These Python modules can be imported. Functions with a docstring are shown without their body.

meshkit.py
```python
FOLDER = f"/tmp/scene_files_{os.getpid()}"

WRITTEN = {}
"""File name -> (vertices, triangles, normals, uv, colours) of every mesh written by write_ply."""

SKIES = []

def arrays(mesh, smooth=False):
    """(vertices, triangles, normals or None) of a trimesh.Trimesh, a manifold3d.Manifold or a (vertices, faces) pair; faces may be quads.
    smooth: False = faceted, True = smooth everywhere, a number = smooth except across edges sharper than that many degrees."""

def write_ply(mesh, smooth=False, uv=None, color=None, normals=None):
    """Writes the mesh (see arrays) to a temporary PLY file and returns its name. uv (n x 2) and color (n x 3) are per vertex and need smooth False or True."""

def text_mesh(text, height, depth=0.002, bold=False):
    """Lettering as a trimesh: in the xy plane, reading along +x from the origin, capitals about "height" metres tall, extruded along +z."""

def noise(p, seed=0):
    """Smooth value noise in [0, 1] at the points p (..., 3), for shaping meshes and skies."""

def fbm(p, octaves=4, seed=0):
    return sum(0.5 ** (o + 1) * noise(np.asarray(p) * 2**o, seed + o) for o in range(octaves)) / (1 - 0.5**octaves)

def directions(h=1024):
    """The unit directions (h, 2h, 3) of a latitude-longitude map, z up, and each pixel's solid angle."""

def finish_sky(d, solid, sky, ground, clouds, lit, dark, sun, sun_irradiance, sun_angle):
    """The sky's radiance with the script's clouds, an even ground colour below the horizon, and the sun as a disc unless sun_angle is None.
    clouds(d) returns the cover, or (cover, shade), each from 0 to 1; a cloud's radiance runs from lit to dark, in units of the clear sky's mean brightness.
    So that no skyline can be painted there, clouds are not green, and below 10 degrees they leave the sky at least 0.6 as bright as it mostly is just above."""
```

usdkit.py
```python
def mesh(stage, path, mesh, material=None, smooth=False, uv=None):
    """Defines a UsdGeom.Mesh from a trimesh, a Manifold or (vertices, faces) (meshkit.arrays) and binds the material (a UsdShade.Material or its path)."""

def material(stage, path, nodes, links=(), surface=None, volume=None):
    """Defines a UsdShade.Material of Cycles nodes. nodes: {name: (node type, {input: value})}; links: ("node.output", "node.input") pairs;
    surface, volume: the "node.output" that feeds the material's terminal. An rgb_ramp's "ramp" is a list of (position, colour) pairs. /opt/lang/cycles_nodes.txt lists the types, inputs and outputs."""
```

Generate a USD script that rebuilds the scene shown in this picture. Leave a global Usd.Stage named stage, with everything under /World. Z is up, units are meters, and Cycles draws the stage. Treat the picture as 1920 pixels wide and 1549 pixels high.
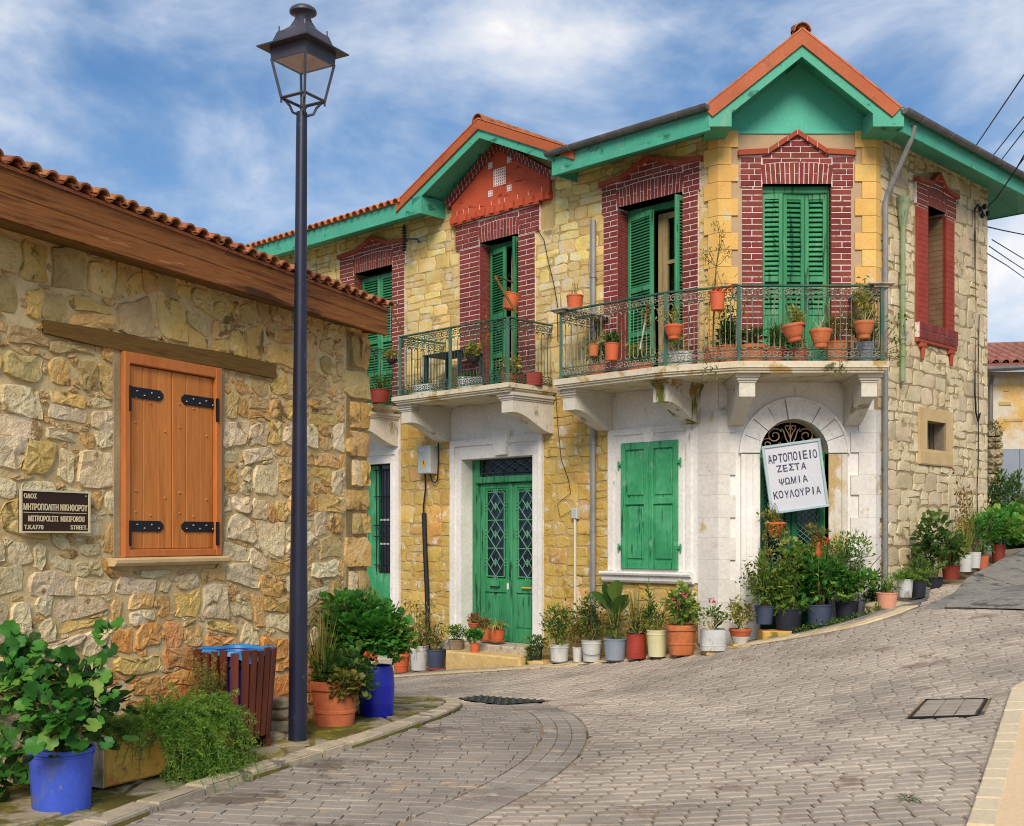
import math, random
import numpy as np, trimesh, usdkit, meshkit
from pxr import Usd, UsdGeom, UsdLux, UsdShade, Sdf, Gf, Vt
from shapely.geometry import Polygon, MultiPolygon, Point, LineString, box as sbox
from shapely.ops import unary_union
from scipy.spatial import Voronoi
from scipy.interpolate import RBFInterpolator

stage = Usd.Stage.CreateInMemory()
UsdGeom.SetStageUpAxis(stage, UsdGeom.Tokens.z)
UsdGeom.SetStageMetersPerUnit(stage, 1.0)
UsdGeom.Xform.Define(stage, '/World')
UsdGeom.Scope.Define(stage, '/World/Looks')
R = random.Random(7)
NR = np.random.default_rng(11)

# ------------------------------------------------------------ camera, sky, sun
FPX, CXP, HYP = 2230.0, 960.0, 1008.0        # the lens measured in the photograph's pixels; eye at the origin, looking along +y
cam = UsdGeom.Camera.Define(stage, '/World/camera')
cam.AddRotateXOp().Set(90.0)
cam.CreateHorizontalApertureAttr(36.0)
cam.CreateVerticalApertureAttr(36.0 * 826 / 1024)
cam.CreateFocalLengthAttr(36.0 * FPX / 1920)
cam.CreateVerticalApertureOffsetAttr(36.0 * (HYP - 774.5) / 1920)
cam.CreateClippingRangeAttr(Gf.Vec2f(0.1, 3000))
cam.CreateExposureAttr(1.24)

SUN_DIR = np.array([-0.06, -0.80, 0.60]); SUN_DIR /= np.linalg.norm(SUN_DIR)
sun = UsdLux.DistantLight.Define(stage, '/World/sun')
sun.CreateNormalizeAttr(True); sun.CreateIntensityAttr(0.40); sun.CreateAngleAttr(26.0)
sun.CreateColorAttr(Gf.Vec3f(1.0, 0.89, 0.74))
_az = math.atan2(SUN_DIR[0], SUN_DIR[1]); _el = math.asin(SUN_DIR[2])
_rot = Gf.Rotation(Gf.Vec3d(0, 0, 1), Gf.Vec3d(*map(float, SUN_DIR)))
sun.AddTransformOp().Set(Gf.Matrix4d().SetRotate(_rot))

sky = UsdLux.DomeLight.Define(stage, '/World/sky')
sky.GetPrim().SetCustomDataByKey('kind', 'structure')
sky_mat = usdkit.material(stage, '/World/Looks/sky', {
    'tc': ('texture_coordinate', {}),
    'map': ('mapping', {'scale': (1.0, 1.0, 1.9), 'location': (7.7, 2.9, 0.3)}),
    'sky': ('sky_texture', {'sky_type': 'single_scattering', 'sun_disc': False, 'sun_elevation': _el, 'sun_rotation': _az, 'aerosol_density': 0.6}),
    'n1': ('noise_texture', {'scale': 4.6, 'detail': 6.0, 'roughness': 0.57, 'distortion': 0.3}),
    'n2': ('noise_texture', {'scale': 9.0, 'detail': 4.0, 'roughness': 0.55}),
    'r1': ('rgb_ramp', {'ramp': [(0.0, (0.10, 0.10, 0.10)), (0.34, (0.18, 0.18, 0.18)), (0.46, (0.50, 0.50, 0.50)), (0.56, (0.76, 0.76, 0.76)), (0.74, (0.95, 0.95, 0.95))]}),
    'r2': ('rgb_ramp', {'ramp': [(0.28, (1.0, 1.9, 3.1)), (0.42, (1.7, 2.4, 3.4)), (0.52, (2.7, 3.2, 4.0)), (0.60, (3.6, 3.9, 4.4)), (0.68, (4.6, 4.6, 4.7)), (0.78, (6.2, 5.8, 5.5))]}),
    'tint': ('mix_color', {'blend_type': 'multiply', 'fac': 1.0, 'b': (0.25, 0.42, 0.58), 'use_clamp': False}),
    'mx': ('mix_color', {'use_clamp': False}),
    'bg': ('background_shader', {'strength': 0.088}),
}, [('tc.generated', 'map.vector'), ('map.vector', 'n1.vector'), ('map.vector', 'n2.vector'), ('n1.fac', 'r1.fac'),
    ('n1.fac', 'r2.fac'), ('sky.color', 'tint.a'), ('r1.color', 'mx.fac'), ('tint.result', 'mx.a'), ('r2.color', 'mx.b'), ('mx.result', 'bg.color')], surface='bg.background')
UsdShade.MaterialBindingAPI.Apply(sky.GetPrim()).Bind(sky_mat)

# ------------------------------------------------------------ materials
def lin(c):
    c = np.asarray(c, float) / 255
    return tuple(np.where(c < 0.04045, c / 12.92, ((c + 0.055) / 1.055) ** 2.4))

MATS = {}
def M(name, cols, scale=5.0, rough=0.8, bump=0.25, bscale=60.0, stretch=(1, 1, 1), rnd=0.0, hue=0.0, spec=0.3, metal=0.0, detail=4.0,
      spots=None, spots2=None, band=(0.3, 0.7), bdist=0.01):
    """A procedural surface: noise runs through the colours, optional blotches of another colour, fine relief, and a tone of its own for each object.
    spots: (colour, threshold, scale, stretch)."""
    cols = [lin(c) for c in cols]
    if len(cols) == 1: cols = [tuple(x * .86 for x in cols[0]), tuple(min(1, x * 1.12) for x in cols[0])]
    pos = np.linspace(band[0], band[1], len(cols))
    n = {'geo': ('geometry', {}), 'map': ('mapping', {'scale': stretch}),
         'n1': ('noise_texture', {'scale': scale, 'detail': detail, 'roughness': 0.6}),
         'ramp': ('rgb_ramp', {'ramp': list(zip(pos, cols))}),
         'n2': ('noise_texture', {'scale': bscale, 'detail': 5.0, 'roughness': 0.65}),
         'bp': ('bump', {'strength': bump, 'distance': bdist}),
         'p': ('principled_bsdf', {'roughness': rough, 'specular_ior_level': spec, 'metallic': metal})}
    l = [('geo.position', 'map.vector'), ('map.vector', 'n1.vector'), ('map.vector', 'n2.vector'), ('n1.fac', 'ramp.fac'), ('n2.fac', 'bp.height'), ('bp.normal', 'p.normal')]
    out = 'ramp.color'
    for k, sp in enumerate((spots, spots2)):
        if sp is None: continue
        c, th, sc, st = sp
        n['sm%d' % k] = ('mapping', {'scale': st, 'location': (k * 7.3 + 1.7, 2.1, 0.4)})
        n['sn%d' % k] = ('noise_texture', {'scale': sc, 'detail': 6.0, 'roughness': 0.62})
        n['sr%d' % k] = ('map_range', {'from_min': th - 0.035, 'from_max': th + 0.035, 'clamp': True})
        n['sx%d' % k] = ('mix_color', {'b': lin(c)})
        l += [('geo.position', 'sm%d.vector' % k), ('sm%d.vector' % k, 'sn%d.vector' % k), ('sn%d.fac' % k, 'sr%d.value' % k), ('sr%d.result' % k, 'sx%d.fac' % k), (out, 'sx%d.a' % k)]
        out = 'sx%d.result' % k
    # fine grain in the colour
    n['gr'] = ('map_range', {'from_min': 0.25, 'from_max': 0.75, 'to_min': 0.86, 'to_max': 1.12})
    n['gm'] = ('hsv', {})
    l += [('n2.fac', 'gr.value'), ('gr.result', 'gm.value'), (out, 'gm.color')]
    out = 'gm.color'
    if rnd or hue:
        n['oi'] = ('object_info', {})
        n['rv'] = ('map_range', {'to_min': 1 - rnd, 'to_max': 1 + rnd})
        n['w'] = ('white_noise_texture', {'dimensions': '1D'})
        n['rh'] = ('map_range', {'to_min': 0.5 - hue, 'to_max': 0.5 + hue})
        n['hs'] = ('hsv', {})
        l += [('oi.random', 'rv.value'), ('oi.random', 'w.w'), ('w.value', 'rh.value'), ('rv.result', 'hs.value'), ('rh.result', 'hs.hue'), (out, 'hs.color')]
        out = 'hs.color'
    l.append((out, 'p.base_color'))
    MATS[name] = usdkit.material(stage, '/World/Looks/' + name, n, l, surface='p.BSDF')
    return MATS[name]

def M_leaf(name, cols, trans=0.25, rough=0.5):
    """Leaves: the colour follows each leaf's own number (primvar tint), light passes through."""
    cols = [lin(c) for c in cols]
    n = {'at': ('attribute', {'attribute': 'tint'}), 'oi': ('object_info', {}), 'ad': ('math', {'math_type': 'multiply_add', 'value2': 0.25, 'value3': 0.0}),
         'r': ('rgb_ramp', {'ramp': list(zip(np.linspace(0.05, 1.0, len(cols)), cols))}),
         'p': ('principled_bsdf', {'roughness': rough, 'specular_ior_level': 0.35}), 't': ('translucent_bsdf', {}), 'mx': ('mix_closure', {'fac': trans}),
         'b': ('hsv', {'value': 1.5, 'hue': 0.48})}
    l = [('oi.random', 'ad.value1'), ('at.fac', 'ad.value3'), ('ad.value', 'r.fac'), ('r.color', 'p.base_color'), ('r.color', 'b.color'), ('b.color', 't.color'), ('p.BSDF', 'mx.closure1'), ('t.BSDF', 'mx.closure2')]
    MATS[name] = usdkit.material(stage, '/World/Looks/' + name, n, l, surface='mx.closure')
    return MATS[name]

Y1, Y2, Y3 = (214, 172, 74), (226, 190, 96), (205, 176, 112)
M('yellow_stone', [(204, 172, 100), (222, 194, 122), (222, 204, 152)], scale=2.6, rnd=0.16, hue=0.014, bump=0.9, bscale=34, spots=((216, 202, 168), 0.57, 4.0, (1, 1, 1)), spots2=((150, 134, 88), 0.62, 1.5, (1, 1, 1.6)))
M('yellow_mortar', [(166, 140, 90), (192, 164, 110)], scale=4, bump=0.5, bscale=50)
M('yellow_stone_low', [(182, 138, 66), (206, 166, 90), (202, 174, 122)], scale=2.8, rnd=0.18, hue=0.014, bump=0.95, bscale=30, spots=((214, 202, 178), 0.59, 4.5, (1, 1, 1)), spots2=((172, 132, 66), 0.62, 3.0, (1, 1, 1)))
M('grey_stone', [(184, 164, 130), (204, 184, 150), (218, 202, 172)], scale=2.8, rnd=0.13, hue=0.010, bump=1.0, bscale=34, spots=((150, 132, 92), 0.62, 4.0, (1, 1, 1)))
M('grey_mortar', [(142, 124, 92), (172, 152, 116)], scale=4, bump=0.5, bscale=50)
M('rubble_pale', [(204, 178, 132), (222, 200, 158), (232, 214, 178)], scale=3.0, rnd=0.12, hue=0.012, bump=1.0, bscale=22, bdist=0.03, spots=((152, 126, 80), 0.62, 9.0, (1, 1, 1)))
M('rubble_ochre', [(196, 152, 84), (212, 174, 104), (220, 192, 136)], scale=3.0, rnd=0.14, hue=0.012, bump=1.0, bscale=22, bdist=0.03, spots=((134, 108, 62), 0.60, 7.0, (1, 1, 1)))
M('rubble_brown', [(166, 138, 88), (190, 162, 108), (204, 180, 130)], scale=3.0, rnd=0.14, hue=0.012, bump=1.0, bscale=22, bdist=0.03)
M('rubble_orange', [(204, 124, 62), (214, 148, 82), (216, 172, 114)], scale=3.0, rnd=0.13, hue=0.012, bump=1.0, bscale=22, bdist=0.03)
M('rubble_mortar', [(176, 150, 104), (200, 176, 128), (214, 192, 148)], scale=3.5, bump=0.8, bscale=40)
M('white_plaster', [(214, 209, 203), (228, 224, 218), (236, 232, 228)], scale=1.6, bump=0.35, bscale=22, rough=0.85, spots=((196, 182, 152), 0.69, 2.2, (1, 1, .55)), spots2=((166, 162, 154), 0.70, 5.0, (1, 1, .35)))
M('white_plaster_stained', [(186, 180, 166), (206, 200, 188), (214, 208, 198)], scale=1.6, bump=0.4, bscale=22, spots=((104, 116, 44), 0.575, 2.6, (1, 1, .45)), spots2=((172, 152, 98), 0.60, 3.4, (1, 1, .8)))
M('corbel_plaster', [(196, 188, 172), (212, 205, 192)], scale=2.0, bump=0.35, bscale=26, spots=((148, 138, 108), 0.63, 4.0, (1, 1, .5)))
M('moss_plaster', [(190, 184, 170), (204, 198, 184)], scale=2.0, bump=0.4, bscale=22, spots=((92, 100, 34), 0.52, 3.4, (1.6, 1.6, .4)), spots2=((150, 122, 62), 0.60, 3.4, (1, 1, .8)))
M('white_plaster_b', [(196, 188, 174), (214, 206, 192)], scale=1.6, bump=0.35, bscale=22, rough=0.85, spots=((182, 156, 108), 0.50, 2.4, (1, 1, .6)))
M('slab_stone', [(200, 186, 156), (214, 204, 182)], scale=2.6, bump=0.35, bscale=30, spots=((176, 146, 88), 0.58, 3.0, (1, 1, 1)), spots2=((96, 90, 58), 0.64, 4.2, (1, 1, 1.5)))
M('pink_render', [(176, 148, 116), (190, 164, 132)], scale=3, bump=0.8, bscale=80)
M('quoin_yellow', [(212, 164, 88), (224, 182, 108)], scale=2.4, rnd=0.07, hue=0.006, bump=0.3, bscale=36, spots=((204, 186, 150), 0.64, 3.0, (1, 1, 1)))
M('quoin_white', [(204, 198, 190), (220, 214, 206)], scale=2.0, bump=0.45, bscale=20, rnd=0.04, spots=((188, 168, 128), 0.66, 3.0, (1, 1, .6)))
M('brick_red', [(116, 50, 44), (132, 62, 54)], scale=6, rnd=0.20, hue=0.008, bump=0.3, bscale=70)
M('brick_trim', [(150, 66, 46), (166, 80, 56)], scale=6, rnd=0.10, hue=0.008, bump=0.3, bscale=70)
M('pediment_red', [(180, 74, 48), (194, 88, 58)], scale=3, bump=0.5, bscale=40, spots=((150, 44, 30), 0.62, 5, (1, 1, 3)))
M('brick_joint', [(214, 196, 188), (236, 224, 218)], scale=14, bump=0.3, spots=((150, 96, 88), 0.60, 26.0, (1, 1, 1)))
M('brick_joint_red', [(112, 40, 36)], scale=8, bump=0.2)
M('teal_paint', [(70, 158, 130), (80, 170, 142)], scale=2.0, rough=0.55, bump=0.12, bscale=30, spots=((112, 158, 136), 0.62, 6.0, (1, 1, 1)), spots2=((40, 108, 86), 0.63, 3.0, (1, 1, 2)))
M('teal_panel', [(76, 172, 148), (84, 180, 156)], scale=2.0, rough=0.6, bump=0.1, bscale=30)  # base colour lightened to offset the shade under the gable overhang
M('green_paint', [(42, 116, 74), (58, 138, 92), (84, 158, 114)], scale=2.4, rough=0.55, bump=0.2, bscale=30, stretch=(1, 1, .15), spots=((20, 62, 40), 0.60, 18.0, (1, 1, .10)), spots2=((110, 160, 120), 0.66, 9.0, (1, 1, .3)))
M('green_bright', [(26, 140, 62), (36, 158, 76)], scale=4.0, rough=0.5, bump=0.2, bscale=30, stretch=(1, 1, .2), spots=((18, 78, 42), 0.67, 16.0, (1, 1, .12)))
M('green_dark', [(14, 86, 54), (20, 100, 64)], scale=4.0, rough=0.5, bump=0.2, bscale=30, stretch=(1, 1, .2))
M('green_flat', [(48, 132, 86), (62, 150, 100), (88, 168, 122)], scale=2.4, rough=0.6, bump=0.15, bscale=30, spots=((28, 92, 58), 0.60, 20.0, (1, 1, .09)), spots2=((104, 164, 132), 0.63, 5.0, (1, 1, .5)))
M('rail_metal', [(34, 74, 62), (52, 94, 80), (78, 96, 80)], scale=5, rough=0.55, bump=0.2, bscale=60, spots=((118, 82, 50), 0.64, 7, (1, 1, .6)))
M('baluster_metal', [(104, 112, 98), (150, 146, 130), (84, 76, 62)], scale=6, rough=0.6, bump=0.2, bscale=60, spots=((104, 72, 46), 0.66, 6, (1, 1, .5)))
M('baluster_dark', [(40, 66, 58), (58, 84, 72), (44, 46, 40)], scale=6, rough=0.6, bump=0.2, bscale=60, spots=((104, 72, 46), 0.66, 6, (1, 1, .5)))
M('iron_grey', [(52, 54, 58), (70, 72, 76)], scale=8, rough=0.55, bump=0.1)
M('iron_black', [(20, 20, 24), (30, 30, 34)], scale=8, rough=0.5, bump=0.1)
M('grille_green', [(84, 148, 118), (110, 164, 136)], scale=8, rough=0.5, bump=0.1)
M('grille_pale', [(196, 160, 128), (214, 178, 144)], scale=8, rough=0.6, bump=0.1)
M('zinc', [(128, 128, 128), (152, 150, 148)], scale=5, rough=0.45, bump=0.12, metal=0.35, spots=((110, 92, 74), 0.66, 4, (1, 1, .5)))
M('gutter_zinc', [(96, 94, 94), (124, 120, 118)], scale=5, rough=0.45, bump=0.12, metal=0.35, spots=((104, 82, 66), 0.62, 4, (1, 1, .5)))
M('pipe_green', [(120, 142, 100), (148, 156, 126)], scale=5, rough=0.7, spots=((78, 92, 84), 0.58, 4, (1, 1, .35)))
M('pipe_black', [(26, 26, 32), (40, 40, 46)], scale=6, rough=0.5)
M('pvc_white', [(204, 198, 172), (214, 208, 184)], scale=6, rough=0.5)
M('barge_orange', [(166, 82, 44), (180, 96, 54)], scale=2, rough=0.55, spots=((150, 84, 54), 0.60, 4, (1, 1, 1)), bump=0.10, bscale=30)
M('roof_clay', [(172, 92, 56), (196, 116, 72), (150, 74, 46)], scale=5, rnd=0.16, hue=0.01, bump=0.35, bscale=40)
M('old_clay', [(140, 80, 50), (168, 106, 66), (108, 60, 38)], scale=7, rnd=0.2, hue=0.012, bump=0.4, bscale=40)
M('far_clay', [(146, 92, 78), (168, 112, 94), (126, 78, 66)], scale=3, rnd=0.1, bump=0.3)
M('fascia_wood', [(106, 62, 26), (140, 86, 40), (84, 46, 18)], scale=3.4, stretch=(.35, .35, 6), rough=0.65, bump=0.6, bscale=22, rnd=0.08, spots=((184, 122, 66), 0.66, 9.0, (.25, .25, 3)), spots2=((66, 36, 16), 0.63, 3.0, (.4, .4, 2)))
M('old_beam', [(88, 62, 26), (116, 86, 38), (66, 44, 18)], scale=4.0, stretch=(.4, .4, 5), rough=0.85, bump=0.6, bscale=18)
M('shutter_wood', [(182, 106, 44), (200, 124, 58), (164, 90, 36)], scale=4.0, stretch=(2.5, 2.5, .22), rough=0.5, bump=0.2, bscale=26, rnd=0.07)
M('frame_wood', [(180, 102, 46), (196, 118, 58)], scale=4.0, stretch=(1, 1, .4), rough=0.5, bump=0.15, bscale=26)
M('bare_wood', [(146, 122, 84), (176, 152, 110), (124, 98, 64)], scale=5.0, stretch=(2, 2, .2), rough=0.8, bump=0.4, bscale=30)
M('sill_stone', [(190, 160, 112), (206, 178, 132)], scale=4, bump=0.3)
M('navy_paint', [(22, 25, 44), (30, 33, 54)], scale=4, rough=0.38, bump=0.05, spec=0.5, spots=((56, 58, 86), 0.66, 9, (1, 1, .6)))
M('lamp_metal', [(56, 54, 64), (72, 70, 80)], scale=5, rough=0.42, bump=0.06, spec=0.5)
M('lamp_inside', [(196, 160, 120), (214, 184, 144)], scale=4, rough=0.4)
M('sticker_grey', [(132, 138, 160)], scale=6)
M('sign_brown', [(44, 22, 12), (54, 28, 14)], scale=5, rough=0.4, bump=0.05)
M('sign_cream', [(206, 190, 150), (216, 202, 166)], scale=5, rough=0.5, bump=0.05)
M('board_white', [(196, 196, 204), (206, 206, 212)], scale=2, rough=0.5, bump=0.05, spots=((180, 178, 184), 0.64, 3, (1, 1, 1)))
M('board_frame', [(150, 176, 180), (178, 196, 198)], scale=5, rough=0.6, bump=0.2)
M('letter_ink', [(40, 42, 60), (96, 100, 124)], scale=60, rough=0.7, bump=0.0)
M('letter_dark', [(30, 32, 48)], scale=30, rough=0.7)
M('terracotta', [(178, 94, 56), (194, 110, 70), (164, 84, 50)], scale=5, rnd=0.10, hue=0.008, rough=0.75, bump=0.15)
M('terracotta_plain', [(198, 94, 56), (208, 106, 66)], scale=5, rnd=0.06, rough=0.55, bump=0.06)
M('pot_pink', [(214, 148, 118), (222, 160, 130)], scale=5, rough=0.6, bump=0.08)
M('bucket_white', [(186, 186, 182), (204, 204, 200)], scale=4, rnd=0.06, rough=0.5, bump=0.05, spots=((150, 142, 124), 0.64, 6, (1, 1, .5)))
M('bucket_grey', [(128, 138, 152), (146, 154, 166)], scale=4, rough=0.5, bump=0.05, spots=((98, 100, 104), 0.62, 5, (1, 1, .5)))
M('bucket_cream', [(200, 194, 148), (212, 206, 164)], scale=4, rough=0.5, bump=0.05)
M('tin_red', [(146, 50, 38), (166, 66, 52)], scale=5, rough=0.6, spots=((192, 120, 108), 0.66, 6, (1, 1, .5)))
M('pot_slate', [(58, 66, 88), (74, 82, 102)], scale=4, rough=0.5, bump=0.05)
M('pot_black', [(34, 36, 44), (48, 50, 58)], scale=4, rough=0.5, bump=0.05)
M('pot_red_dark', [(122, 46, 34), (138, 58, 44)], scale=4, rough=0.6)
M('basket_grey', [(120, 104, 86), (146, 130, 112)], scale=9, rough=0.8)
M('basket_dark', [(44, 40, 34), (60, 54, 46)], scale=9, rough=0.9, bump=0.8)
M('blue_plastic', [(56, 80, 186), (66, 92, 200)], scale=2, rough=0.4, bump=0.05, spec=0.45, spots=((84, 98, 166), 0.60, 7.0, (1, 1, .5)), spots2=((110, 112, 140), 0.66, 30.0, (1, 1, 1)))
M('barrel_blue', [(16, 26, 150), (24, 36, 164)], scale=2, rough=0.35, bump=0.03, spec=0.5)
M('planter_yellow', [(204, 152, 62), (216, 170, 82)], scale=4, rough=0.85, bump=0.4, bscale=30, spots=((130, 110, 74), 0.62, 5, (1, 1, 1)), spots2=((196, 128, 58), 0.62, 3, (1, 1, 1)))
M('bin_wood', [(80, 36, 24), (98, 48, 32), (64, 28, 18)], scale=4, stretch=(2, 2, .2), rough=0.5, bump=0.2, rnd=0.12)
M('bag_blue', [(40, 110, 168), (56, 128, 184)], scale=5, rough=0.4, bump=0.3, bscale=20)
M('bag_violet', [(48, 42, 120), (62, 56, 140)], scale=5, rough=0.45, bump=0.3, bscale=14)
M('soil', [(40, 28, 18), (58, 42, 28)], scale=20, rough=0.95, bump=0.8)
M('stem_brown', [(96, 78, 42), (128, 106, 62)], scale=9, rough=0.85, bump=0.3)
M('stem_green', [(86, 104, 44), (118, 128, 66)], scale=9, rough=0.7)
M('twig_pale', [(176, 158, 112), (194, 178, 134)], scale=9, rough=0.8)
M('flower_red', [(214, 58, 34), (226, 78, 48)], scale=20, rough=0.6, rnd=0.1)
M('flower_pink', [(190, 54, 84), (206, 80, 104)], scale=20, rough=0.6, rnd=0.1)
M('rust_leaf', [(172, 60, 34), (190, 82, 46)], scale=20, rough=0.7)
M('meter_grey', [(176, 180, 176), (188, 192, 188)], scale=3, rough=0.45, bump=0.04)
M('warn_yellow', [(222, 170, 30)], scale=5)
M('glass_dark', [(26, 30, 44), (36, 42, 58)], scale=2, rough=0.12, bump=0.0, spec=0.6)
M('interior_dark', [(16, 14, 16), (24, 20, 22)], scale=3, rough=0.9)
M('curtain_grey', [(96, 98, 122), (120, 120, 142)], scale=6, stretch=(3, 3, .2), rough=0.8)
M('curtain_pale', [(150, 150, 158), (170, 168, 176)], scale=6, stretch=(6, 6, .2), rough=0.8)
M('paver', [(128, 119, 109), (150, 140, 129), (168, 157, 144)], scale=1.1, rnd=0.08, hue=0.006, rough=0.75, bump=0.45, bscale=40, spots=((116, 105, 94), 0.60, 1.5, (1, 1, 1)), spots2=((176, 156, 134), 0.63, 4.0, (1, 1, 1)))
M('paver_b', [(136, 125, 113), (160, 147, 133), (180, 166, 149)], scale=1.1, rnd=0.08, hue=0.006, rough=0.75, bump=0.45, bscale=40, spots=((136, 118, 106), 0.62, 2.0, (1, 1, 1)))
M('paver_joint', [(130, 112, 90), (166, 146, 116)], scale=3, rough=0.95, bump=0.6, bscale=60, spots=((92, 80, 66), 0.56, 2.2, (1, 1, 1)))
M('gutter_band', [(128, 117, 108), (146, 134, 123)], scale=2, rnd=0.05, rough=0.75, bump=0.35)
M('kerb_stone', [(160, 146, 124), (184, 168, 142), (150, 140, 124)], scale=2.5, rnd=0.10, hue=0.006, rough=0.8, bump=0.5, bscale=30, spots=((112, 106, 92), 0.60, 4, (1, 1, 1)))
M('kerb_light', [(196, 172, 132), (212, 190, 152), (184, 160, 122)], scale=2.5, rnd=0.08, rough=0.8, bump=0.4, bscale=30)
M('cream_paving', [(220, 188, 146), (228, 198, 158)], scale=1.5, rough=0.85, bump=0.15, bscale=50)
M('cream_kerb', [(206, 186, 152), (218, 200, 168)], scale=2.5, rnd=0.05, rough=0.8, bump=0.3, bscale=30)
M('flagstone', [(140, 128, 104), (166, 152, 126), (120, 108, 86)], scale=2.6, rnd=0.14, hue=0.008, rough=0.8, bump=0.6, bscale=26, spots=((98, 92, 36), 0.50, 2.2, (1, 1, 1)), spots2=((132, 124, 40), 0.60, 4.0, (1, 1, 1)))
M('mossy_ground', [(84, 78, 34), (118, 106, 48), (132, 118, 70)], scale=4, rough=0.95, bump=0.9, bscale=50, spots=((112, 112, 24), 0.58, 3.0, (1, 1, 1)))
M('concrete_grey', [(116, 112, 106), (136, 132, 124), (100, 98, 94)], scale=1.8, rnd=0.05, rough=0.85, bump=0.4, bscale=40, spots=((84, 84, 84), 0.60, 2.5, (1, 1, 1)))
M('earth', [(120, 104, 80), (142, 124, 96)], scale=0.6, rough=0.95, bump=0.5)
M('step_stone', [(192, 158, 96), (212, 180, 120), (174, 142, 88)], scale=3, rough=0.85, bump=0.7, bscale=24, spots=((220, 204, 170), 0.62, 7, (1, 1, 1)))
M('step_grey', [(164, 150, 126), (190, 178, 158), (128, 116, 96)], scale=9, rough=0.85, bump=0.7, bscale=40)
M('block_yellow', [(190, 148, 72), (206, 166, 92)], scale=4, rough=0.85, bump=0.5, spots=((120, 112, 50), 0.60, 4, (1, 1, 1)))
M('rock', [(150, 136, 104), (176, 160, 126), (120, 112, 84)], scale=5, rnd=0.1, rough=0.85, bump=0.7, bscale=20)
M('far_wall', [(206, 160, 84), (214, 180, 116), (200, 182, 150)], scale=0.5, spots=((206, 196, 176), 0.52, 0.6, (1, 1, 1)), rough=0.85, bump=0.3, bscale=12)
M('metal_sheet', [(128, 136, 148), (146, 152, 162)], scale=1, rough=0.6, bump=0.1)
M('far_metal', [(120, 112, 104)], scale=1, rough=0.6)
M('wire_black', [(22, 22, 26)], scale=5, rough=0.6)
M('insulator_black', [(26, 26, 30)], scale=5, rough=0.35)
M('shutter_yellow', [(196, 150, 40), (210, 166, 58)], scale=5, rough=0.6)
M('tile_white', [(222, 218, 214)], scale=6, rough=0.6)
M('chair_blue', [(30, 56, 66), (42, 70, 80)], scale=6, rough=0.5)
M('sticker_white', [(206, 206, 206), (220, 220, 220)], scale=30, rough=0.6)

M_leaf('leaf_geranium', [(26, 66, 22), (46, 104, 34), (72, 134, 48), (124, 152, 62)])
M_leaf('leaf_green', [(34, 62, 22), (62, 98, 34), (100, 132, 50), (154, 160, 76)])
M_leaf('leaf_dark', [(24, 48, 20), (46, 80, 30), (74, 106, 42), (110, 124, 58)])
M_leaf('leaf_yellow', [(72, 82, 26), (124, 126, 44), (160, 150, 62), (186, 166, 88)])
M_leaf('leaf_fern', [(36, 72, 22), (70, 112, 34), (110, 142, 50), (150, 166, 74)])
M_leaf('leaf_olive', [(48, 54, 22), (86, 90, 36), (124, 122, 54), (150, 132, 74)])
M_leaf('leaf_brown', [(92, 58, 28), (132, 88, 40), (164, 116, 54), (120, 118, 50)])
M_leaf('leaf_red', [(150, 38, 26), (190, 60, 34), (206, 82, 44)], trans=0.2)

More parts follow.
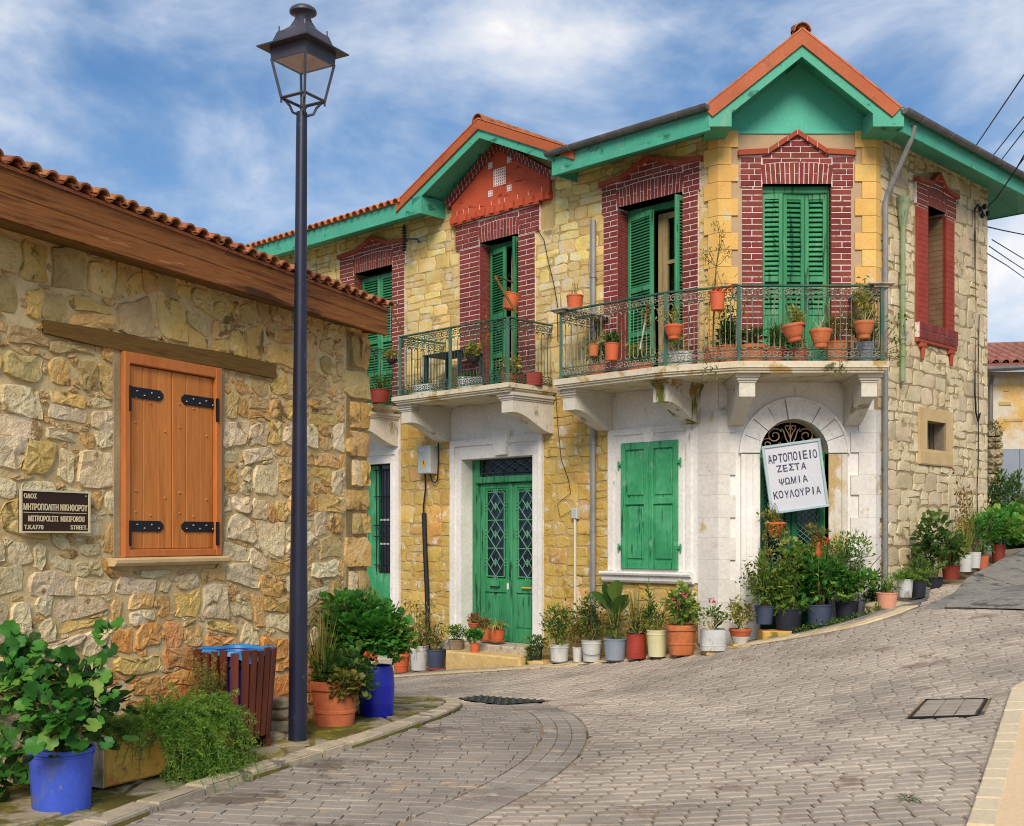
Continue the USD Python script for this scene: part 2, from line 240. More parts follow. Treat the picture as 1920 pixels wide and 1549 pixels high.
def glass_mat(name, tint, refl=.06):
    MATS[name] = usdkit.material(stage, '/World/Looks/' + name, {
        't': ('transparent_bsdf', {'color': tint}), 'g': ('glossy_bsdf', {'roughness': 0.03, 'color': (1, 1, 1)}), 'm': ('mix_closure', {'fac': refl})},
        [('t.BSDF', 'm.closure1'), ('g.BSDF', 'm.closure2')], surface='m.closure')
glass_mat('pane_glass', (0.75, 0.8, 0.84), .18); glass_mat('lamp_glass', (0.96, 0.97, 0.97))
# ------------------------------------------------------------ frames and mesh helpers
class Fr:
    """A wall: origin o, direction d along it, outward normal n, up u. P(s, z, off) is a point; on(...) the point of the wall seen at a place of the photograph."""
    def __init__(s, o, d, n, u=(0, 0, 1)):
        s.o, s.d, s.n, s.u = (np.array(x, float) for x in (o, d, n, u))
        s.d /= np.linalg.norm(s.d); s.n /= np.linalg.norm(s.n); s.u /= np.linalg.norm(s.u)
        s.flip = np.linalg.det([s.d, s.u, s.n]) < 0
    def P(s, a, z, off=0.0):
        a, z, off = np.broadcast_arrays(np.asarray(a, float), np.asarray(z, float), np.asarray(off, float))
        return s.o + a[..., None] * s.d + z[..., None] * s.u + off[..., None] * s.n
    def on(s, u, v, off=0.0):
        a, b = (u - CXP) / FPX, (HYP - v) / FPX
        o = s.o + s.n * off
        t = (a * o[1] - o[0]) / (s.d[0] - a * s.d[1])
        return t, b * (o[1] + t * s.d[1])
    def S(s, u, off=0.0): return s.on(u, HYP, off)[0]
    def W(s, u, v, off=0.0):
        t, z = s.on(u, v, off)
        return s.P(t, z, off)
A = Fr((2.61, 15, 0), (-.712, .702, 0), (-.702, -.712, 0))
B = Fr((2.61, 15, 0), (1, 0, 0), (0, -1, 0))
C = Fr((4.567, 15, 0), (.702, .712, 0), (.712, -.702, 0))
K = Fr((-1.244, 10.2, 0), (-.471, -.882, 0), (.882, -.471, 0))
def at(u, v, Y): return np.array([(u - CXP) / FPX * Y, Y, (HYP - v) / FPX * Y])

class MB:
    """Collects triangles (world coordinates) for one mesh."""
    def __init__(s): s.v, s.f, s.n, s.t = [], [], 0, []
    def add(s, v, f, flip=False, tint=None):
        v, f = np.asarray(v, float).reshape(-1, 3), np.asarray(f, int)
        if f.ndim == 2 and f.shape[1] == 4: f = np.vstack([f[:, [0, 1, 2]], f[:, [0, 2, 3]]])
        if flip: f = f[:, ::-1]
        s.v.append(v); s.f.append(f + s.n); s.n += len(v)
        s.t.append(np.full(len(v), .5) if tint is None else np.broadcast_to(tint, len(v)))
        return s
    def hexa(s, p, flip=False):
        return s.add(p, [[0, 3, 2, 1], [4, 5, 6, 7], [0, 1, 5, 4], [1, 2, 6, 5], [2, 3, 7, 6], [3, 0, 4, 7]], flip)
    def box(s, fr, s0, s1, z0, z1, o0, o1, bev=0.0, back=True):
        s0, s1 = min(s0, s1), max(s0, s1); z0, z1 = min(z0, z1), max(z0, z1)
        if bev <= 0:
            return s.hexa(fr.P([s0, s1, s1, s0, s0, s1, s1, s0], [z0, z0, z1, z1, z0, z0, z1, z1], [o0] * 4 + [o1] * 4), fr.flip)
        b = min(bev, (s1 - s0) * .4, (z1 - z0) * .4)
        p = np.vstack([fr.P([s0, s1, s1, s0], [z0, z0, z1, z1], o0), fr.P([s0, s1, s1, s0], [z0, z0, z1, z1], o1 - b),
                       fr.P([s0 + b, s1 - b, s1 - b, s0 + b], [z0 + b, z0 + b, z1 - b, z1 - b], o1)])
        f = [[8, 9, 10, 11]] + [[a + k, (a + 1) % 4 + k, (a + 1) % 4 + k + 4, a + k + 4] for k in (0, 4) for a in range(4)]
        if back: f.append([0, 3, 2, 1])
        return s.add(p, f, fr.flip)
    def prism(s, fr, poly, o0, o1):
        for g in getattr(poly, 'geoms', [poly]):
            if g.is_empty or g.area < 1e-7 or g.geom_type != 'Polygon': continue
            m = trimesh.creation.extrude_polygon(g, 1.0, engine='earcut')
            v = m.vertices
            s.add(fr.P(v[:, 0], v[:, 1], o0 + (o1 - o0) * v[:, 2]), m.faces, fr.flip)
        return s
    def profile(s, fr, pts, s0, s1):
        """polygon in (off, z) run along the wall from s0 to s1"""
        m = trimesh.creation.extrude_polygon(Polygon(pts), 1.0, engine='earcut')
        v = m.vertices
        return s.add(fr.P(s0 + (s1 - s0) * v[:, 2], v[:, 1], v[:, 0]), m.faces)
    def tube(s, pts, r, n=6, closed=False, cap=True):
        p = np.asarray(pts, float); k = len(p)
        r = np.broadcast_to(np.asarray(r, float), k)
        t = np.roll(p, -1, 0) - np.roll(p, 1, 0) if closed else np.gradient(p, axis=0)
        t /= np.maximum(np.linalg.norm(t, axis=1, keepdims=True), 1e-9)
        up = np.array([0, 0, 1.0]) if abs(t[:, 2]).mean() < .75 else np.array([0.31, 0.95, 0])
        x = np.cross(t, up); x /= np.maximum(np.linalg.norm(x, axis=1, keepdims=True), 1e-9)
        y = np.cross(x, t)
        a = np.arange(n) * 2 * np.pi / n
        v = p[:, None] + r[:, None, None] * (np.cos(a)[None, :, None] * x[:, None] + np.sin(a)[None, :, None] * y[:, None])
        f = []
        for i in range(k if closed else k - 1):
            j = (i + 1) % k
            for q in range(n):
                f.append([i * n + q, i * n + (q + 1) % n, j * n + (q + 1) % n, j * n + q])
        v = v.reshape(-1, 3); f = np.array(f)
        f3 = np.vstack([f[:, [0, 1, 2]], f[:, [0, 2, 3]]])
        if cap and not closed:
            f3 = np.vstack([f3, [[0, q + 1, q] for q in range(1, n - 1)], [[(k - 1) * n, (k - 1) * n + q, (k - 1) * n + q + 1] for q in range(1, n - 1)]])
        return s.add(v, f3[:, ::-1])
    def lathe(s, c, prof, n=20, axis=None, sq=0.0):
        """profile of (radius, height) turned about the vertical through c; axis = 3x3 matrix to tilt; sq > 0 squares the round"""
        prof = np.asarray(prof, float); a = np.arange(n) * 2 * np.pi / n
        k = 1.0 if not sq else 1 / (np.abs(np.cos(a)) ** (2 / (1 - sq * .8)) + np.abs(np.sin(a)) ** (2 / (1 - sq * .8))) ** ((1 - sq * .8) / 2)
        k = np.broadcast_to(k, n)
        v = np.stack([prof[:, 0, None] * np.cos(a) * k, prof[:, 0, None] * np.sin(a) * k, np.broadcast_to(prof[:, 1, None], (len(prof), n))], -1).reshape(-1, 3)
        if axis is not None: v = v @ np.asarray(axis).T
        f = []
        for i in range(len(prof) - 1):
            for q in range(n):
                f.append([i * n + q, i * n + (q + 1) % n, (i + 1) * n + (q + 1) % n, (i + 1) * n + q])
        return s.add(v + np.asarray(c), f)
    def merge(s, o):
        for v, f, t in zip(o.v, o.f, o.t): s.add(v, f - 0, False, t) if False else None
        base = s.n
        for v, f, t in zip(o.v, o.f, o.t): s.v.append(v); s.f.append(f + base); s.t.append(t)
        s.n += o.n
        return s
    def arrays(s): return np.vstack(s.v), np.vstack(s.f), np.concatenate(s.t)

used = {}
LOC = {}
def numbered(parent, name):
    k = used.get((parent, name), 0); used[(parent, name)] = k + 1
    return name if k == 0 else '%s_%03d' % (name, k)
def data(prim, label=None, category=None, group=None, kind=None):
    for k, t in (('label', label), ('category', category), ('group', group), ('kind', kind)):
        if t: prim.SetCustomDataByKey(k, t)
def thing(name, label, category, loc=(0, 0, 0), group=None, kind=None):
    p = '/World/' + numbered('/World', name)
    x = UsdGeom.Xform.Define(stage, p)
    x.AddTranslateOp().Set(Gf.Vec3d(*map(float, loc)))
    data(x.GetPrim(), label, category, group, kind)
    LOC[p] = np.array(loc, float)
    return p
def obj(name, mb, mat, parent='/World', smooth=False, label=None, category=None, group=None, kind=None, tint=False):
    """ONE mesh under its thing, its part or /World"""
    v, f, t = mb.arrays() if isinstance(mb, MB) else (*mb[:2], None)
    root = parent
    while root not in LOC and root != '/World': root = root.rsplit('/', 1)[0]
    if root in LOC: v = v - LOC[root]
    p = parent + '/' + numbered(parent, name)
    m = usdkit.mesh(stage, p, (v, f), MATS[mat], smooth=bool(smooth) if tint else smooth)
    if tint:
        UsdGeom.PrimvarsAPI(m).CreatePrimvar('tint', Sdf.ValueTypeNames.FloatArray, 'vertex').Set(Vt.FloatArray.FromNumpy(t.astype(np.float32)))
    data(m.GetPrim(), label, category, group, kind)
    return p
def struct(name, mb, mat, smooth=False): return obj(name, mb, mat, smooth=smooth, kind='structure')

# ------------------------------------------------------------ stones
def resample(ring, n):
    L = LineString(ring); d = np.linspace(0, L.length, n, endpoint=False)
    return np.array([L.interpolate(x).coords[0] for x in d])
def stone(fr, poly, o0, h, n=11, rough=.5, rnd=R, shrink=.16):
    """one stone: outline from the wall's plane up to its chipped face"""
    if poly.geom_type != 'Polygon': poly = max(poly.geoms, key=lambda g: g.area)
    pts = resample(list(poly.exterior.coords), n)
    if not Polygon(pts).exterior.is_ccw: pts = pts[::-1]
    c = np.array(poly.representative_point().coords[0]) * .4 + pts.mean(0) * .6
    size = math.sqrt(poly.area)
    jit = lambda k: np.array([rnd.uniform(-k, k) for _ in range(n)])
    r1 = pts + (c - pts) * .02
    r2 = pts + (c - pts) * shrink * np.array([[rnd.uniform(.5, 1.5)] for _ in range(n)])
    r3 = pts + (c - pts) * .55
    tx, tz = rnd.uniform(-.12, .12), rnd.uniform(-.12, .12)
    tilt = lambda p: ((p[:, 0] - c[0]) * tx + (p[:, 1] - c[1]) * tz) * min(1, h / .03)
    v = np.vstack([fr.P(pts[:, 0], pts[:, 1], o0), fr.P(r1[:, 0], r1[:, 1], o0 + h * (.55 + jit(.2 * rough))),
                   fr.P(r2[:, 0], r2[:, 1], o0 + h * (1 + jit(.25 * rough)) + tilt(r2)), fr.P(r3[:, 0], r3[:, 1], o0 + h * (1.08 + jit(.3 * rough)) + tilt(r3)),
                   fr.P(c[0], c[1], o0 + h * (1.1 + rnd.uniform(-.2, .3) * rough))[None]])
    f = []
    for k in range(3):
        for q in range(n):
            a, b = k * n + q, k * n + (q + 1) % n
            f += [[a, b, b + n], [a, b + n, a + n]]
    f += [[3 * n + q, 3 * n + (q + 1) % n, 4 * n] for q in range(n)]
    return MB().add(v, f, fr.flip)

def coursed(region, s0, s1, z0, z1, hr, wr, gap, rnd, jit=.012):
    """roughly squared stones in uneven courses, clipped to the region"""
    out, z = [], z0
    while z < z1:
        h = rnd.uniform(*hr); s = s0 - rnd.uniform(0, wr[1])
        while s < s1:
            w = rnd.uniform(*wr)
            cells = [(s, z, s + w, z + h)]
            if h > hr[0] * 1.45 and rnd.random() < .38:
                m = z + h * rnd.uniform(.4, .6); cells = [(s, z, s + w, m), (s, m, s + w, z + h)]
            elif w > wr[0] * 1.8 and rnd.random() < .15:
                m = s + w * rnd.uniform(.3, .7); cells = [(s, z, m, z + h), (m, z, s + w, z + h)]
            for a, b, c, d in cells:
                j = lambda: rnd.uniform(-jit, jit)
                p = Polygon([(a + j(), b + j()), ((a + c) / 2 + j(), b + j()), (c + j(), b + j()), (c + j(), (b + d) / 2 + j()), (c + j(), d + j()), ((a + c) / 2 + j(), d + j()), (a + j(), d + j()), (a + j(), (b + d) / 2 + j())])
                p = p.buffer(-gap / 2 - .012).buffer(.012, quad_segs=2).intersection(region)
                for g in getattr(p, 'geoms', [p]):
                    if g.geom_type == 'Polygon' and g.area > .0012: out.append(g)
            s += w
        z += h
    return out

def rubble(region, s0, s1, z0, z1, gap, rnd, nr, tiers):
    """irregular field stones: each stone is a ring of seeds whose Voronoi cells are joined; chips fill what is left"""
    seeds, ids, placed, nid = [], [], [], 0
    for rad, tries, asp in tiers:
        for _ in range(tries):
            x, z = rnd.uniform(s0 - .2, s1 + .2), rnd.uniform(z0 - .2, z1 + .2)
            r = rad * rnd.uniform(.75, 1.25); ax = r * rnd.uniform(*asp); az = r * r / ax
            if any(abs(x - px) < (ax + pa) * .93 and abs(z - pz) < (az + pz2) * .93 and ((x - px) / (ax + pa)) ** 2 + ((z - pz) / (az + pz2)) ** 2 < .84 for px, pz, pa, pz2 in placed): continue
            placed.append((x, z, ax, az))
            m = 1 if r < .03 else (5 if r < .07 else 10)
            ang, sq = rnd.uniform(-.22, .22), rnd.uniform(.42, .72)
            for q in range(m):
                t = 2 * math.pi * (q + rnd.uniform(-.15, .15)) / m
                k = 0 if m == 1 else .80 * rnd.uniform(.88, 1.1)
                cx, cz = math.copysign(abs(math.cos(t)) ** (1 - sq), math.cos(t)), math.copysign(abs(math.sin(t)) ** (1 - sq), math.sin(t))
                dx, dz = cx * ax * k, cz * az * k
                seeds.append((x + dx * math.cos(ang) - dz * math.sin(ang), z + dx * math.sin(ang) + dz * math.cos(ang))); ids.append(nid)
            nid += 1
    vor = Voronoi(np.array(seeds)); cells = {}
    for k, reg in enumerate(vor.point_region):
        r = vor.regions[reg]
        if -1 in r or len(r) < 3: continue
        cells.setdefault(ids[k], []).append(Polygon(vor.vertices[r]))
    out = []
    for k, ps in cells.items():
        p = unary_union(ps).buffer(-gap / 2 - .006).buffer(.006, quad_segs=2).intersection(region)
        for g in getattr(p, 'geoms', [p]):
            if g.geom_type == 'Polygon' and g.area > .0003: out.append(g)
    return out

def lay(parent, fr, polys, mats, o0, hr, rough=.5, keep=300, name='stone', n=11, rnd=R, pick=None, stuffname=None, shrink=.16, crisp=40):
    """the largest stones become parts, the rest one part"""
    polys = sorted(polys, key=lambda p: -p.area)
    rest = {}
    for k, p in enumerate(polys):
        c = p.centroid; m = pick(c.x, c.y, p.area) if pick else rnd.choice(mats)
        h = rnd.uniform(*hr) * min(1, .55 + math.sqrt(p.area) * 2)
        if k < keep: obj(name, stone(fr, p, o0, h, n, rough, rnd, shrink), m, parent, smooth=crisp)
        else: rest.setdefault(m, MB()).merge(stone(fr, p, o0, h, 8, rough, rnd, shrink))
    for m, mb in rest.items(): obj(stuffname or 'small_stones', mb, m, parent, kind='stuff')

# ------------------------------------------------------------ leaves and plants
def tmpl_oval(w=.42):
    return np.array([[0, 0, 0], [-w / 2, .42, .07], [0, .5, 0], [w / 2, .42, .07], [-w * .3, .75, .05], [w * .3, .75, .05], [0, 1, -.05]]), np.array([[0, 2, 1], [0, 3, 2], [1, 2, 4], [2, 3, 5], [4, 2, 6], [2, 5, 6]])
def tmpl_round(lobes=7):
    a = np.linspace(-math.pi * .90, math.pi * .90, lobes * 3 + 1)
    r = .44 + .085 * np.sqrt(np.abs(np.sin(np.arange(len(a)) * math.pi / 3)))
    rim = np.stack([np.sin(a) * r, .42 + np.cos(a) * r, .05 + .05 * np.cos(a * 3.1)], -1)
    v = np.vstack([[[0, .32, -.06]], rim])
    return v, np.array([[0, k + 1, k] for k in range(1, len(a))])
def tmpl_narrow(): return tmpl_oval(.2)
OVAL, ROUND, NARROW = tmpl_oval(), tmpl_round(), tmpl_narrow()
ROUND_S = tmpl_round(4)
def unit(x): return x / np.maximum(np.linalg.norm(x, axis=-1, keepdims=True), 1e-9)
def scatter(mb, tm, pos, direc, size, rng, tints=None, up=(0, 0, 1), wob=.5):
    """a leaf at each point: its tip along direc, its face turned up"""
    pos = np.asarray(pos, float); n = len(pos)
    if n == 0: return mb
    y = unit(np.asarray(direc, float) + rng.normal(0, .12, (n, 3)))
    zz = unit(np.asarray(up, float) + rng.normal(0, wob, (n, 3)))
    x = unit(np.cross(y, zz)); z = np.cross(x, y)
    size = np.broadcast_to(size, n) * rng.uniform(.7, 1.25, n)
    tv, tf = tm
    v = pos[:, None] + size[:, None, None] * (tv[None, :, 0, None] * x[:, None] + tv[None, :, 1, None] * y[:, None] + tv[None, :, 2, None] * z[:, None])
    t = rng.uniform(0, .75, n) if tints is None else tints
    f = (tf[None] + (np.arange(n) * len(tv))[:, None, None]).reshape(-1, 3)
    return mb.add(v.reshape(-1, 3), f, tint=np.repeat(t, len(tv)))
def bush_points(c, rad, n, rng, clump=3.5, th=.42, low=-.55):
    """points in a lumpy ellipsoid, denser near its skin, with gaps"""
    out = []
    c, rad = np.asarray(c, float), np.broadcast_to(np.asarray(rad, float), 3)
    if n >= 120:                     # several overlapping clumps of uneven size
        m = int(np.clip(n / 45, 5, 14)); cs = unit(rng.normal(0, 1, (m, 3))) * rng.uniform(.30, .80, (m, 1)); cs[:, 2] = np.maximum(cs[:, 2], low)
        w = rng.uniform(.5, 1.4, m); ks = rng.choice(m, n, p=w / w.sum()); d = unit(rng.normal(0, 1, (n, 3)))
        p = cs[ks] + d * (rng.uniform(.1, 1, (n, 1)) ** .5) * (.26 + .20 * w[ks])[:, None]
        return c + p * rad, unit(p * .5 + d * .7 + np.array([0, 0, .25]))
    while sum(map(len, out)) < n:
        d = unit(rng.normal(0, 1, (n * 2, 3))); d = d[d[:, 2] > low]
        lump = .72 + .5 * meshkit.noise(d * 2.1 + c * 3.7, 5)
        r = rng.uniform(.25, 1, len(d)) ** .45 * lump
        p = d * r[:, None]
        ok = meshkit.noise((p * rad + c) * clump / max(rad.mean(), .02) * .55 + 9, 3) > th * .8
        out.append(p[ok])
    p = np.vstack(out)[:n]
    return c + p * rad, unit(p + np.array([0, 0, .25]))
def bush(c, rad, n, size, tm, rng, mb=None, **k):
    mb = mb or MB()
    p, d = bush_points(c, rad, n, rng, **k)
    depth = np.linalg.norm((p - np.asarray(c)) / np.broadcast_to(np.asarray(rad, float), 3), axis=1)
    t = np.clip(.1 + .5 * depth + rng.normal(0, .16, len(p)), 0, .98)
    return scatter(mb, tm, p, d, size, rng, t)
def blades(c, n, length, width, rng, mb=None, spread=1.0, droop=.9, up=1.0, segs=5):
    """long arching leaves from one crown"""
    mb = mb or MB()
    for k in range(n):
        a = rng.uniform(0, 2 * math.pi); L = length * rng.uniform(.6, 1.15); out = spread * rng.uniform(.3, 1)
        d = np.array([math.cos(a), math.sin(a), 0]); sd = np.array([-d[1], d[0], 0])
        t = np.linspace(0, 1, segs)
        p = np.asarray(c) + d * .01 + L * (t[:, None] * out * d + (t * up - droop * out * t ** 2.2)[:, None] * np.array([0, 0, 1]))
        w = width * np.sin(np.pi * np.clip(t * .85 + .12, 0, 1)) * (1 - t ** 6)
        v = np.stack([p - sd * w[:, None], p + np.array([0, 0, -.15]) * w[:, None], p + sd * w[:, None]], 1).reshape(-1, 3)
        f = [[i * 3 + q, i * 3 + q + 1, i * 3 + 4 + q, i * 3 + 3 + q] for i in range(segs - 1) for q in (0, 1)]
        mb.add(v, f, tint=rng.uniform(.1, .95))
    return mb
def fern(c, n, length, rng, mb=None, droop=1.0, up=.75, spread=1.0, dense=16, wide=.2, dirs=None, need=.030):
    """feathery plumes: an arching stem with many fine needles around it"""
    mb = mb or MB()
    for k in range(n):
        a = rng.uniform(0, 2 * math.pi) if dirs is None else rng.normal(*dirs)
        L = length * rng.uniform(.5, 1.1); out = spread * rng.uniform(.25, 1)
        d = np.array([math.cos(a), math.sin(a), 0])
        m = dense; t = np.linspace(.12, 1, m)
        p = np.asarray(c) + rng.normal(0, .03, 3) * [1, 1, .2] + L * (t[:, None] * out * d + (t * up - droop * out * t ** 2)[:, None] * np.array([0, 0, 1]))
        q = np.repeat(p, 5, 0) + rng.normal(0, .010, (m * 5, 3))
        dd = unit(rng.normal(0, 1, (m * 5, 3)) + d * .8 + [0, 0, .25])
        ln = need * rng.uniform(.6, 1.4, m * 5) * np.repeat(1.15 - .6 * t, 5)
        side = unit(np.cross(dd, rng.normal(0, 1, (m * 5, 3)))) * .0032
        v = np.stack([q - side, q + side, q + dd * ln[:, None] + side * .6], 1).reshape(-1, 3)
        tn = np.clip(.18 + .6 * np.repeat(t, 5) * rng.uniform(.5, 1.2) + rng.normal(0, .1, m * 5), 0, 1)
        mb.add(v, np.arange(len(v)).reshape(-1, 3), tint=np.repeat(tn, 3))
        s2 = unit(np.cross(d, [0, 0, 1])) * .0018
        mb.add(np.stack([p - s2, p + s2], 1).reshape(-1, 3), [[i * 2, i * 2 + 1, i * 2 + 3, i * 2 + 2] for i in range(m - 1)], tint=.3)
    return mb
def stems(c, tips, rng, r=.008, mb=None, bend=.25):
    mb = mb or MB()
    for t in tips:
        c0 = np.asarray(c) + rng.normal(0, .02, 3) * [1, 1, 0]; t = np.asarray(t, float)
        m = (c0 + t) / 2 + np.array([*(rng.normal(0, .15, 2) * np.linalg.norm(t - c0)), bend * np.linalg.norm((t - c0)[:2])])
        k = np.linspace(0, 1, 6)[:, None]
        mb.tube((1 - k) ** 2 * c0 + 2 * k * (1 - k) * m + k ** 2 * t, np.linspace(r, r * .45, 6), 5)
    return mb
def whorl(c, h, n, size, rng, mb=None, lean=(0, 0), tm=NARROW):
    """an upright shoot with narrow leaves all round"""
    mb = mb or MB()
    t = rng.uniform(.25, 1, n); a = rng.uniform(0, 2 * math.pi, n)
    p = np.asarray(c) + t[:, None] * np.array([lean[0], lean[1], h])
    d = np.stack([np.cos(a), np.sin(a), .35 + t * .9], -1)
    return scatter(mb, tm, p, unit(d), size, rng, np.clip(t * .7 + rng.normal(0, .12, n), 0, 1), wob=.3)
def flowers(ps, r, mb=None):
    mb = mb or MB()
    for p in ps:
        rr = np.random.default_rng(int(abs(p[0] * 991 + p[2] * 577)) + 3)
        q = np.asarray(p) + unit(rr.normal(0, 1, (14, 3))) * r * .55
        scatter(mb, ROUND_S, q, unit(q - p), r * .9, rr, wob=1.5)
    return mb

POTS = {  # (radius, height) as shares of the top radius and of the height
    'bucket': [(.02, 0), (.80, 0), (.82, .02), (.955, .80), (1.0, .81), (1.0, .85), (.965, .86), (.975, .93), (1.0, .94), (1.02, .985), (1.0, 1.0), (.94, .99), (.92, .86)],
    'plain': [(.02, 0), (.78, 0), (.80, .02), (.97, .93), (1.03, .94), (1.03, .99), (1.0, 1.0), (.95, .99), (.92, .88)],
    'classic': [(.02, 0), (.70, 0), (.73, .03), (.80, .34), (.835, .345), (.84, .40), (.82, .41), (.91, .80), (1.0, .82), (1.02, .86), (1.02, .97), (.99, 1.0), (.90, .99), (.87, .88)],
    'bowl': [(.02, 0), (.52, 0), (.56, .05), (.58, .22), (.66, .25), (.80, .45), (.92, .75), (.98, .82), (1.03, .86), (1.03, .97), (.99, 1.0), (.93, .98), (.88, .85)],
    'tin': [(.02, 0), (.97, 0), (1.0, .02), (1.0, .22), (1.02, .23), (1.02, .26), (1.0, .27), (1.0, .97), (1.02, .98), (1.02, 1.0), (.96, 1.0), (.95, .88)],
    'barrel': [(.02, 0), (.80, 0), (.88, .02), (.93, .10), (.985, .30), (1.0, .31), (1.0, .34), (.99, .35), (1.0, .62), (1.015, .63), (1.015, .66), (1.0, .67), (.96, .85), (.90, .97), (.86, 1.0), (.80, .99), (.78, .93)],
}
def pot(c, r, h, style, n=22, sq=0.0, axis=None):
    return MB().lathe(c, [(a * r, b * h) for a, b in POTS[style]], n, axis, sq)
# ------------------------------------------------------------ the sloping ground
_ctl = [at(558, 1395, 8.65), at(115, 1524, 6.5), at(871, 1325, 11.25), at(945, 1313, 12.4), at(960, 1549, 6.35), at(600, 1421, 8.2),
        at(1815, 1549, 6.0), at(1900, 1292, 9.5), at(1780, 1330, 9.1), at(690, 1348, 9.85), at(628, 1366, 9.35), at(440, 1414, 8.25), at(300, 1490, 7.05),
        A.W(785, 1260, .4), A.W(905, 1256, .8), A.W(1107, 1243, .35), A.W(1230, 1234, .35), A.W(1277, 1231, .4), B.W(1390, 1211, .5), B.W(1533, 1180, .4), B.W(1616, 1172, .4),
        C.W(1663, 1138, .5), C.W(1779, 1082, .35), C.W(1841, 1060, .35), C.W(1873, 1043, .4), at(1905, 1026, 24), at(1880, 1100, 15.5)]
_ctl += [np.array(p, float) for p in [(0, 0, -1.62), (-6, 0, -1.62), (6, 0, -1.35), (-5, 12, -1.72), (-4.2, 24, -2.75), (3.0, 11.5, -1.34), (14, 30, .35), (9, 10, -.65), (-1.9, 18.6, -2.16)]]
_ctl = np.array(_ctl)
_rbf = RBFInterpolator(_ctl[:, :2], _ctl[:, 2], kernel='thin_plate_spline', smoothing=0.10)
def ground(x, y):
    x, y = np.broadcast_arrays(np.asarray(x, float), np.asarray(y, float))
    xc, yc = np.clip(x, -14, 16), np.clip(y, -6, 34)
    return _rbf(np.stack([xc.ravel(), yc.ravel()], -1)).reshape(x.shape)
def G(u, v):
    """where the line of sight through a place of the photograph meets the ground"""
    Y = np.linspace(3, 40, 1500); x = (u - CXP) / FPX * Y; z = (HYP - v) / FPX * Y
    g = ground(x, Y); k = np.argmax(z < g)
    t = (z[k - 1] - g[k - 1]) / ((z[k - 1] - g[k - 1]) - (z[k] - g[k])); yy = Y[k - 1] + t * (Y[k] - Y[k - 1])
    return np.array([(u - CXP) / FPX * yy, yy])
def G3(u, v, dz=0.0):
    p = G(u, v); return np.array([p[0], p[1], float(ground(p[0], p[1])) + dz])
def drape(mb, poly, dz, step=.25, skirt=0.0):
    """lays a flat shape on the ground, dz above it"""
    for g in getattr(poly, 'geoms', [poly]):
        if g.geom_type != 'Polygon' or g.area < 1e-5: continue
        x0, y0, x1, y1 = g.bounds
        xs, ys = np.arange(x0, x1 + step, step), np.arange(y0, y1 + step, step)
        for i in range(len(xs) - 1):
            for j in range(len(ys) - 1):
                q = sbox(xs[i], ys[j], xs[i + 1], ys[j + 1]).intersection(g)
                for h in getattr(q, 'geoms', [q]):
                    if h.geom_type != 'Polygon' or h.area < 1e-7: continue
                    v, f = trimesh.creation.triangulate_polygon(h, engine='earcut')
                    mb.add(np.c_[v, ground(v[:, 0], v[:, 1]) + dz], f)
        if skirt:
            r = np.array(g.exterior.segmentize(step).coords); z = ground(r[:, 0], r[:, 1]) + dz
            n = len(r); v = np.vstack([np.c_[r, z], np.c_[r, z - skirt]])
            mb.add(v, [[k, k + 1, k + 1 + n, k + n] for k in range(n - 1)])
    return mb
def block_on_ground(poly, dz, h, bev=.008, jit=.0):
    """a paver, flag or kerbstone: sides, worn edge, top following the ground"""
    mb = MB()
    if poly.geom_type != 'Polygon': return mb
    r = np.array(poly.exterior.coords)[:-1]
    if not poly.exterior.is_ccw: r = r[::-1]
    c = r.mean(0); n = len(r); L = np.linalg.norm(r - c, axis=1, keepdims=True)
    inn = c + (r - c) * np.maximum(1 - bev / np.maximum(L, 1e-4) * 1.3, .3)
    z = ground(r[:, 0], r[:, 1]) + dz + jit
    v = np.vstack([np.c_[r, z - h], np.c_[r, z - bev * .8], np.c_[inn, z]])
    f3 = []
    for k in (0, n):
        for q in range(n):
            a, b = q + k, (q + 1) % n + k
            f3 += [[a, b, b + n], [a, b + n, a + n]]
    f3 += [[2 * n, 2 * n + q, 2 * n + q + 1] for q in range(1, n - 1)]
    return mb.add(v, f3)

gx = np.unique(np.r_[np.linspace(-500, -14, 14), np.arange(-14, 16, .4), np.linspace(16, 500, 14)])
gy = np.unique(np.r_[np.linspace(-400, -6, 8), np.arange(-6, 34, .4), np.linspace(34, 900, 16)])
XX, YY = np.meshgrid(gx, gy); ZZ = ground(XX, YY) - .09
far = np.maximum(np.abs(XX) - 16, 0) + np.maximum(YY - 34, 0) + np.maximum(-6 - YY, 0)
ZZ = ZZ - np.clip(far, 0, 120) * .01
nx = len(gx); idx = np.arange(len(gx) * len(gy)).reshape(len(gy), nx)
struct('ground', MB().add(np.stack([XX, YY, ZZ], -1).reshape(-1, 3), np.stack([idx[:-1, :-1], idx[:-1, 1:], idx[1:, 1:], idx[1:, :-1]], -1).reshape(-1, 4)), 'earth', smooth=True)

# outlines on the ground, traced as ground points
kerb_line = [G(u, v) for u, v in [(-160, 1700), (60, 1612), (228, 1549), (330, 1509), (420, 1477), (500, 1453), (572, 1431), (640, 1410), (700, 1392), (760, 1371), (810, 1354), (846, 1340), (866, 1329), (866, 1320), (845, 1314), (800, 1311), (740, 1310), (680, 1310)]]
kerb_line += [np.array([-2.6, 12.4]), np.array([-4.0, 13.0])]
def smooth_line(p, n=160, k=2):
    p = np.asarray(p, float)
    for _ in range(k):
        q = np.empty((2 * len(p), 2)); q[0::2] = p * 1.0; q[1::2] = 0
        a = np.vstack([p[:1], .75 * p[:-1] + .25 * p[1:], p[-1:]]); b = np.vstack([.25 * p[:-1] + .75 * p[1:]])
        o = [p[0]]
        for i in range(len(p) - 1): o += [.75 * p[i] + .25 * p[i + 1], .25 * p[i] + .75 * p[i + 1]]
        p = np.array(o + [p[-1]])
    return LineString(p)
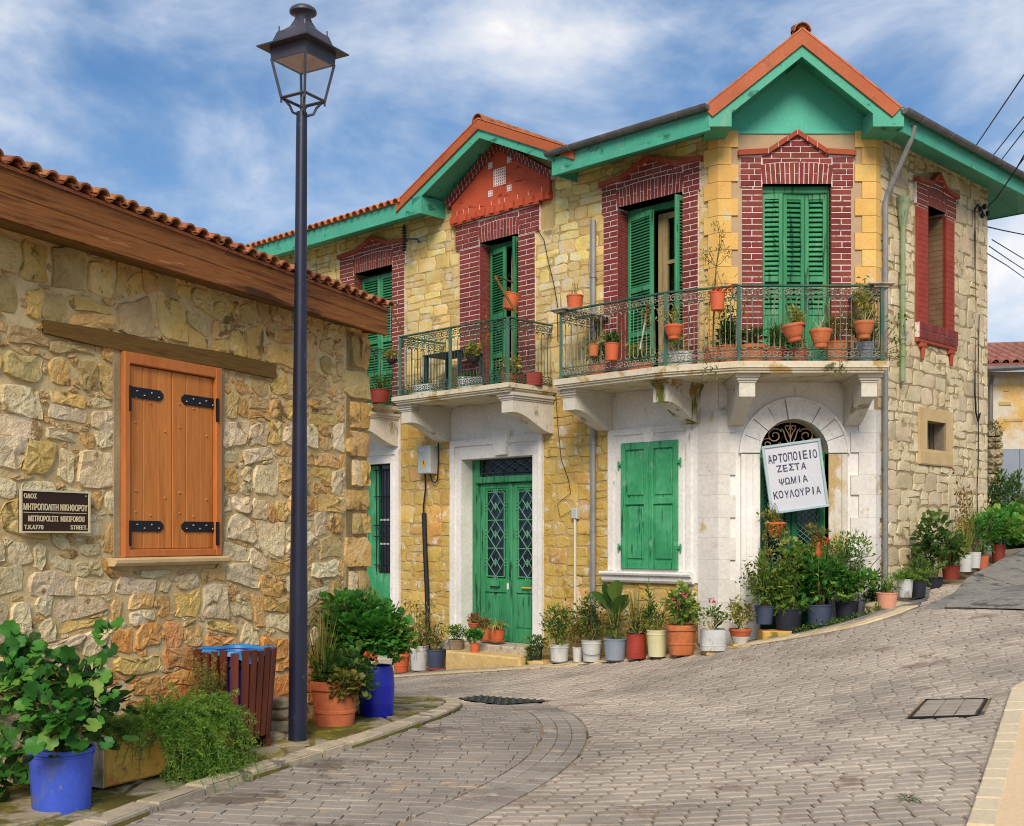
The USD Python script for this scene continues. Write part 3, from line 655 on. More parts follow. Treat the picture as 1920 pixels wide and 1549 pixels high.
KL = smooth_line(kerb_line)
walk_left = Polygon(list(KL.coords) + [(-8, 13), (-8, 0), (-3, 0)]).buffer(0)
house_line = [np.array([-5.2, 22.6])] + [G(u, v) for u, v in [(640, 1277), (740, 1272), (900, 1262), (1061, 1249), (1200, 1236), (1340, 1221), (1480, 1201), (1600, 1180), (1680, 1156), (1722, 1139)]]
HL = smooth_line(house_line)
house_in = [C.P(1.2, 0, .2)[:2], np.array([4.6, 15.05]), np.array([2.6, 15.05]), A.P(10.5, 0, -.1)[:2]]
walk_house = Polygon(list(HL.coords) + [tuple(p) for p in house_in]).buffer(0)
conc_far = Polygon([G(1731, 1143), G(1925, 1146), (10.5, 17.0), (16, 30), (11.2, 30), C.P(4.6, 0, .3)[:2], C.P(3.2, 0, .5)[:2], C.P(1.8, 0, .45)[:2]]).buffer(0)
cream_edge = [G(1812, 1560), G(1850, 1445), G(1880, 1350), G(1897, 1297), G(1925, 1283)]
cream = Polygon([tuple(p) for p in cream_edge] + [(7.5, 11.2), (9, 3), (1.9, 3.0)]).buffer(0)
road_all = sbox(-9, 2.0, 12, 24).difference(walk_left).difference(walk_house).difference(cream).difference(conc_far)
road_all = road_all.intersection(Polygon([(-9, 2), (12, 2), (12, 16.2), (7.5, 15.4), (5.6, 15.4), (4.0, 15.2), (2.4, 15.6), (-1.6, 19.6), (-5.6, 24), (-9, 24)]))
road_mb = drape(MB(), sbox(-9, 2, 12, 24).intersection(road_all.buffer(.12)), -.014, .45)
road = struct('road', road_mb, 'paver_joint')
# curved drain course that divides the two areas of paving
band_pts = [G(u, v) for u, v in [(960, 1316), (1000, 1324), (1045, 1343), (1062, 1372), (1052, 1402), (1018, 1436), (960, 1472), (880, 1512), (800, 1552), (640, 1640)]]
BL = smooth_line(band_pts)
band = BL.buffer(.17, cap_style=2).intersection(road_all)
manhole_px = [(1703, 1347), (1833, 1343), (1852, 1311), (1735, 1313)]
manhole = Polygon([G(*p) for p in manhole_px])
grate_c = G3(938, 1313)
grate = Polygon([G(u, v) for u, v in [(857, 1311), (900, 1305), (1037, 1315), (940, 1322)]])
open_road = road_all.difference(band.buffer(.012)).difference(manhole.buffer(.03)).difference(grate.buffer(.01))
split = Polygon(list(BL.coords) + [(-9, 1), (-9, 26), tuple(BL.coords[0])]).buffer(0)
side_left = Polygon([tuple(p) for p in BL.coords] + [(-12, 2.0), (-12, 11.0), tuple(G(840, 1318))]).buffer(0)

def pave(region, angle, w, h, gap, rnd, wav=.0):
    out = []; x0, y0, x1, y1 = region.bounds; cx, cy = (x0 + x1) / 2, (y0 + y1) / 2; rad = math.hypot(x1 - x0, y1 - y0) / 2 + 1
    ca, sa = math.cos(angle), math.sin(angle)
    from shapely.prepared import prep
    P_, j = prep(region), 0
    y = -rad
    while y < rad:
        x = -rad + (w / 2 if j % 2 else 0) + rnd.uniform(-.03, .03)
        while x < rad:
            ww = w * rnd.uniform(.93, 1.07)
            q = [(x + gap / 2, y + gap), (x + ww - gap / 2, y + gap), (x + ww - gap / 2, y + h - gap), (x + gap / 2, y + h - gap)]
            q = [(a + rnd.uniform(-.003, .003), b + wav * math.sin(a * 1.3) + rnd.uniform(-.003, .003)) for a, b in q]
            q = [(cx + a * ca - b * sa, cy + a * sa + b * ca) for a, b in q]
            if P_.intersects(Point(q[0])) or P_.intersects(Point(q[2])):
                p = Polygon(q)
                if not P_.contains(p): p = p.intersection(region)
                for g in getattr(p, 'geoms', [p]):
                    if g.geom_type == 'Polygon' and g.area > .0015: out.append(g)
            x += ww
        y += h; j += 1
    return out
def lay_blocks(parent, polys, mat, name, stuff, keep, dz, h, rnd, bev=.011, uneven=.004):
    polys = sorted(polys, key=lambda p: math.hypot(*p.centroid.coords[0]))
    inview = [p for p in polys if p.centroid.y > 5.7 and abs(p.centroid.x / p.centroid.y) < .44]
    first = set(id(p) for p in inview[:keep]); rest = MB()
    for p in polys:
        mb = block_on_ground(p, dz, h, bev, rnd.uniform(-uneven, uneven))
        if not mb.v: continue
        if id(p) in first: obj(name, mb, mat, parent)
        else: rest.merge(mb)
    if rest.v: obj(stuff, rest, mat, parent, kind='stuff')
rr = random.Random(21)
lp, rp = pave(open_road.intersection(side_left), -.10, .175, .106, .005, rr, .015), pave(open_road.difference(side_left), -.02, .17, .106, .008, rr, .02)
lay_blocks(road, rp, 'paver_b', 'paver', 'far_pavers', 170, 0, .03, rr)
lay_blocks(road, lp, 'paver', 'paver', 'far_pavers', 130, 0, .03, rr, .005)
# drain course: stones set across the curve
bs, L = [], BL.length; k = 0.0
while k < L - .1:
    w = .175
    a, b = BL.interpolate(k + .006), BL.interpolate(min(k + w - .006, L)); ta = np.array([b.x - a.x, b.y - a.y]); ta /= np.linalg.norm(ta) + 1e-9; nn = np.array([-ta[1], ta[0]])
    for e0, e1 in ((-.165, -.058), (-.054, .054), (.058, .165)):
        q = Polygon([np.array([a.x, a.y]) + nn * e0, np.array([b.x, b.y]) + nn * e0, np.array([b.x, b.y]) + nn * e1, np.array([a.x, a.y]) + nn * e1]).buffer(0).intersection(road_all)
        if q.geom_type == 'Polygon' and q.area > .004: bs.append(q)
    k += w
lay_blocks(road, bs, 'paver', 'drain_stone', 'far_drain_stones', 60, -.001, .03, rr, .006, .002)

# left pavement: mossy bed, broken flagstones, kerb stones
pav = struct('pavement', drape(MB(), walk_left.intersection(sbox(-6, 4, 1, 13.2)), .022, .3, .06), 'mossy_ground')
seedr = np.random.default_rng(4); pts = seedr.uniform([-6, 4], [1, 13.4], (420, 2)); vv = Voronoi(pts)
inner = walk_left.difference(KL.buffer(.17)).intersection(sbox(-5, 5, 1, 13))
flags = []
for reg in vv.point_region:
    r = vv.regions[reg]
    if -1 in r or not r: continue
    p = Polygon(vv.vertices[r]).buffer(-.018).intersection(inner)
    if p.geom_type == 'Polygon' and p.area > .012: flags.append(p.simplify(.01))
lay_blocks(pav, flags, 'flagstone', 'flagstone', 'far_flagstones', 80, .036, .04, rr, .01, .006)
def kerbs(line, inside, width, lens, mat, parent, dz, h, keep, bev=.012):
    out, k = [], 0.0
    while k < line.length - .05:
        w = rr.uniform(*lens); m = min(k + w, line.length)
        seg = [line.interpolate(x) for x in np.linspace(k + .006, m - .006, 4)]
        s = np.array([[p.x, p.y] for p in seg]); t = np.gradient(s, axis=0); t /= np.linalg.norm(t, axis=1, keepdims=True) + 1e-9
        nn = np.stack([-t[:, 1], t[:, 0]], -1) * (1 if inside == 'left' else -1)
        q = Polygon(np.vstack([s, (s + nn * width)[::-1]]))
        if q.is_valid: out.append(q)
        k = m
    lay_blocks(parent, out, mat, 'kerb_stone', 'far_kerb_stones', keep, dz, h, rr, bev, .003)
kerbs(KL, 'left', .15, (.34, .5), 'kerb_stone', pav, .05, .09, 60)
# strip of paving along the house, with its pale flat kerb
pav2 = struct('pavement', drape(MB(), walk_house, .012, .35, .04), 'concrete_grey')
kerbs(HL, 'left', .17, (.4, .6), 'kerb_light', pav2, .026, .05, 60, .008)
kerbs(HL.parallel_offset(.185, 'left'), 'left', .17, (.3, .55), 'kerb_stone', pav2, .024, .05, 60, .008)
# the concrete lane that climbs past the house
lane = struct('lane', drape(MB(), conc_far, .004, .5, .03), 'concrete_grey')
cs = []
for p in pave(conc_far.intersection(sbox(3, 12, 12, 20)).buffer(-.03), .35, 1.35, .95, .02, rr): cs.append(p)
lay_blocks(lane, cs, 'concrete_grey', 'slab', 'far_slabs', 40, .016, .02, rr, .006, .003)
setts_reg = Polygon([G(1770, 1143), G(1926, 1146), G(1926, 1078), G(1880, 1084), G(1815, 1112)]).buffer(0).intersection(conc_far)
setts = struct('sett_paving', drape(MB(), setts_reg, .020, .5), 'paver_joint')
lay_blocks(setts, pave(setts_reg.buffer(-.01), .5, .19, .12, .008, rr), 'concrete_grey', 'sett', 'far_setts', 60, .034, .02, rr)
# cream pavement at the right
pav3 = struct('pavement', drape(MB(), cream, .03, .4, .06), 'cream_paving')
CL = LineString([tuple(p) for p in cream_edge])
kerbs(CL, 'right', .13, (.22, .3), 'cream_kerb', pav3, .042, .08, 40, .008)
# ------------------------------------------------------------ the corner house
HOUSE = thing('corner_house', 'two storey yellow stone corner house with red brick window surrounds and green shutters', 'house', (2.61, 15.0, -1.2))
EO = .50                                       # how far the eaves stand out
def solve_off(fr, s, u):
    a, b = -1.2, .6
    for _ in range(50):
        m = (a + b) / 2
        if (fr.S(u, m) - s) * (fr.S(u, a) - s) <= 0: b = m
        else: a = m
    return (a + b) / 2
def rect(a, b, c, d): return sbox(min(a, c), min(b, d), max(a, c), max(b, d))
A2 = (.538, 1.632, 4.47); A1 = (3.501, 4.325, 4.46); A3 = (6.39, 7.40, 4.47)      # openings: s0, s1, top
DOOR = (3.209, 4.727, 1.20); LOWWIN = (.60, 1.54, -.42, 1.27); LDOOR = (6.43, 7.75, 1.22)
ARC, ARR, ARZ = .942, .43, 1.063
B2 = (.538, 1.41, 4.45)
CW = (1.437, 1.985, 2.86, 4.47); CS = (1.42, 1.985, 1.19, 1.575)
openA = unary_union([rect(A2[0], 2.10, A2[1], A2[2]), rect(A1[0], 2.13, A1[1], A1[2]), rect(A3[0], 2.1, A3[1], A3[2]), rect(DOOR[0], -1.62, DOOR[1], DOOR[2]), rect(LOWWIN[0], LOWWIN[2], LOWWIN[1], LOWWIN[3]), rect(LDOOR[0], -2.1, LDOOR[1], LDOOR[2])])
arch = unary_union([rect(ARC - ARR, -1.5, ARC + ARR, ARZ), Point(ARC, ARZ).buffer(ARR, quad_segs=12).intersection(rect(0, ARZ, 3, 3))])
openB = unary_union([rect(B2[0], 2.10, B2[1], B2[2]), arch])
openC = unary_union([rect(CW[0], CW[2], CW[1], CW[3]), rect(CS[0], CS[2], CS[1], CS[3])])
wallA = rect(0, -3.1, 10.6, 5.18); wallB = rect(0, -1.9, 1.957, 5.14); wallC = rect(0, -1.7, 3.42, 5.16)
pl = [Polygon([(0, -2), (0, 2.02), (1.84, 2.02), (1.80, 1.5), (1.79, -.58), (.204, -.585), (.225, -1.0), (.16, -2)]), rect(3.02, -2.3, 4.97, 2.04), rect(6.21, -2.6, 8.4, 2.04)]
plasterA = unary_union(pl)
WA = obj('wall', MB().prism(A, wallA.difference(openA), -.34, 0), 'yellow_mortar', HOUSE)
WB = obj('wall', MB().prism(B, wallB.difference(openB), -.34, 0), 'white_plaster', HOUSE)
WC = obj('wall', MB().prism(C, wallC.difference(openC), -.34, 0), 'grey_mortar', HOUSE)
obj('plaster', MB().prism(A, pl[0].difference(openA), 0.0005, .026), 'white_plaster', HOUSE, label='white plaster round the shuttered window and the corner')
obj('plaster', MB().prism(A, pl[1].difference(openA), 0.0005, .026), 'white_plaster', HOUSE)
obj('plaster', MB().prism(A, pl[2].difference(openA), 0.0005, .026), 'white_plaster', HOUSE)
obj('render', MB().prism(B, rect(.02, 2.1, 1.94, 5.12).difference(openB), 0.0005, .012), 'pink_render', HOUSE)
# back walls and dark rooms behind the openings
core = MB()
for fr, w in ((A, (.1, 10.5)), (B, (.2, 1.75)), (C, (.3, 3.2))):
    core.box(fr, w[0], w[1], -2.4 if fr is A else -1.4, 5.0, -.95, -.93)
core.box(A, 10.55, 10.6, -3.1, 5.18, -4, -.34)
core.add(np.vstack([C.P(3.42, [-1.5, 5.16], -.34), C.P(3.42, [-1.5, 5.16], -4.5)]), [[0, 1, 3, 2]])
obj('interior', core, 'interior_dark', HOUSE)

# surrounds of the upper openings (outer outline on the wall), kept free of stones
def gable_outline(c, half, ear, zear, zapex, z0, jamb_half):
    return Polygon([(c - jamb_half, z0), (c + jamb_half, z0), (c + jamb_half, zear - .42), (c + half, zear - .42), (c + half, zear), (c, zapex), (c - half, zear), (c - half, zear - .42), (c - jamb_half, zear - .42)])
sur2 = gable_outline(1.085, .80, 0, 4.86, 5.06, 2.1, .785)
sur1 = Polygon([(3.19, 2.1), (4.75, 2.1), (4.75, 4.43), (4.93, 4.45), (4.93, 5.2), (3.9, 5.86), (2.80, 5.2), (2.80, 4.43), (3.19, 4.43)])
sur3 = gable_outline(6.94, .86, 0, 4.84, 5.02, 2.1, .85)
surC = Polygon([(1.1, 2.6), (2.28, 2.6), (2.28, 4.4), (2.33, 4.78), (1.7, 4.98), (1.04, 4.8), (1.1, 4.4)])
rs = random.Random(5)
regA = wallA.difference(unary_union([plasterA, sur1, sur2, sur3, openA, rect(0, 2, .16, 5.2)])).intersection(rect(0, -2.7, 10.6, 5.16)).buffer(-.004)
upA, lowA = regA.intersection(rect(0, 2.0, 10.6, 5.2)), regA.intersection(rect(0, -2.7, 10.6, 2.0))
stA = coursed(upA, 0, 10.6, 2.0, 5.2, (.11, .25), (.12, .46), .010, rs, .020)
stL = coursed(lowA, 0, 8.5, -2.7, 2.0, (.13, .30), (.14, .46), .014, rs, .026)
regC = wallC.difference(unary_union([surC, openC, rect(1.2, .98, 2.2, 1.74), rect(0, -1.7, .10, 2.0), rect(0, 2, .12, 5.2)])).buffer(-.004)
stC = coursed(regC, 0, 3.42, -1.6, 5.16, (.12, .28), (.14, .44), .012, rs, .028)
vis = lambda p: p.centroid.x < 7.6
lay(WA, A, [p for p in stA if vis(p)], ['yellow_stone'], 0.0, (.004, .009), .6, keep=95, stuffname='wall_stones', n=10, shrink=.10)
lay(WA, A, [p for p in stA if not vis(p)], ['yellow_stone'], 0.0, (.005, .012), .6, keep=0, stuffname='wall_stones', n=8, shrink=.10)
lay(WA, A, [p for p in stL if not (p.centroid.x > 5.0 and p.centroid.z if False else False)], ['yellow_stone_low'], 0.0, (.006, .015), .9, keep=85, stuffname='wall_stones', n=10, shrink=.11)
lay(WC, C, stC, ['grey_stone'], 0.0, (.005, .012), .9, keep=120, stuffname='wall_stones', n=10, shrink=.09)

# corner stones
def corner_stone(fa, fb, sa, sb, corner_a, corner_b, z0, z1, t):
    """a block round a corner: sa along wall fa, sb along wall fb, t proud of both"""
    pa, pb = fa.P(corner_a + sa, 0, 0), fb.P(corner_b + sb, 0, 0); c = fa.P(corner_a, 0, 0)
    oa, ob = pa + fa.n * t, pb + fb.n * t
    k = (fa.n + fb.n); oc = c + k * t / (1 + fa.n @ fb.n)
    ring = [pa - fa.n * .02, oa, oc, ob, pb - fb.n * .02, c - k * .03]
    ring = [p[:2] for p in ring]
    poly = Polygon(ring)
    m = trimesh.creation.extrude_polygon(poly, z1 - z0, engine='earcut')
    return MB().add(m.vertices + [0, 0, z0], m.faces)
z, k = 2.12, 0
while z < 5.05:
    h = .215; z1 = min(z + h - .006, 5.12)
    a, b = ((.205, .15), (.14, .235))[k % 2]
    obj('corner_stone', corner_stone(A, B, a, b, 0, 0, z, z1, .035), 'quoin_yellow', HOUSE)
    a, b = ((-.16, .13), (-.25, .10))[k % 2]
    obj('corner_stone', corner_stone(B, C, a, b, 1.957, 0, z, z1, .035), 'quoin_yellow', HOUSE)
    z += h; k += 1
z, k = -1.35, 0
while z < 1.40:
    h = .285 if k % 2 == 0 else .25
    z1 = min(z + h - .002, 1.98)
    obj('corner_stone', corner_stone(A, B, .30, (.205, .135)[k % 2], 0, 0, z, z1, .032), 'quoin_white', HOUSE)
    obj('corner_stone', corner_stone(B, C, (-.20, -.30)[k % 2], (.12, .085)[k % 2], 1.957, 0, z, z1, .032), 'quoin_white', HOUSE)
    z += h; k += 1

# ------------------------------------------------------------ brick surrounds
def brick_surround(name, fr, s0, s1, top, z0, jl, jr, reveal, ear, zear, zapex, rnd, single, cap_t=.065, mat='brick_red', joint='brick_joint', cap='brick_trim', painted=True):
    """brick jambs with reveals, a flat arch of upright bricks, a low brick gable and its moulded cap"""
    base = MB(); o = .0335; ow = .038; c = (s0 + s1) / 2; arch_top = top + .245
    L, Rr = s0 - jl, s1 + jr
    for a, b in ((L, s0), (s1, Rr)): base.box(fr, a, b, z0, top - .03, -.02, o)
    ebl, ebr = L - ear, Rr + ear
    poly = Polygon([(ebl, top - .03), (s0, top - .03), (s0, top), (s1, top), (s1, top - .03), (ebr, top - .03), (ebr, zear), (c + (s1 - s0) * .5, zear + .02), (c, zapex), (c - (s1 - s0) * .5, zear + .02), (ebl, zear)])
    base.prism(fr, poly, -.02, o)
    for a, b in ((s0 - .02, s0), (s1, s1 + .02)): base.box(fr, a, b, z0, top, -reveal, o - .002)
    base.box(fr, s0, s1, top, top + .02, -reveal, o - .002)
    par = obj(name, base, joint, HOUSE)
    rest = MB(); g = .0105
    def put(mb):
        if single: obj('brick', mb, mat, par)
        else: rest.merge(mb)
    z, k, ch = z0, 0, .0735
    while z < top - .035:
        zz = min(z + ch, top - .03)
        for a, b in ((L, s0), (s1, Rr)):
            if k % 2 == 0: cuts = [a, b]
            else: cuts = [a, (a + b) / 2 + rnd.uniform(-.01, .01), b]
            for p, q in zip(cuts[:-1], cuts[1:]):
                put(MB().box(fr, p + (g / 2 if p != a else 0), q - (g / 2 if q != b else -.0), z + g / 2, zz - g / 2, o - .01, ow + rnd.uniform(-.0012, .0015), .003, back=False))
        # reveal bricks
        for sx, sg in ((s0, -1), (s1, 1)):
            cuts = [-reveal + .005, ow - .004] if k % 2 == 0 else [-reveal + .005, -reveal * .45, ow - .004]
            for p, q in zip(cuts[:-1], cuts[1:]):
                rest.box(fr, sx, sx - sg * .008, z + g / 2, zz - g / 2, p + g / 2, q - g / 2)
        z += ch; k += 1
    # ears beside the arch
    z, k = top - .03, 0
    sp = .04
    while z < zear - .02:
        zz = min(z + ch, zear)
        for a, b in ((ebl, s0 - sp * .2), (s1 + sp * .2, ebr)):
            w = b - a; cuts = [a, a + w * (.42 if k % 2 else .68), b]
            for p, q in zip(cuts[:-1], cuts[1:]):
                put(MB().box(fr, p + g / 2, q - g / 2, z + g / 2, zz - g / 2, o - .01, ow + .004, .004, back=False))
        z += ch; k += 1
    # upright arch bricks, every second one in two halves
    n = max(6, int(round((s1 - s0) / .062))); n += (n + 1) % 2
    for q in range(n):
        t0, t1 = q / n, (q + 1) / n
        fan = .05
        b0, b1 = s0 + (s1 - s0) * t0, s0 + (s1 - s0) * t1
        u0, u1 = b0 + (t0 - .5) * fan, b1 + (t1 - .5) * fan
        cv = lambda t: .03 * (1 - (2 * t - 1) ** 2)
        hs = [(0, 1)] if q % 2 == 0 else [(0, .5), (.5, 1)]
        for h0, h1 in hs:
            zb = top - .004 + (arch_top - top + .004) * h0; zt = top + (arch_top - top) * h1 - (.0 if h1 == 1 else .0)
            L0, L1 = b0 + (u0 - b0) * h0, b1 + (u1 - b1) * h0; T0, T1 = b0 + (u0 - b0) * h1, b1 + (u1 - b1) * h1
            put(MB().prism(fr, Polygon([(L0 + g / 2, zb + g / 2 + cv(t0) * h0), (L1 - g / 2, zb + g / 2 + cv(t1) * h0), (T1 - g / 2, zt - g / 2 + cv(t1) * h1), (T0 + g / 2, zt - g / 2 + cv(t0) * h1)]), o - .005, ow))
    # courses in the little gable
    z, k = arch_top + .006, 0; hw = (s1 - s0) * .42
    arcp = Polygon([(s0 - .05, arch_top - .1)] + [(s0 + (s1 - s0) * t, arch_top + cv(t) + g * .6) for t in np.linspace(0, 1, 9)] + [(s1 + .05, arch_top - .1)])
    tri = Polygon([(s0, arch_top), (s1, arch_top), (s1, max(zear, arch_top + .01)), (c + hw, max(zear + .015, arch_top + .012)), (c, max(zapex, arch_top + .02)), (c - hw, max(zear + .015, arch_top + .012)), (s0, max(zear, arch_top + .01))]).buffer(0).difference(arcp)
    while z < zapex - .03:
        x = s0 - (k % 2) * .12
        while x < s1:
            b = sbox(x + g / 2, z + g / 2, x + .24 - g / 2, z + ch - g / 2).intersection(tri)
            if b.geom_type == 'Polygon' and b.area > .0008: put(MB().prism(fr, b, o - .005, ow))
            x += .24
        z += ch; k += 1
    if rest.v: obj('brickwork', rest, mat, par, kind='stuff')
    # moulded cap: sloping bricks
    hw = (s1 - s0) * .42
    for p, q, nn in (((ebl - .03, zear), (c - hw, zear + .02), 1), ((c - hw, zear + .02), (c, zapex), 3), ((c, zapex), (c + hw, zear + .02), 3), ((c + hw, zear + .02), (ebr + .03, zear), 1)):
        for m in range(nn):
            a = np.array(p) + (np.array(q) - np.array(p)) * m / nn; b = np.array(p) + (np.array(q) - np.array(p)) * (m + 1) / nn
            d = (b - a) / np.linalg.norm(b - a); a2, b2 = a + d * .004, b - d * .004
            obj('cap_brick', MB().prism(fr, Polygon([a2, b2, b2 + [0, cap_t], a2 + [0, cap_t]]), -.01, .085), cap, par)
            if m or nn == 3:
                obj('cap_joint', MB().prism(fr, Polygon([a - d * .004, a + d * .004, a + d * .004 + [0, cap_t - .004], a - d * .004 + [0, cap_t - .004]]), -.01, .080), joint, par)
    return par
rb = random.Random(9)
brick_surround('window_surround', A, A2[0], A2[1], 4.47, 2.105, .235, .235, .24, .035, 4.80, 4.99, rb, True)
brick_surround('window_surround', B, B2[0], B2[1], 4.45, 2.105, .25, .245, .20, .03, 4.80, 5.06, rb, True)
brick_surround('window_surround', A, A3[0], A3[1], 4.47, 2.105, .30, .36, .24, .03, 4.78, 4.96, rb, False)
brick_surround('window_surround', C, CW[0], CW[1], 4.47, 4.40, .29, .25, .30, .05, 4.72, 4.92, rb, False, .055)
# plain painted jambs and brick sill of the side window
cj = MB(); cj.box(C, 1.13, CW[0], 2.86, 4.40, -.02, .036, .004); cj.box(C, CW[1], 2.245, 2.86, 4.40, -.02, .036, .004)
cj.box(C, CW[0] - .02, CW[0], 2.86, 4.47, -.30, .034); cj.box(C, CW[1], CW[1] + .02, 2.86, 4.47, -.30, .034)
pjm = obj('painted_jamb', cj, 'brick_trim', HOUSE)
jm = MB(); z = 2.86
while z < 4.4:
    jm.box(C, 1.13, CW[0], z, z + .004, .036, .0375); jm.box(C, CW[1], 2.245, z, z + .004, .036, .0375)
    for k in range(1): jm.box(C, CW[1] - .0015, CW[1], z, z + .004, -.28, .03)
    z += .074
obj('joints', jm, 'brick_joint_red', pjm, kind='stuff')
sl = obj('brick_sill', MB().box(C, 1.12, 2.28, 2.66, 2.86, -.02, .06), 'brick_joint', HOUSE)
for k in range(15):
    a = 1.12 + k * 1.16 / 15
    obj('brick', MB().box(C, a + .005, a + 1.16 / 15 - .005, 2.765, 2.862, -.02, .075, .004), 'brick_red', sl)
    obj('brick', MB().box(C, a + .005, a + 1.16 / 15 - .005, 2.662, 2.755, -.02, .072, .004), 'brick_red', sl)
obj('sill_edge', MB().box(C, 1.10, 2.30, 2.60, 2.66, -.02, .05, .01), 'brick_trim', sl)
for a in (1.19, 2.06):
    obj('bracket', MB().box(C, a, a + .16, 2.54, 2.60, 0, .06, .01).lathe(C.P(a + .08, 2.38, .035), [(.02, 0), (.026, .05), (.035, .16)], 8), 'brick_trim', sl, smooth=40)

# pediment over the door to the middle balcony
PED = Polygon([(2.86, 4.95), (4.93, 4.95), (4.93, 5.16), (3.90, 5.80), (2.86, 5.16)])
ped = obj('pediment', MB().prism(A, PED, -.02, .055), 'pediment_red', HOUSE)
n = 21
for k in range(n):
    a = 2.84 + k * (4.95 - 2.84) / n; w = (4.95 - 2.84) / n
    obj('brick', MB().prism(A, rect(a + .006, 4.835, a + w - .012, 4.945), -.01, .085 + (k % 2) * .02), 'pediment_red', ped)
dk = MB()
for k, s in enumerate((4.80, 4.66, 4.54, 4.30, 4.04, 3.88, 3.76, 3.50, 3.28, 3.02)): dk.box(A, s - .004, s + .004, 4.955, 5.03, .05, .0575)
obj('joints', dk, 'brick_joint', ped, kind='stuff')
for side, (x0, x1) in enumerate(((5.0, 3.90), (2.80, 3.90))):
    z0_, z1_ = 5.16, 5.84
    for row, (lo, hi, dp) in enumerate(((-.075, -.005, .09), (.0, .07, .125))):
        m = 15
        for k in range(m):
            t0, t1 = k / m, (k + 1) / m
            P0 = (x0 + (x1 - x0) * t0, z0_ + (z1_ - z0_) * t0); P1 = (x0 + (x1 - x0) * t1, z0_ + (z1_ - z0_) * t1)
            e = (x1 - x0) / m * .085
            obj('brick', MB().prism(A, Polygon([(P0[0] + e, P0[1] + lo), (P1[0] - e, P1[1] + lo), (P1[0] - e, P1[1] + hi), (P0[0] + e, P0[1] + hi)]), 0, dp), 'brick_red', ped)
    obj('joints', MB().prism(A, Polygon([(x0, z0_ - .07), (x1, z1_ - .07), (x1, z1_ + .0), (x0, z0_ + .0)]), -.01, .086), 'brick_joint', ped); obj('joints', MB().prism(A, Polygon([(x0, z0_ + .004), (x1, z1_ + .004), (x1, z1_ + .066), (x0, z0_ + .066)]), -.01, .121), 'brick_joint', ped)
# ear bricks and flat arch under the pediment
brick_surround('window_surround', A, A1[0], A1[1], 4.46, 2.135, .324, .435, .24, .10, 4.80, 4.80, rb, True, .03)
# pierced white tiles in the pediment
def pierced(s, z, n, m, w):
    t = MB(); poly = rect(s - n * w / 2, z - m * w / 2, s + n * w / 2, z + m * w / 2)
    holes = unary_union([Point(s - n * w / 2 + (i + .5) * w, z - m * w / 2 + (j + .5) * w).buffer(w * .3, quad_segs=2) for i in range(n) for j in range(m)])
    return t.prism(A, poly.difference(holes), .05, .062)
obj('vent_tile', pierced(3.865, 5.36, 6, 6, .043), 'tile_white', ped)
for ds, dz in ((.20, .20), (-.20, .20), (.20, -.20), (-.20, -.20)): obj('vent_tile', pierced(3.865 + ds, 5.36 + dz * 1.05, 2, 2, .045), 'tile_white', ped)

# ------------------------------------------------------------ shutters and balcony doors
def leaf_louvre(fr_origin, ddir, ndir, w, z0, z1, mat, splits, parent=HOUSE, single=False, th=.035, slat=.036, stile=.055, dark='green_dark', solid=None, name='shutter'):
    """a louvred leaf hinged at fr_origin, lying along ddir; splits: heights of the cross rails"""
    f = Fr(fr_origin, ddir, ndir); mb = MB()
    mb.box(f, 0, stile, z0, z1, 0, th, .004); mb.box(f, w - stile, w, z0, z1, 0, th, .004)
    hs = [z0] + list(splits) + [z1]
    rails = [(z0, z0 + .09), (z1 - .07, z1)] + [(q - .035, q + .035) for q in splits]
    for a, b in rails: mb.box(f, stile, w - stile, a, b, .001, th - .001)
    p = obj(name, mb, mat, parent)
    rails.sort(); many = MB()
    for (a0, a1), (b0, b1) in zip(rails[:-1], rails[1:]):
        if solid and b0 < solid:
            obj('panel', MB().box(f, stile, w - stile, a1, b0, .008, th - .014).box(f, stile + .03, w - stile - .03, a1 + .03, b0 - .03, .008, th - .006, .006), mat, p); continue
        z = a1 + slat * .2
        while z < b0 - slat * .5:
            pr = [(.002, z + slat * .62), (.006, z + slat * .72), (th - .003, z + .008), (th - .008, z)]
            m = MB().profile(f, pr, stile - .002, w - stile + .002)
            if single: obj('slat', m, mat, p)
            else: many.merge(m)
            z += slat
    if many.v: obj('slats', many, mat, p, kind='stuff')
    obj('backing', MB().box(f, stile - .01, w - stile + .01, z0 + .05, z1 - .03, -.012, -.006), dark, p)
    return p
# corner balcony door: three folding leaves
d0 = -.10
sl_, sr_ = B2[0] + .0, B2[1] - .01
wl = (sr_ - sl_ - .02) / 3
for k in range(3):
    ang = (0.10, -0.06, 0.05)[k]
    o_ = B.P(sl_ + .01 + k * wl, 0, d0 - .02 - (0, -.0, .01)[k]); dd = B.d * math.cos(ang) + B.n * math.sin(ang)
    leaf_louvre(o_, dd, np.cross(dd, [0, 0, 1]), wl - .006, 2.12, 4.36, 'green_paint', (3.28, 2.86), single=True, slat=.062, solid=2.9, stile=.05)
obj('door_frame', MB().box(B, B2[0], B2[1], 4.36, 4.45, -.20, -.06, .01).box(B, B2[0], B2[0] + .02, 2.1, 4.4, -.2, -.07).box(B, B2[1] - .02, B2[1], 2.1, 4.4, -.2, -.07), 'green_paint', HOUSE)
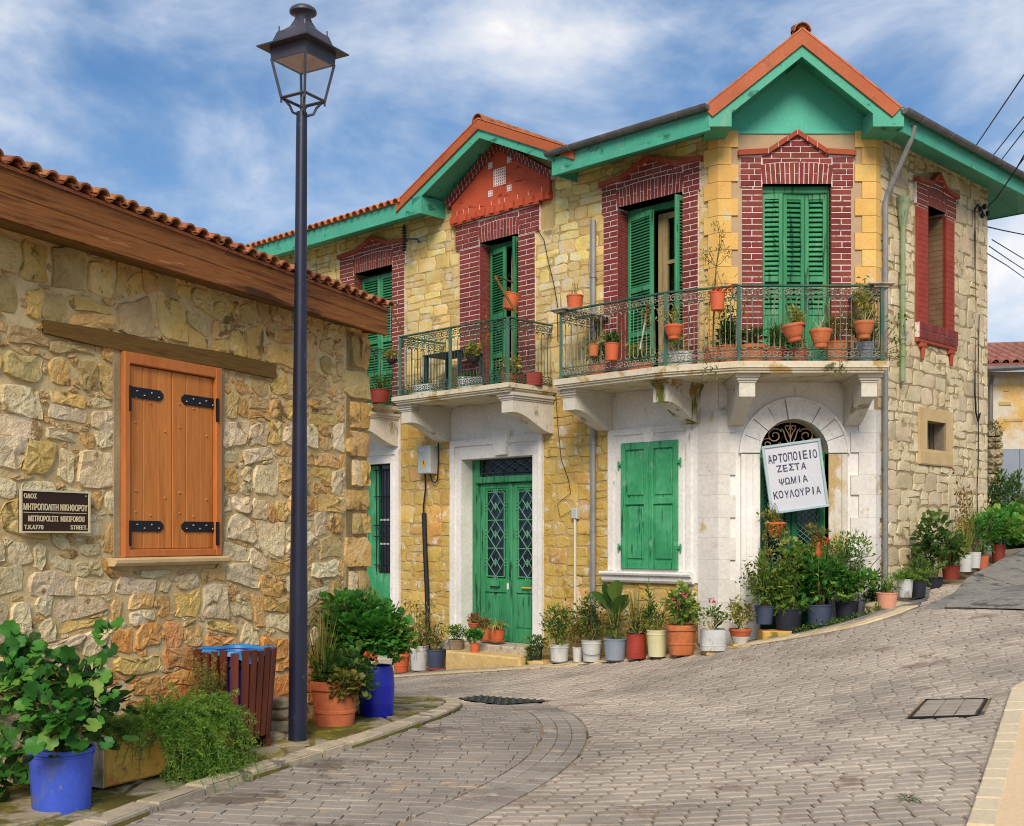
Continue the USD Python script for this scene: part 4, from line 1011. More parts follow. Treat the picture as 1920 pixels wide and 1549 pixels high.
# doors on the long wall: one leaf drawn to, one folded out, a glazed wooden door behind
def balcony_door(s0, s1, top, z0, left_w, out_w):
    fr = A; d = -.20
    obj('door_frame', MB().box(fr, s0, s1, top - .09, top + .0, -.26, -.19, .008).box(fr, s0, s0 + .03, z0, top - .09, -.26, -.19).box(fr, s1 - .03, s1, z0, top - .09, -.26, -.19), 'green_paint', HOUSE)
    # leaf at the far jamb, slightly ajar; along -d
    an = .22; dd = -fr.d * math.cos(an) + fr.n * math.sin(an)
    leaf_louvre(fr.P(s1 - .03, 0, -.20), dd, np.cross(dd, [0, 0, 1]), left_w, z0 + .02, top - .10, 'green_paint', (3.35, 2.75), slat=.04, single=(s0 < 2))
    # leaf folded outwards at the near jamb
    an = 1.42; dd = fr.d * math.cos(an) + fr.n * math.sin(an)
    leaf_louvre(fr.P(s0 + .035, 0, -.20), dd, np.cross([0, 0, 1], dd) * 1.0, out_w, z0 + .02, top - .04, 'green_paint', (3.35, 2.75), slat=.04)
    # glazed door of bare wood
    w = (s1 - s0) - left_w * .93 - .06; f = Fr(fr.P(s0 + .02, 0, -.33), fr.d, fr.n); g = MB()
    for a, b in ((.0, .06), (w - .085, w), (w + .01, w + .07)): g.box(f, a, b, z0, top - .12, 0, .05, .004)
    for a, b in ((z0, z0 + .5), (z0 + 1.55, z0 + 1.60), (top - .20, top - .12)): g.box(f, .055, w - .08, a, b, .004, .046)
    gd = obj('glazed_door', g, 'bare_wood', HOUSE)
    obj('pane', MB().box(f, .05, w - .07, z0 + .5, top - .2, .02, .026), 'pane_glass', gd)
    obj('curtain', MB().box(f, .06, w * .42, z0 + .5, top - .2, -.10, -.09), 'curtain_grey', gd)
balcony_door(A2[0], A2[1], A2[2], 2.11, .52, .30)
balcony_door(A1[0], A1[1], A1[2], 2.14, .42, .28)
# closed leaves of the farthest upper window
for k in range(2):
    a = A3[0] + .04 + k * .49
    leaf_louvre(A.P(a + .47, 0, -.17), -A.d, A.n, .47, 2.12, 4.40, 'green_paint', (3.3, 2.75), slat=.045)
# yellow shutter deep in the side window
leaf_louvre(C.P(CW[0] + .01, 0, -.26), C.d, C.n, .25, 2.9, 4.42, 'shutter_yellow', (3.6,), slat=.05, dark='shutter_yellow')
obj('pane', MB().box(C, CW[0] + .24, CW[1], 2.87, 4.46, -.34, -.325), 'glass_dark', HOUSE)
# small side window
f = MB(); f.prism(C, rect(1.2, .98, 2.2, 1.74).difference(rect(CS[0], CS[2], CS[1], CS[3])), -.02, .03)
sw = obj('window_frame', f, 'sill_stone', HOUSE); 
obj('sill', MB().box(C, 1.195, 2.205, .985, 1.17, .0, .036, .008), 'sill_stone', sw)
obj('reveal', MB().box(C, CS[0] - .002, CS[0], CS[2], CS[3], -.3, .03), 'white_plaster', sw); obj('reveal', MB().box(C, CS[1], CS[1] + .002, CS[2], CS[3], -.3, .03), 'white_plaster', sw)
for k in range(5): obj('bar', MB().tube([C.P(CS[0] + .06 + k * .11, CS[2], -.12), C.P(CS[0] + .06 + k * .11, CS[3], -.12)], .008, 5), 'iron_black', sw)
obj('curtain', MB().box(C, CS[0] - .05, CS[0] + .34, CS[2], CS[3], -.3, -.29), 'curtain_pale', sw)
# ------------------------------------------------------------ ground floor of the house
# shuttered window: stone frame, two green panelled leaves
fw = MB(); fw.prism(A, rect(.40, -.45, 1.785, 1.46).difference(rect(.47, -.46, 1.70, 1.38)), .02, .05)
fw.prism(A, rect(.53, -.45, 1.63, 1.325).difference(rect(.60, -.46, 1.54, 1.27)), .02, .04)
wf = obj('window_frame', fw, 'white_plaster', HOUSE)
obj('keystone', MB().prism(A, Polygon([(1.02, 1.20), (1.13, 1.20), (1.17, 1.47), (.98, 1.47)]), .02, .065), 'white_plaster', wf)
obj('sill', MB().profile(A, [(-.02, -.455), (.13, -.455), (.14, -.475), (.13, -.50), (.09, -.515), (.085, -.57), (.06, -.60), (-.02, -.60)], .36, 1.87), 'white_plaster', wf)
for k in range(2):
    a, b = (.60, 1.068) if k == 0 else (1.072, 1.54)
    m = MB(); z0, z1 = -.415, 1.265
    for p, q in ((a, a + .075), (b - .075, b)): m.box(A, p, q, z0, z1, .03, .072, .005)
    for p, q in ((z0, z0 + .10), (.44, .53), (z1 - .09, z1)): m.box(A, a + .075, b - .075, p, q, .031, .070, .004)
    s = obj('shutter', m, 'green_flat', HOUSE)
    for p, q in ((z0 + .10, .44), (.53, z1 - .09)):
        obj('panel', MB().box(A, a + .07, b - .07, p, q, .028, .040).box(A, a + .095, b - .095, p + .028, q - .02, .030, .058, .014), 'green_flat', s)
    for zz in (.98, -.13):
        e = a if k == 0 else b; sg = -1 if k == 0 else 1
        obj('hinge', MB().box(A, e, e + sg * .05, zz - .02, zz + .02, .03, .08, .004).tube([A.P(e + sg * .045, zz - .06, .06), A.P(e + sg * .045, zz + .05, .06)], .012, 6), 'green_flat', s)

# entrance door in the white frame
dd = solve_off(A, DOOR[1], 889.0)
dz = lambda v, u=930: A.on(u, v, dd)[1]
fr_ = MB(); fr_.prism(A, rect(3.02, -1.75, 4.972, 1.492).difference(rect(3.10, -1.8, 4.87, 1.40)), .02, .055)
fr_.prism(A, rect(3.12, -1.75, 4.83, 1.34).difference(rect(DOOR[0], -1.8, DOOR[1], DOOR[2])), .02, .040)
af = obj('door_surround', fr_, 'white_plaster', HOUSE)
s_k = (A.S(924, .07), A.S(953, .07)); zk = (A.on(938, 853, .07)[1], A.on(938, 808, .07)[1])
obj('keystone', MB().prism(A, Polygon([(s_k[1] + .04, zk[0]), (s_k[0] - .06, zk[0]), (s_k[0] + .02, zk[1]), (s_k[1] - .04, zk[1])]), .02, .085), 'white_plaster', af)
obj('keystone', MB().prism(A, Polygon([(s_k[1] + .03, zk[0]), (s_k[1] + .2, zk[0]), (s_k[1] + .17, zk[1] - .04), (s_k[1] - .01, zk[1] - .04)]), .02, .10), 'white_plaster', af)
for a_, b_, c_, d_ in ((DOOR[1] - .003, DOOR[1], -1.7, DOOR[2]), (DOOR[0], DOOR[0] + .003, -1.7, DOOR[2]), (DOOR[0], DOOR[1], DOOR[2] - .003, DOOR[2])): obj('reveal', MB().box(A, a_, b_, c_, d_, dd - .05, .04), 'white_plaster', af)
sL, sM = A.S(903, dd), A.S(961, dd); lw = sL - sM; sR = sM - lw
zb, zt, ztr0, ztr1 = dz(1201), dz(907), dz(906), dz(894)
post = MB()
post.box(A, sL, sL + .16, zb, DOOR[2], dd - .06, dd + .05, .01); post.box(A, sR - .1, sR, zb, DOOR[2], dd - .06, dd + .05, .01)
post.box(A, sR - .05, sL + .05, ztr0, ztr1, dd - .06, dd + .10, .012)
df = obj('door_frame', post, 'green_paint', HOUSE)
obj('pane', MB().box(A, sR, sL, ztr1, DOOR[2] - .004, dd - .03, dd - .024), 'glass_dark', df)
tg = MB(); zc0, zc1 = ztr1 + .05, DOOR[2] - .01; ww = sL - sR
for k in range(7):
    a = sR + ww * (k - .5) / 5.5
    for s_ in (1, -1):
        p0, p1 = (a, zc0 if s_ > 0 else zc1), (a + ww / 3.2, zc1 if s_ > 0 else zc0)
        p0 = (min(max(p0[0], sR), sL), p0[1]); p1 = (min(max(p1[0], sR), sL), p1[1])
        tg.tube([A.P(p0[0], p0[1], dd + .03), A.P(p1[0], p1[1], dd + .03)], .008, 4)
tg.tube([A.P(sR, zc0, dd + .03), A.P(sL, zc0, dd + .03)], .009, 4)
for k in range(5): tg.tube([A.P(sR + ww * (k + .5) / 5, zc0 - .06, dd + .03), A.P(sR + ww * (k + .5) / 5, zc0, dd + .03)], .008, 4)
obj('grille', tg, 'iron_grey', df)
for k in range(2):
    b, a = (sL, sM) if k == 0 else (sM, sR)          # b: far (left) edge, a: near edge
    a += .004; b -= .004; st = .10
    zp0, zp1 = dz(1088), dz(916); zl0, zl1 = dz(1178), dz(1110)
    m = MB()
    for p, q in ((a, a + st), (b - st, b)): m.box(A, p, q, zb, zt, dd - .03, dd + .03, .006)
    for p, q in ((zb, zl0), (zl1, zp0), (zp1, zt)): m.box(A, a + st, b - st, p, q, dd - .028, dd + .028, .004)
    d = obj('door', m, 'green_paint', HOUSE)
    lp_ = MB(); lp_.box(A, a + st - .01, b - st + .01, zl0, zl1, dd - .02, dd + .004); lp_.box(A, a + st + .02, b - st - .02, zl0 + .03, zl1 - .03, dd - .02, dd + .018, .012)
    obj('panel', lp_, 'green_paint', d)
    gv = MB()
    for q in (1, 2): gv.box(A, a + st + (b - a - 2 * st) * q / 3 - .003, a + st + (b - a - 2 * st) * q / 3 + .003, zl0 + .05, zl1 - .05, dd + .017, dd + .0195)
    obj('groove', gv, 'green_dark', d)
    obj('pane', MB().box(A, a + st - .01, b - st + .01, zp0, zp1, dd - .02, dd - .012), 'glass_dark', d)
    obj('bead', MB().prism(A, rect(a + st, zp0, b - st, zp1).difference(rect(a + st + .03, zp0 + .03, b - st - .03, zp1 - .03)), dd - .01, dd + .012), 'green_bright', d)
    g = MB(); x0, x1, y0, y1 = a + st + .045, b - st - .045, zp0 + .06, zp1 - .06; o = dd + .028; T = lambda *p: g.tube([A.P(x, z, o) for x, z in p], .0075, 4)
    T((x0, y0), (x1, y0)); T((x0, y1), (x1, y1)); T((x0, y0), (x0, y1)); T((x1, y0), (x1, y1))
    H = (y1 - y0) / 3; xm = (x0 + x1) / 2
    for q in range(3):
        c = y0 + H * (q + .5)
        T((xm, c + H / 2), (x1, c), (xm, c - H / 2)); T((xm, c + H / 2), (x0, c), (xm, c - H / 2))
        w2 = (x1 - x0) * .22
        T((xm, c - .045), (x0 + w2 * .9, c + H * .24)); T((xm, c - .045), (x1 - w2 * .9, c + H * .24)); T((xm, c + .045), (x0 + w2 * .9, c - H * .24)); T((xm, c + .045), (x1 - w2 * .9, c - H * .24)); T((xm, c - .06), (xm, c + .06))
        if q: T((x0, y0 + H * q), (x1, y0 + H * q))
        for e in (-.05, 0, .05):
            T((x0 - .05, c + e), (x0, c + e)); T((x1, c + e), (x1 + .05, c + e))
    for e in (-.035, 0, .035): T((xm + e, y1), (xm + e, y1 + .055)); T((xm + e, y0), (xm + e, y0 - .055))
    obj('grille', g, 'grille_green', d)
    zh = dz(1100)
    obj('handle', MB().tube([A.P(xm - .09, zh, dd + .03), A.P(xm - .08, zh, dd + .06), A.P(xm + .08, zh, dd + .06), A.P(xm + .09, zh, dd + .03)], .012, 6), 'iron_black' if k == 0 else 'warn_yellow', d)
    if k == 0: obj('sticker', MB().box(A, a + .015, a + .085, zh - .03, zh + .06, dd + .03, dd + .032), 'sticker_white', d)
    if k == 0: obj('astragal', MB().box(A, a - .03, a + .03, zb, zt, dd + .03, dd + .05, .008), 'green_paint', d)

# far left door, half glazed with an iron grille
ld = -.10
fm = MB(); fm.prism(A, rect(6.21, -2.3, 8.2, 1.44).difference(rect(6.30, -2.4, 8.1, 1.36)), .02, .05); fm.prism(A, rect(6.35, -2.3, 8.1, 1.30).difference(rect(LDOOR[0], -2.4, LDOOR[1], LDOOR[2])), .02, .04)
ls = obj('door_surround', fm, 'white_plaster', HOUSE)
z_mid = A.on(715, 1075, ld)[1]
d2 = obj('door', MB().box(A, LDOOR[0] + .005, LDOOR[0] + .065, z_mid, 1.2, ld - .04, ld + .02).box(A, LDOOR[0] + .45, LDOOR[0] + .52, z_mid, 1.2, ld - .04, ld + .02).box(A, LDOOR[0] + .005, LDOOR[0] + .52, -2.0, z_mid, ld - .04, ld + .015, .006).box(A, LDOOR[0] + .005, LDOOR[0] + .52, -1.24, -1.22, ld, ld + .02), 'green_flat', HOUSE)
obj('pane', MB().box(A, LDOOR[0] + .06, LDOOR[0] + .46, z_mid, 1.2, ld - .03, ld - .02), 'glass_dark', d2)
obj('glazing_bar', MB().box(A, LDOOR[0] + .06, LDOOR[0] + .46, .28, .31, ld - .02, ld - .005).box(A, LDOOR[0] + .06, LDOOR[0] + .46, -.12, -.09, ld - .02, ld - .005), 'bucket_white', d2)
g = MB(); o = ld + .06
for k in range(6): g.tube([A.P(LDOOR[0] + .03 + k * .085, z_mid + .02, o), A.P(LDOOR[0] + .03 + k * .085, 1.15, o)], .008, 4)
for z in (z_mid + .14, .02, .2, .68, 1.12): g.tube([A.P(LDOOR[0] + .02, z, o), A.P(LDOOR[0] + .52, z, o)], .010, 4)
for k in range(3):
    t = np.linspace(0, 2 * np.pi, 12)
    for zz in (.11, z_mid + .07): g.tube([A.P(LDOOR[0] + .08 + k * .15 + .03 * math.sin(x), zz + .05 * math.cos(x / 2), o) for x in t], .006, 4)
obj('grille', g, 'iron_black', d2)
obj('door', MB().box(A, LDOOR[0] + .54, LDOOR[1], -2.0, 1.2, ld - .04, ld + .015, .006), 'green_flat', HOUSE)

# bakery door under the arch
vr = MB(); 
WBv = []
for k in range(9):
    t0, t1 = math.pi * k / 9, math.pi * (k + 1) / 9
    r0, r1 = ARR, (.665 if k != 4 else .70)
    tt = np.linspace(t0 + .008, t1 - .008, 4)
    ring = [(ARC + r0 * math.cos(t), ARZ + r0 * math.sin(t)) for t in tt] + [(ARC + r1 * math.cos(t), ARZ + r1 * math.sin(t)) for t in tt[::-1]]
    obj('arch_stone', MB().prism(B, Polygon(ring), -.01, (.045, .030)[k % 2] + (.03 if k == 4 else 0)), 'white_plaster', HOUSE)
    if k % 2 == 1:
        rm = .53; ring = [(ARC + rm * math.cos(t), ARZ + rm * math.sin(t)) for t in tt] + [(ARC + .62 * math.cos(t), ARZ + .62 * math.sin(t)) for t in tt[::-1]]
        obj('arch_stone', MB().prism(B, Polygon(ring), 0, .037), 'white_plaster', HOUSE)
oa = np.linspace(0, math.pi, 25)
obj('arch_moulding', MB().prism(B, Polygon([(ARC + .665 * math.cos(t), ARZ + .665 * math.sin(t)) for t in oa] + [(ARC + .695 * math.cos(t), ARZ + .695 * math.sin(t)) for t in oa[::-1]]).difference(rect(ARC - .12, 1.4, ARC + .12, 2)), -.01, .06), 'white_plaster', HOUSE)
for a, b, e in ((ARC - .67, ARC - ARR, 0), (ARC + ARR, ARC + .67, 1)):
    m = MB().box(B, a, b, -1.35, ARZ - .012, -.01, .022)
    w = b - a
    if e == 0: m.box(B, a, a + w * .28, -1.35, ARZ - .012, .02, .045, .006); m.box(B, a + w * .62, b, -1.35, ARZ - .012, .02, .040, .006)
    else: m.box(B, a, a + w * .34, -1.35, ARZ - .012, .02, .040, .006); m.box(B, b - w * .30, b, -1.35, ARZ - .012, .02, .045, .006)
    obj('pilaster', m, 'white_plaster' if e == 0 else 'white_plaster_b', HOUSE)
rv = MB()
pts = [(ARC - ARR, -1.35), (ARC - ARR, ARZ)] + [(ARC + ARR * math.cos(t), ARZ + ARR * math.sin(t)) for t in np.linspace(math.pi, 0, 18)] + [(ARC + ARR, ARZ), (ARC + ARR, -1.35)]
p = np.array(pts); v = np.vstack([B.P(p[:, 0], p[:, 1], .04), B.P(p[:, 0], p[:, 1], -.30)]); nn = len(p)
rv.add(v, [[k, k + 1, k + 1 + nn, k + nn] for k in range(nn - 1)]); obj('reveal', rv, 'white_plaster', HOUSE)
bo = -.17
for k in range(2):
    a, b = (ARC - ARR + .02, ARC - .004) if k == 0 else (ARC + .004, ARC + ARR - .02)
    m = MB(); st = .075
    for p_, q_ in ((a, a + st), (b - st, b)): m.box(B, p_, q_, -1.3, ARZ - .06, bo - .03, bo + .03, .006)
    for p_, q_ in ((-1.3, -1.1), (-.42, -.30), (-.62, -.52), (.92, ARZ - .06)): m.box(B, a + st, b - st, p_, q_, bo - .028, bo + .028, .005)
    m.box(B, a + st, b - st, -1.1, -.62, bo - .02, bo + .008); m.box(B, a + st, b - st, -.52, -.42, bo - .02, bo + .008)
    d = obj('door', m, 'green_dark', HOUSE)
    obj('pane', MB().box(B, a + st, b - st, -.30, .92, bo - .02, bo - .012), 'glass_dark', d)
    g = MB(); x0, x1 = a + st, b - st
    zz = -.30
    while zz < .92 - .07:
        for q in range(3):
            xa = x0 + (x1 - x0) * q / 3; xb = x0 + (x1 - x0) * (q + 1) / 3
            g.tube([B.P(xa, zz, bo + .01), B.P(xb, zz + .07, bo + .01)], .004, 3, cap=False); g.tube([B.P(xb, zz, bo + .01), B.P(xa, zz + .07, bo + .01)], .004, 3, cap=False)
        zz += .07
    obj('lattice', g, 'grille_green', d)
obj('door_frame', MB().box(B, ARC - ARR, ARC + ARR, ARZ - .06, ARZ + .02, bo - .04, bo + .05, .01).box(B, ARC - ARR, ARC - ARR + .02, -1.3, ARZ, bo - .04, bo + .04).box(B, ARC + ARR - .02, ARC + ARR, -1.3, ARZ, bo - .04, bo + .04), 'green_bright', HOUSE)
def spiral(cx, cz, r0, r1, a0, turns, n=22): return [(cx + (r0 + (r1 - r0) * t) * math.cos(a0 + turns * 2 * math.pi * t), cz + (r0 + (r1 - r0) * t) * math.sin(a0 + turns * 2 * math.pi * t)) for t in np.linspace(0, 1, n)]
g = MB(); T = lambda pts, r=.0085: g.tube([B.P(x, z, bo) for x, z in pts], r, 5)
for s_ in (-1, 1):
    mx = lambda pts: [(ARC + s_ * x, ARZ + z) for x, z in pts]
    T(mx(spiral(.20, .235, .10, .025, 2.6, -1.5))); T(mx([(0, .10), (.06, .2), (.09, .30), (.12, .325)])); T(mx(spiral(.30, .12, .085, .02, 2.2, -1.5)))
    T(mx(spiral(.035, .335, .035, .02, 0.2, .7))); T(mx([(0, .20), (.03, .27), (.068, .335)])); T(mx([(0, .15), (.12, .06), (.2, .02)])); T(mx(spiral(.12, .10, .05, .015, 1.5, -1.2)))
T([(ARC, ARZ), (ARC, ARZ + .42)]); T([(ARC + (ARR - .015) * math.cos(t), ARZ + (ARR - .015) * math.sin(t)) for t in np.linspace(0.03, math.pi - .03, 24)], .010)
obj('fanlight_grille', g, 'grille_pale', HOUSE)

# ------------------------------------------------------------ balconies
def spiral2(c, r, a0, turns, n=11): return [np.array([c[0] + r * (1 - .75 * t) * math.cos(a0 + turns * 2 * math.pi * t), c[1] + r * (1 - .75 * t) * math.sin(a0 + turns * 2 * math.pi * t)]) for t in np.linspace(0, 1, n)]
def railing(parent, p0, p1, z0, z1, mat, thin=.0074, pitch=.128):
    """one straight side: rails, hoops and scrolls, each hoop a piece of its own"""
    p0, p1 = np.array([*p0[:2], 0.]), np.array([*p1[:2], 0.]); L = np.linalg.norm(p1 - p0); d = (p1 - p0) / L; n = np.array([d[1], -d[0], 0])
    f = Fr(p0, d, n)
    rl = obj('railing', MB().box(f, 0, L, z1 - .022, z1, -.022, .022, .004), 'rail_metal', parent)
    for a, b, e in ((z1 - .150, z1 - .142, .006), (z0 + .035, z0 + .048, .008), (z0 + .140, z0 + .148, .006)): obj('rail_bar', MB().box(f, 0, L, a, b, -e, e), 'rail_metal', rl)
    m = max(2, int(round(L / pitch))); w = L / m
    for k in range(m):
        c = (k + .5) * w; q = MB(); hw = w * .27; T = lambda pts: q.tube([f.P(a, b, 0) for a, b in pts], thin, 4, cap=False)
        za, zc = z0 + .148 + hw, z1 - .155 - hw
        top = [(c + hw * math.cos(t), zc + hw * math.sin(t)) for t in np.linspace(0, math.pi, 6)]; bot = [(c - hw * math.cos(t), za - hw * math.sin(t)) for t in np.linspace(0, math.pi, 6)]
        T(top + bot + [top[0]])
        for s_ in (-1, 1):
            T([tuple(x) for x in spiral2((c + s_ * w * .24, z1 - .088), .045, math.pi * (.5 - s_ * .5) + s_ * 1.0, s_ * 1.25)]); T([tuple(x) for x in spiral2((c + s_ * w * .24, z0 + .094), .042, math.pi * (.5 - s_ * .5) - s_ * 1.0, -s_ * 1.25)])
        obj('baluster', q, mat, rl)
    return rl
def post(parent, p, z0, z1, w=.035, mat='rail_metal'):
    f = Fr([p[0], p[1], 0], (1, 0, 0), (0, -1, 0)); return obj('railing_post', MB().box(f, -w / 2, w / 2, z0, z1, -w / 2, w / 2), mat, parent)
def slab(parent, pts, z0, z1, mat):
    """a stone slab with a moulded lower edge"""
    P_ = Polygon([p[:2] for p in pts]); mb = MB()
    for a, b, e in ((z0, z0 + .03, -.045), (z0 + .03, z0 + .055, -.02), (z0 + .055, z1, 0)):
        m = trimesh.creation.extrude_polygon(P_.buffer(e, join_style=2), b - a - .0005, engine='earcut'); mb.add(m.vertices + [0, 0, a], m.faces)
    return obj('balcony_slab', mb, mat, parent)
def corbel(parent, fr, sc, w, out, zt, drop, mat='corbel_plaster', off0=-.01):
    """S-shaped bracket with a moulded cap"""
    h = .27
    pts = [(off0, zt), (out, zt), (out, zt - h)]
    t = np.linspace(0, 1, 14)
    for x in t[1:]: pts.append((out - .10 - (out - .12) * x if False else out * (1 - x) * .92 + .02, zt - h - (drop - h) * (x * x * (3 - 2 * x))))
    pts += [(off0, zt - drop)]
    c = obj('corbel', MB().profile(fr, pts, sc - w / 2, sc + w / 2), mat, parent)
    for k, (e, a, b) in enumerate(((.050, 0, .042), (.030, .042, .075), (.012, .075, .10))):
        obj('corbel_cap', MB().box(fr, sc - w / 2 - e, sc + w / 2 + e, zt - b, zt - a - .001, 0.03, out + e), mat, c)
    return c
ZS = 2.085
q1, q2, q3, q4 = A.P(1.90, 0, .87), np.array([1.872, 14.5, 0]), np.array([2.687, 14.10, 0]), B.P(1.775, 0, .90)
r0_, r5_ = A.P(1.90, 0, .03), B.P(1.775, 0, .03)
ex = lambda p, c=np.array([3.2, 15.6, 0]), k=.07: p + unit((p - c) * [1, 1, 0]) * k
sb = slab(HOUSE, [A.P(1.97, 0, 0), A.P(1.97, 0, .94), ex(q2, k=.075), ex(q3, k=.075), B.P(1.84, 0, .97), B.P(1.84, 0, 0), B.P(.5, 0, -.1), A.P(.5, 0, -.1)], 1.955, ZS, 'slab_stone')
ZR = 2.997
rails_main = []
for a, b in ((r0_, q1), (q1, q2), (q2, q3), (q3, q4), (q4, r5_)): rails_main.append(railing(HOUSE, a, b, ZS, ZR, 'baluster_metal'))
for p in (q1, q2, q3, q4): post(HOUSE, p, ZS, ZR - .02, .04)
for fr, s in ((A, 1.90), (B, 1.775)):
    obj('ledge_cap', MB().box(fr, s - .16, s + .14, ZR, ZR + .02, .02, .97, .005).box(fr, s - .10, s + .08, ZR - .03, ZR, .02, .93), 'step_grey', HOUSE)
pq = MB(); 
ms = slab(HOUSE, [A.P(5.26, 0, 0), A.P(5.26, 0, .98), A.P(2.76, 0, .98), A.P(2.76, 0, 0)], 2.005, 2.125, 'slab_stone')
m0, m1, m2, m3 = A.P(5.12, 0, .03), A.P(5.12, 0, .93), A.P(2.83, 0, .93), A.P(2.83, 0, .03)
ZM = 3.035
for a, b in ((m0, m1), (m1, A.P(4.0, 0, .93)), (A.P(4.0, 0, .93), m2), (m2, m3)): railing(HOUSE, a, b, 2.125, ZM, 'baluster_dark')
for p in (m1, A.P(4.0, 0, .93), m2): post(HOUSE, p, 2.125, ZM - .02, .045)
slab(HOUSE, [A.P(8.7, 0, 0), A.P(8.7, 0, .98), A.P(6.16, 0, .98), A.P(6.16, 0, 0)], 2.005, 2.125, 'slab_stone')
railing(HOUSE, A.P(8.6, 0, .93), A.P(6.25, 0, .93), 2.125, ZM, 'baluster_dark'); railing(HOUSE, A.P(6.25, 0, .93), A.P(6.25, 0, .03), 2.125, ZM, 'baluster_dark'); post(HOUSE, A.P(6.25, 0, .93), 2.125, ZM - .02, .045)
for u in (951.0, 761.5): corbel(HOUSE, A, A.S(u, .84), .22, .84, 2.004, .52)
corbel(HOUSE, A, 6.36, .24, .84, 2.004, .52)
corbel(HOUSE, A, A.S(1067, .80), .22, .80, 1.954, .50)
corbel(HOUSE, A, A.S(1238, .72), .22, .72, 1.954, .50, 'moss_plaster')
for u in (1401.0, 1630.0): corbel(HOUSE, B, B.S(u, .80), .19, .80, 1.954, .55)
# ------------------------------------------------------------ eaves, gables, roofs and gutters of the house
def quad_slab(p4, t):
    p4 = np.asarray(p4, float); n = np.cross(p4[1] - p4[0], p4[3] - p4[0]); n /= np.linalg.norm(n)
    return MB().hexa(np.vstack([p4, p4 + n * t]))
ZF0, ZF1, ZW = 4.965, 5.215, 5.135       # fascia bottom and top, soffit at the wall
MA = -EO * math.tan(math.radians(22.4))
gA0, gA1 = 2.40, 5.13                     # the gap left for the gable on the long wall
CE = .46; CEND = 4.62
for a_, b_ in ((MA, 1.12), (1.124, gA0)): obj('fascia_board', MB().box(A, a_, b_, ZF0, ZF1, EO - .025, EO, .004), 'teal_paint', HOUSE)
for a_, b_ in ((gA1, 7.62), (7.624, 9.4), (9.404, 10.85)): obj('fascia_board', MB().box(A, a_, b_, ZF0 + .02, ZF1 + .03, EO - .025, EO, .004), 'teal_paint', HOUSE)
for a_, b_ in ((-CE * .41, 1.9), (1.904, CEND)): obj('fascia_board', MB().box(C, a_, b_, ZF0, ZF1 - .03, CE - .025, CE, .004), 'teal_paint', HOUSE)
obj('fascia_board', MB().hexa(np.vstack([C.P([CEND, CEND, CEND - .025, CEND - .025], ZF0, [CE, -1.6, -1.6, CE]), C.P([CEND, CEND, CEND - .025, CEND - .025], ZF1 - .03, [CE, -1.6, -1.6, CE])])), 'teal_paint', HOUSE)
S = lambda fr, l: np.array([fr.P(*x) for x in l])
o1 = EO - .024
for l, fr in (([(MA + .01, ZF0 + .012, o1), (gA0, ZF0 + .012, o1), (gA0, ZW, -.02), (0, ZW, -.02)], A), ([(gA1, ZF0 + .03, o1), (10.85, ZF0 + .03, o1), (10.85, ZW, -.02), (gA1, ZW, -.02)], A),
              ([(-CE * .41 + .01, ZF0 + .012, CE - .024), (3.42, ZF0 + .012, CE - .024), (3.42, ZW - .02, -.02), (0, ZW - .02, -.02)], C), ([(3.42, ZW - .02, -.021), (CEND - .025, ZF0 + .012, -.021), (CEND - .025, ZF0 + .012, -1.6), (3.42, ZW - .02, -1.6)], C), ([(3.42, ZF0 + .012, CE - .024), (CEND - .025, ZF0 + .012, CE - .024), (CEND - .025, ZF0 + .012, -.021), (3.42, ZW - .02, -.02)], C)):
    obj('soffit', quad_slab(S(fr, l), .012), 'teal_paint', HOUSE)
bt = MB()
for k in range(5): bt.hexa(np.vstack([S(C, [(.7 + k * .95, ZF0 + .008, CE - .03), (.73 + k * .95, ZF0 + .008, CE - .03), (.73 + k * .95, ZW - .026, 0), (.7 + k * .95, ZW - .026, 0)]), S(C, [(.7 + k * .95, ZF0 + .03, CE - .03), (.73 + k * .95, ZF0 + .03, CE - .03), (.73 + k * .95, ZW, 0), (.7 + k * .95, ZW, 0)])]))
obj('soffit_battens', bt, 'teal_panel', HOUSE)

# gable over the chamfered corner
bx, bz = .925, 6.0; sl_b = .80
def vee(fr, cx, zt, zb, half, slope, o0, o1, endcut=0.0):
    """two boards of a gable: upper edge apex zt, lower edge apex zb"""
    out = []
    for s_ in (-1, 1):
        h = half
        P_ = [(cx, zb), (cx, zt), (cx + s_ * h, zt - slope * h), (cx + s_ * (h - endcut), zb - slope * (h - endcut))]
        out.append(MB().prism(fr, Polygon(P_).buffer(0), o0, o1))
    return out
for mb in vee(B, bx, 6.185, 6.00, 1.195, sl_b, EO + .002, EO + .03, .10): obj('barge_board', mb, 'barge_orange', HOUSE)
for mb in vee(B, bx, 6.005, 5.865, 1.08, sl_b, EO - .025, EO, .16): obj('barge_board', mb, 'teal_paint', HOUSE)
for s_ in (-1, 1):
    zu = 5.915
    l = [B.P(bx, zu, EO - .02), B.P(bx + s_ * 1.02, zu - sl_b * 1.02, EO - .02), B.P(1.0 + s_ * 1.00, 5.995 - sl_b * 1.00, -.01), B.P(1.0, 5.995, -.01)]
    obj('soffit', quad_slab(l, .012 * s_), 'teal_paint', HOUSE)
    obj('soffit_rib', MB().hexa(np.vstack([[l[3], l[2], l[2] + [0, -.03, 0], l[3] + [0, -.03, 0]], np.array([l[3], l[2], l[2] + [0, -.03, 0], l[3] + [0, -.03, 0]]) - [0, 0, .035]])), 'teal_paint', HOUSE)
obj('gable_panel', MB().prism(B, Polygon([(-.1, 5.122), (2.06, 5.122), (2.0, 5.25), (1.0, 6.02), (.0, 5.25)]), -.04, .004), 'teal_panel', HOUSE)
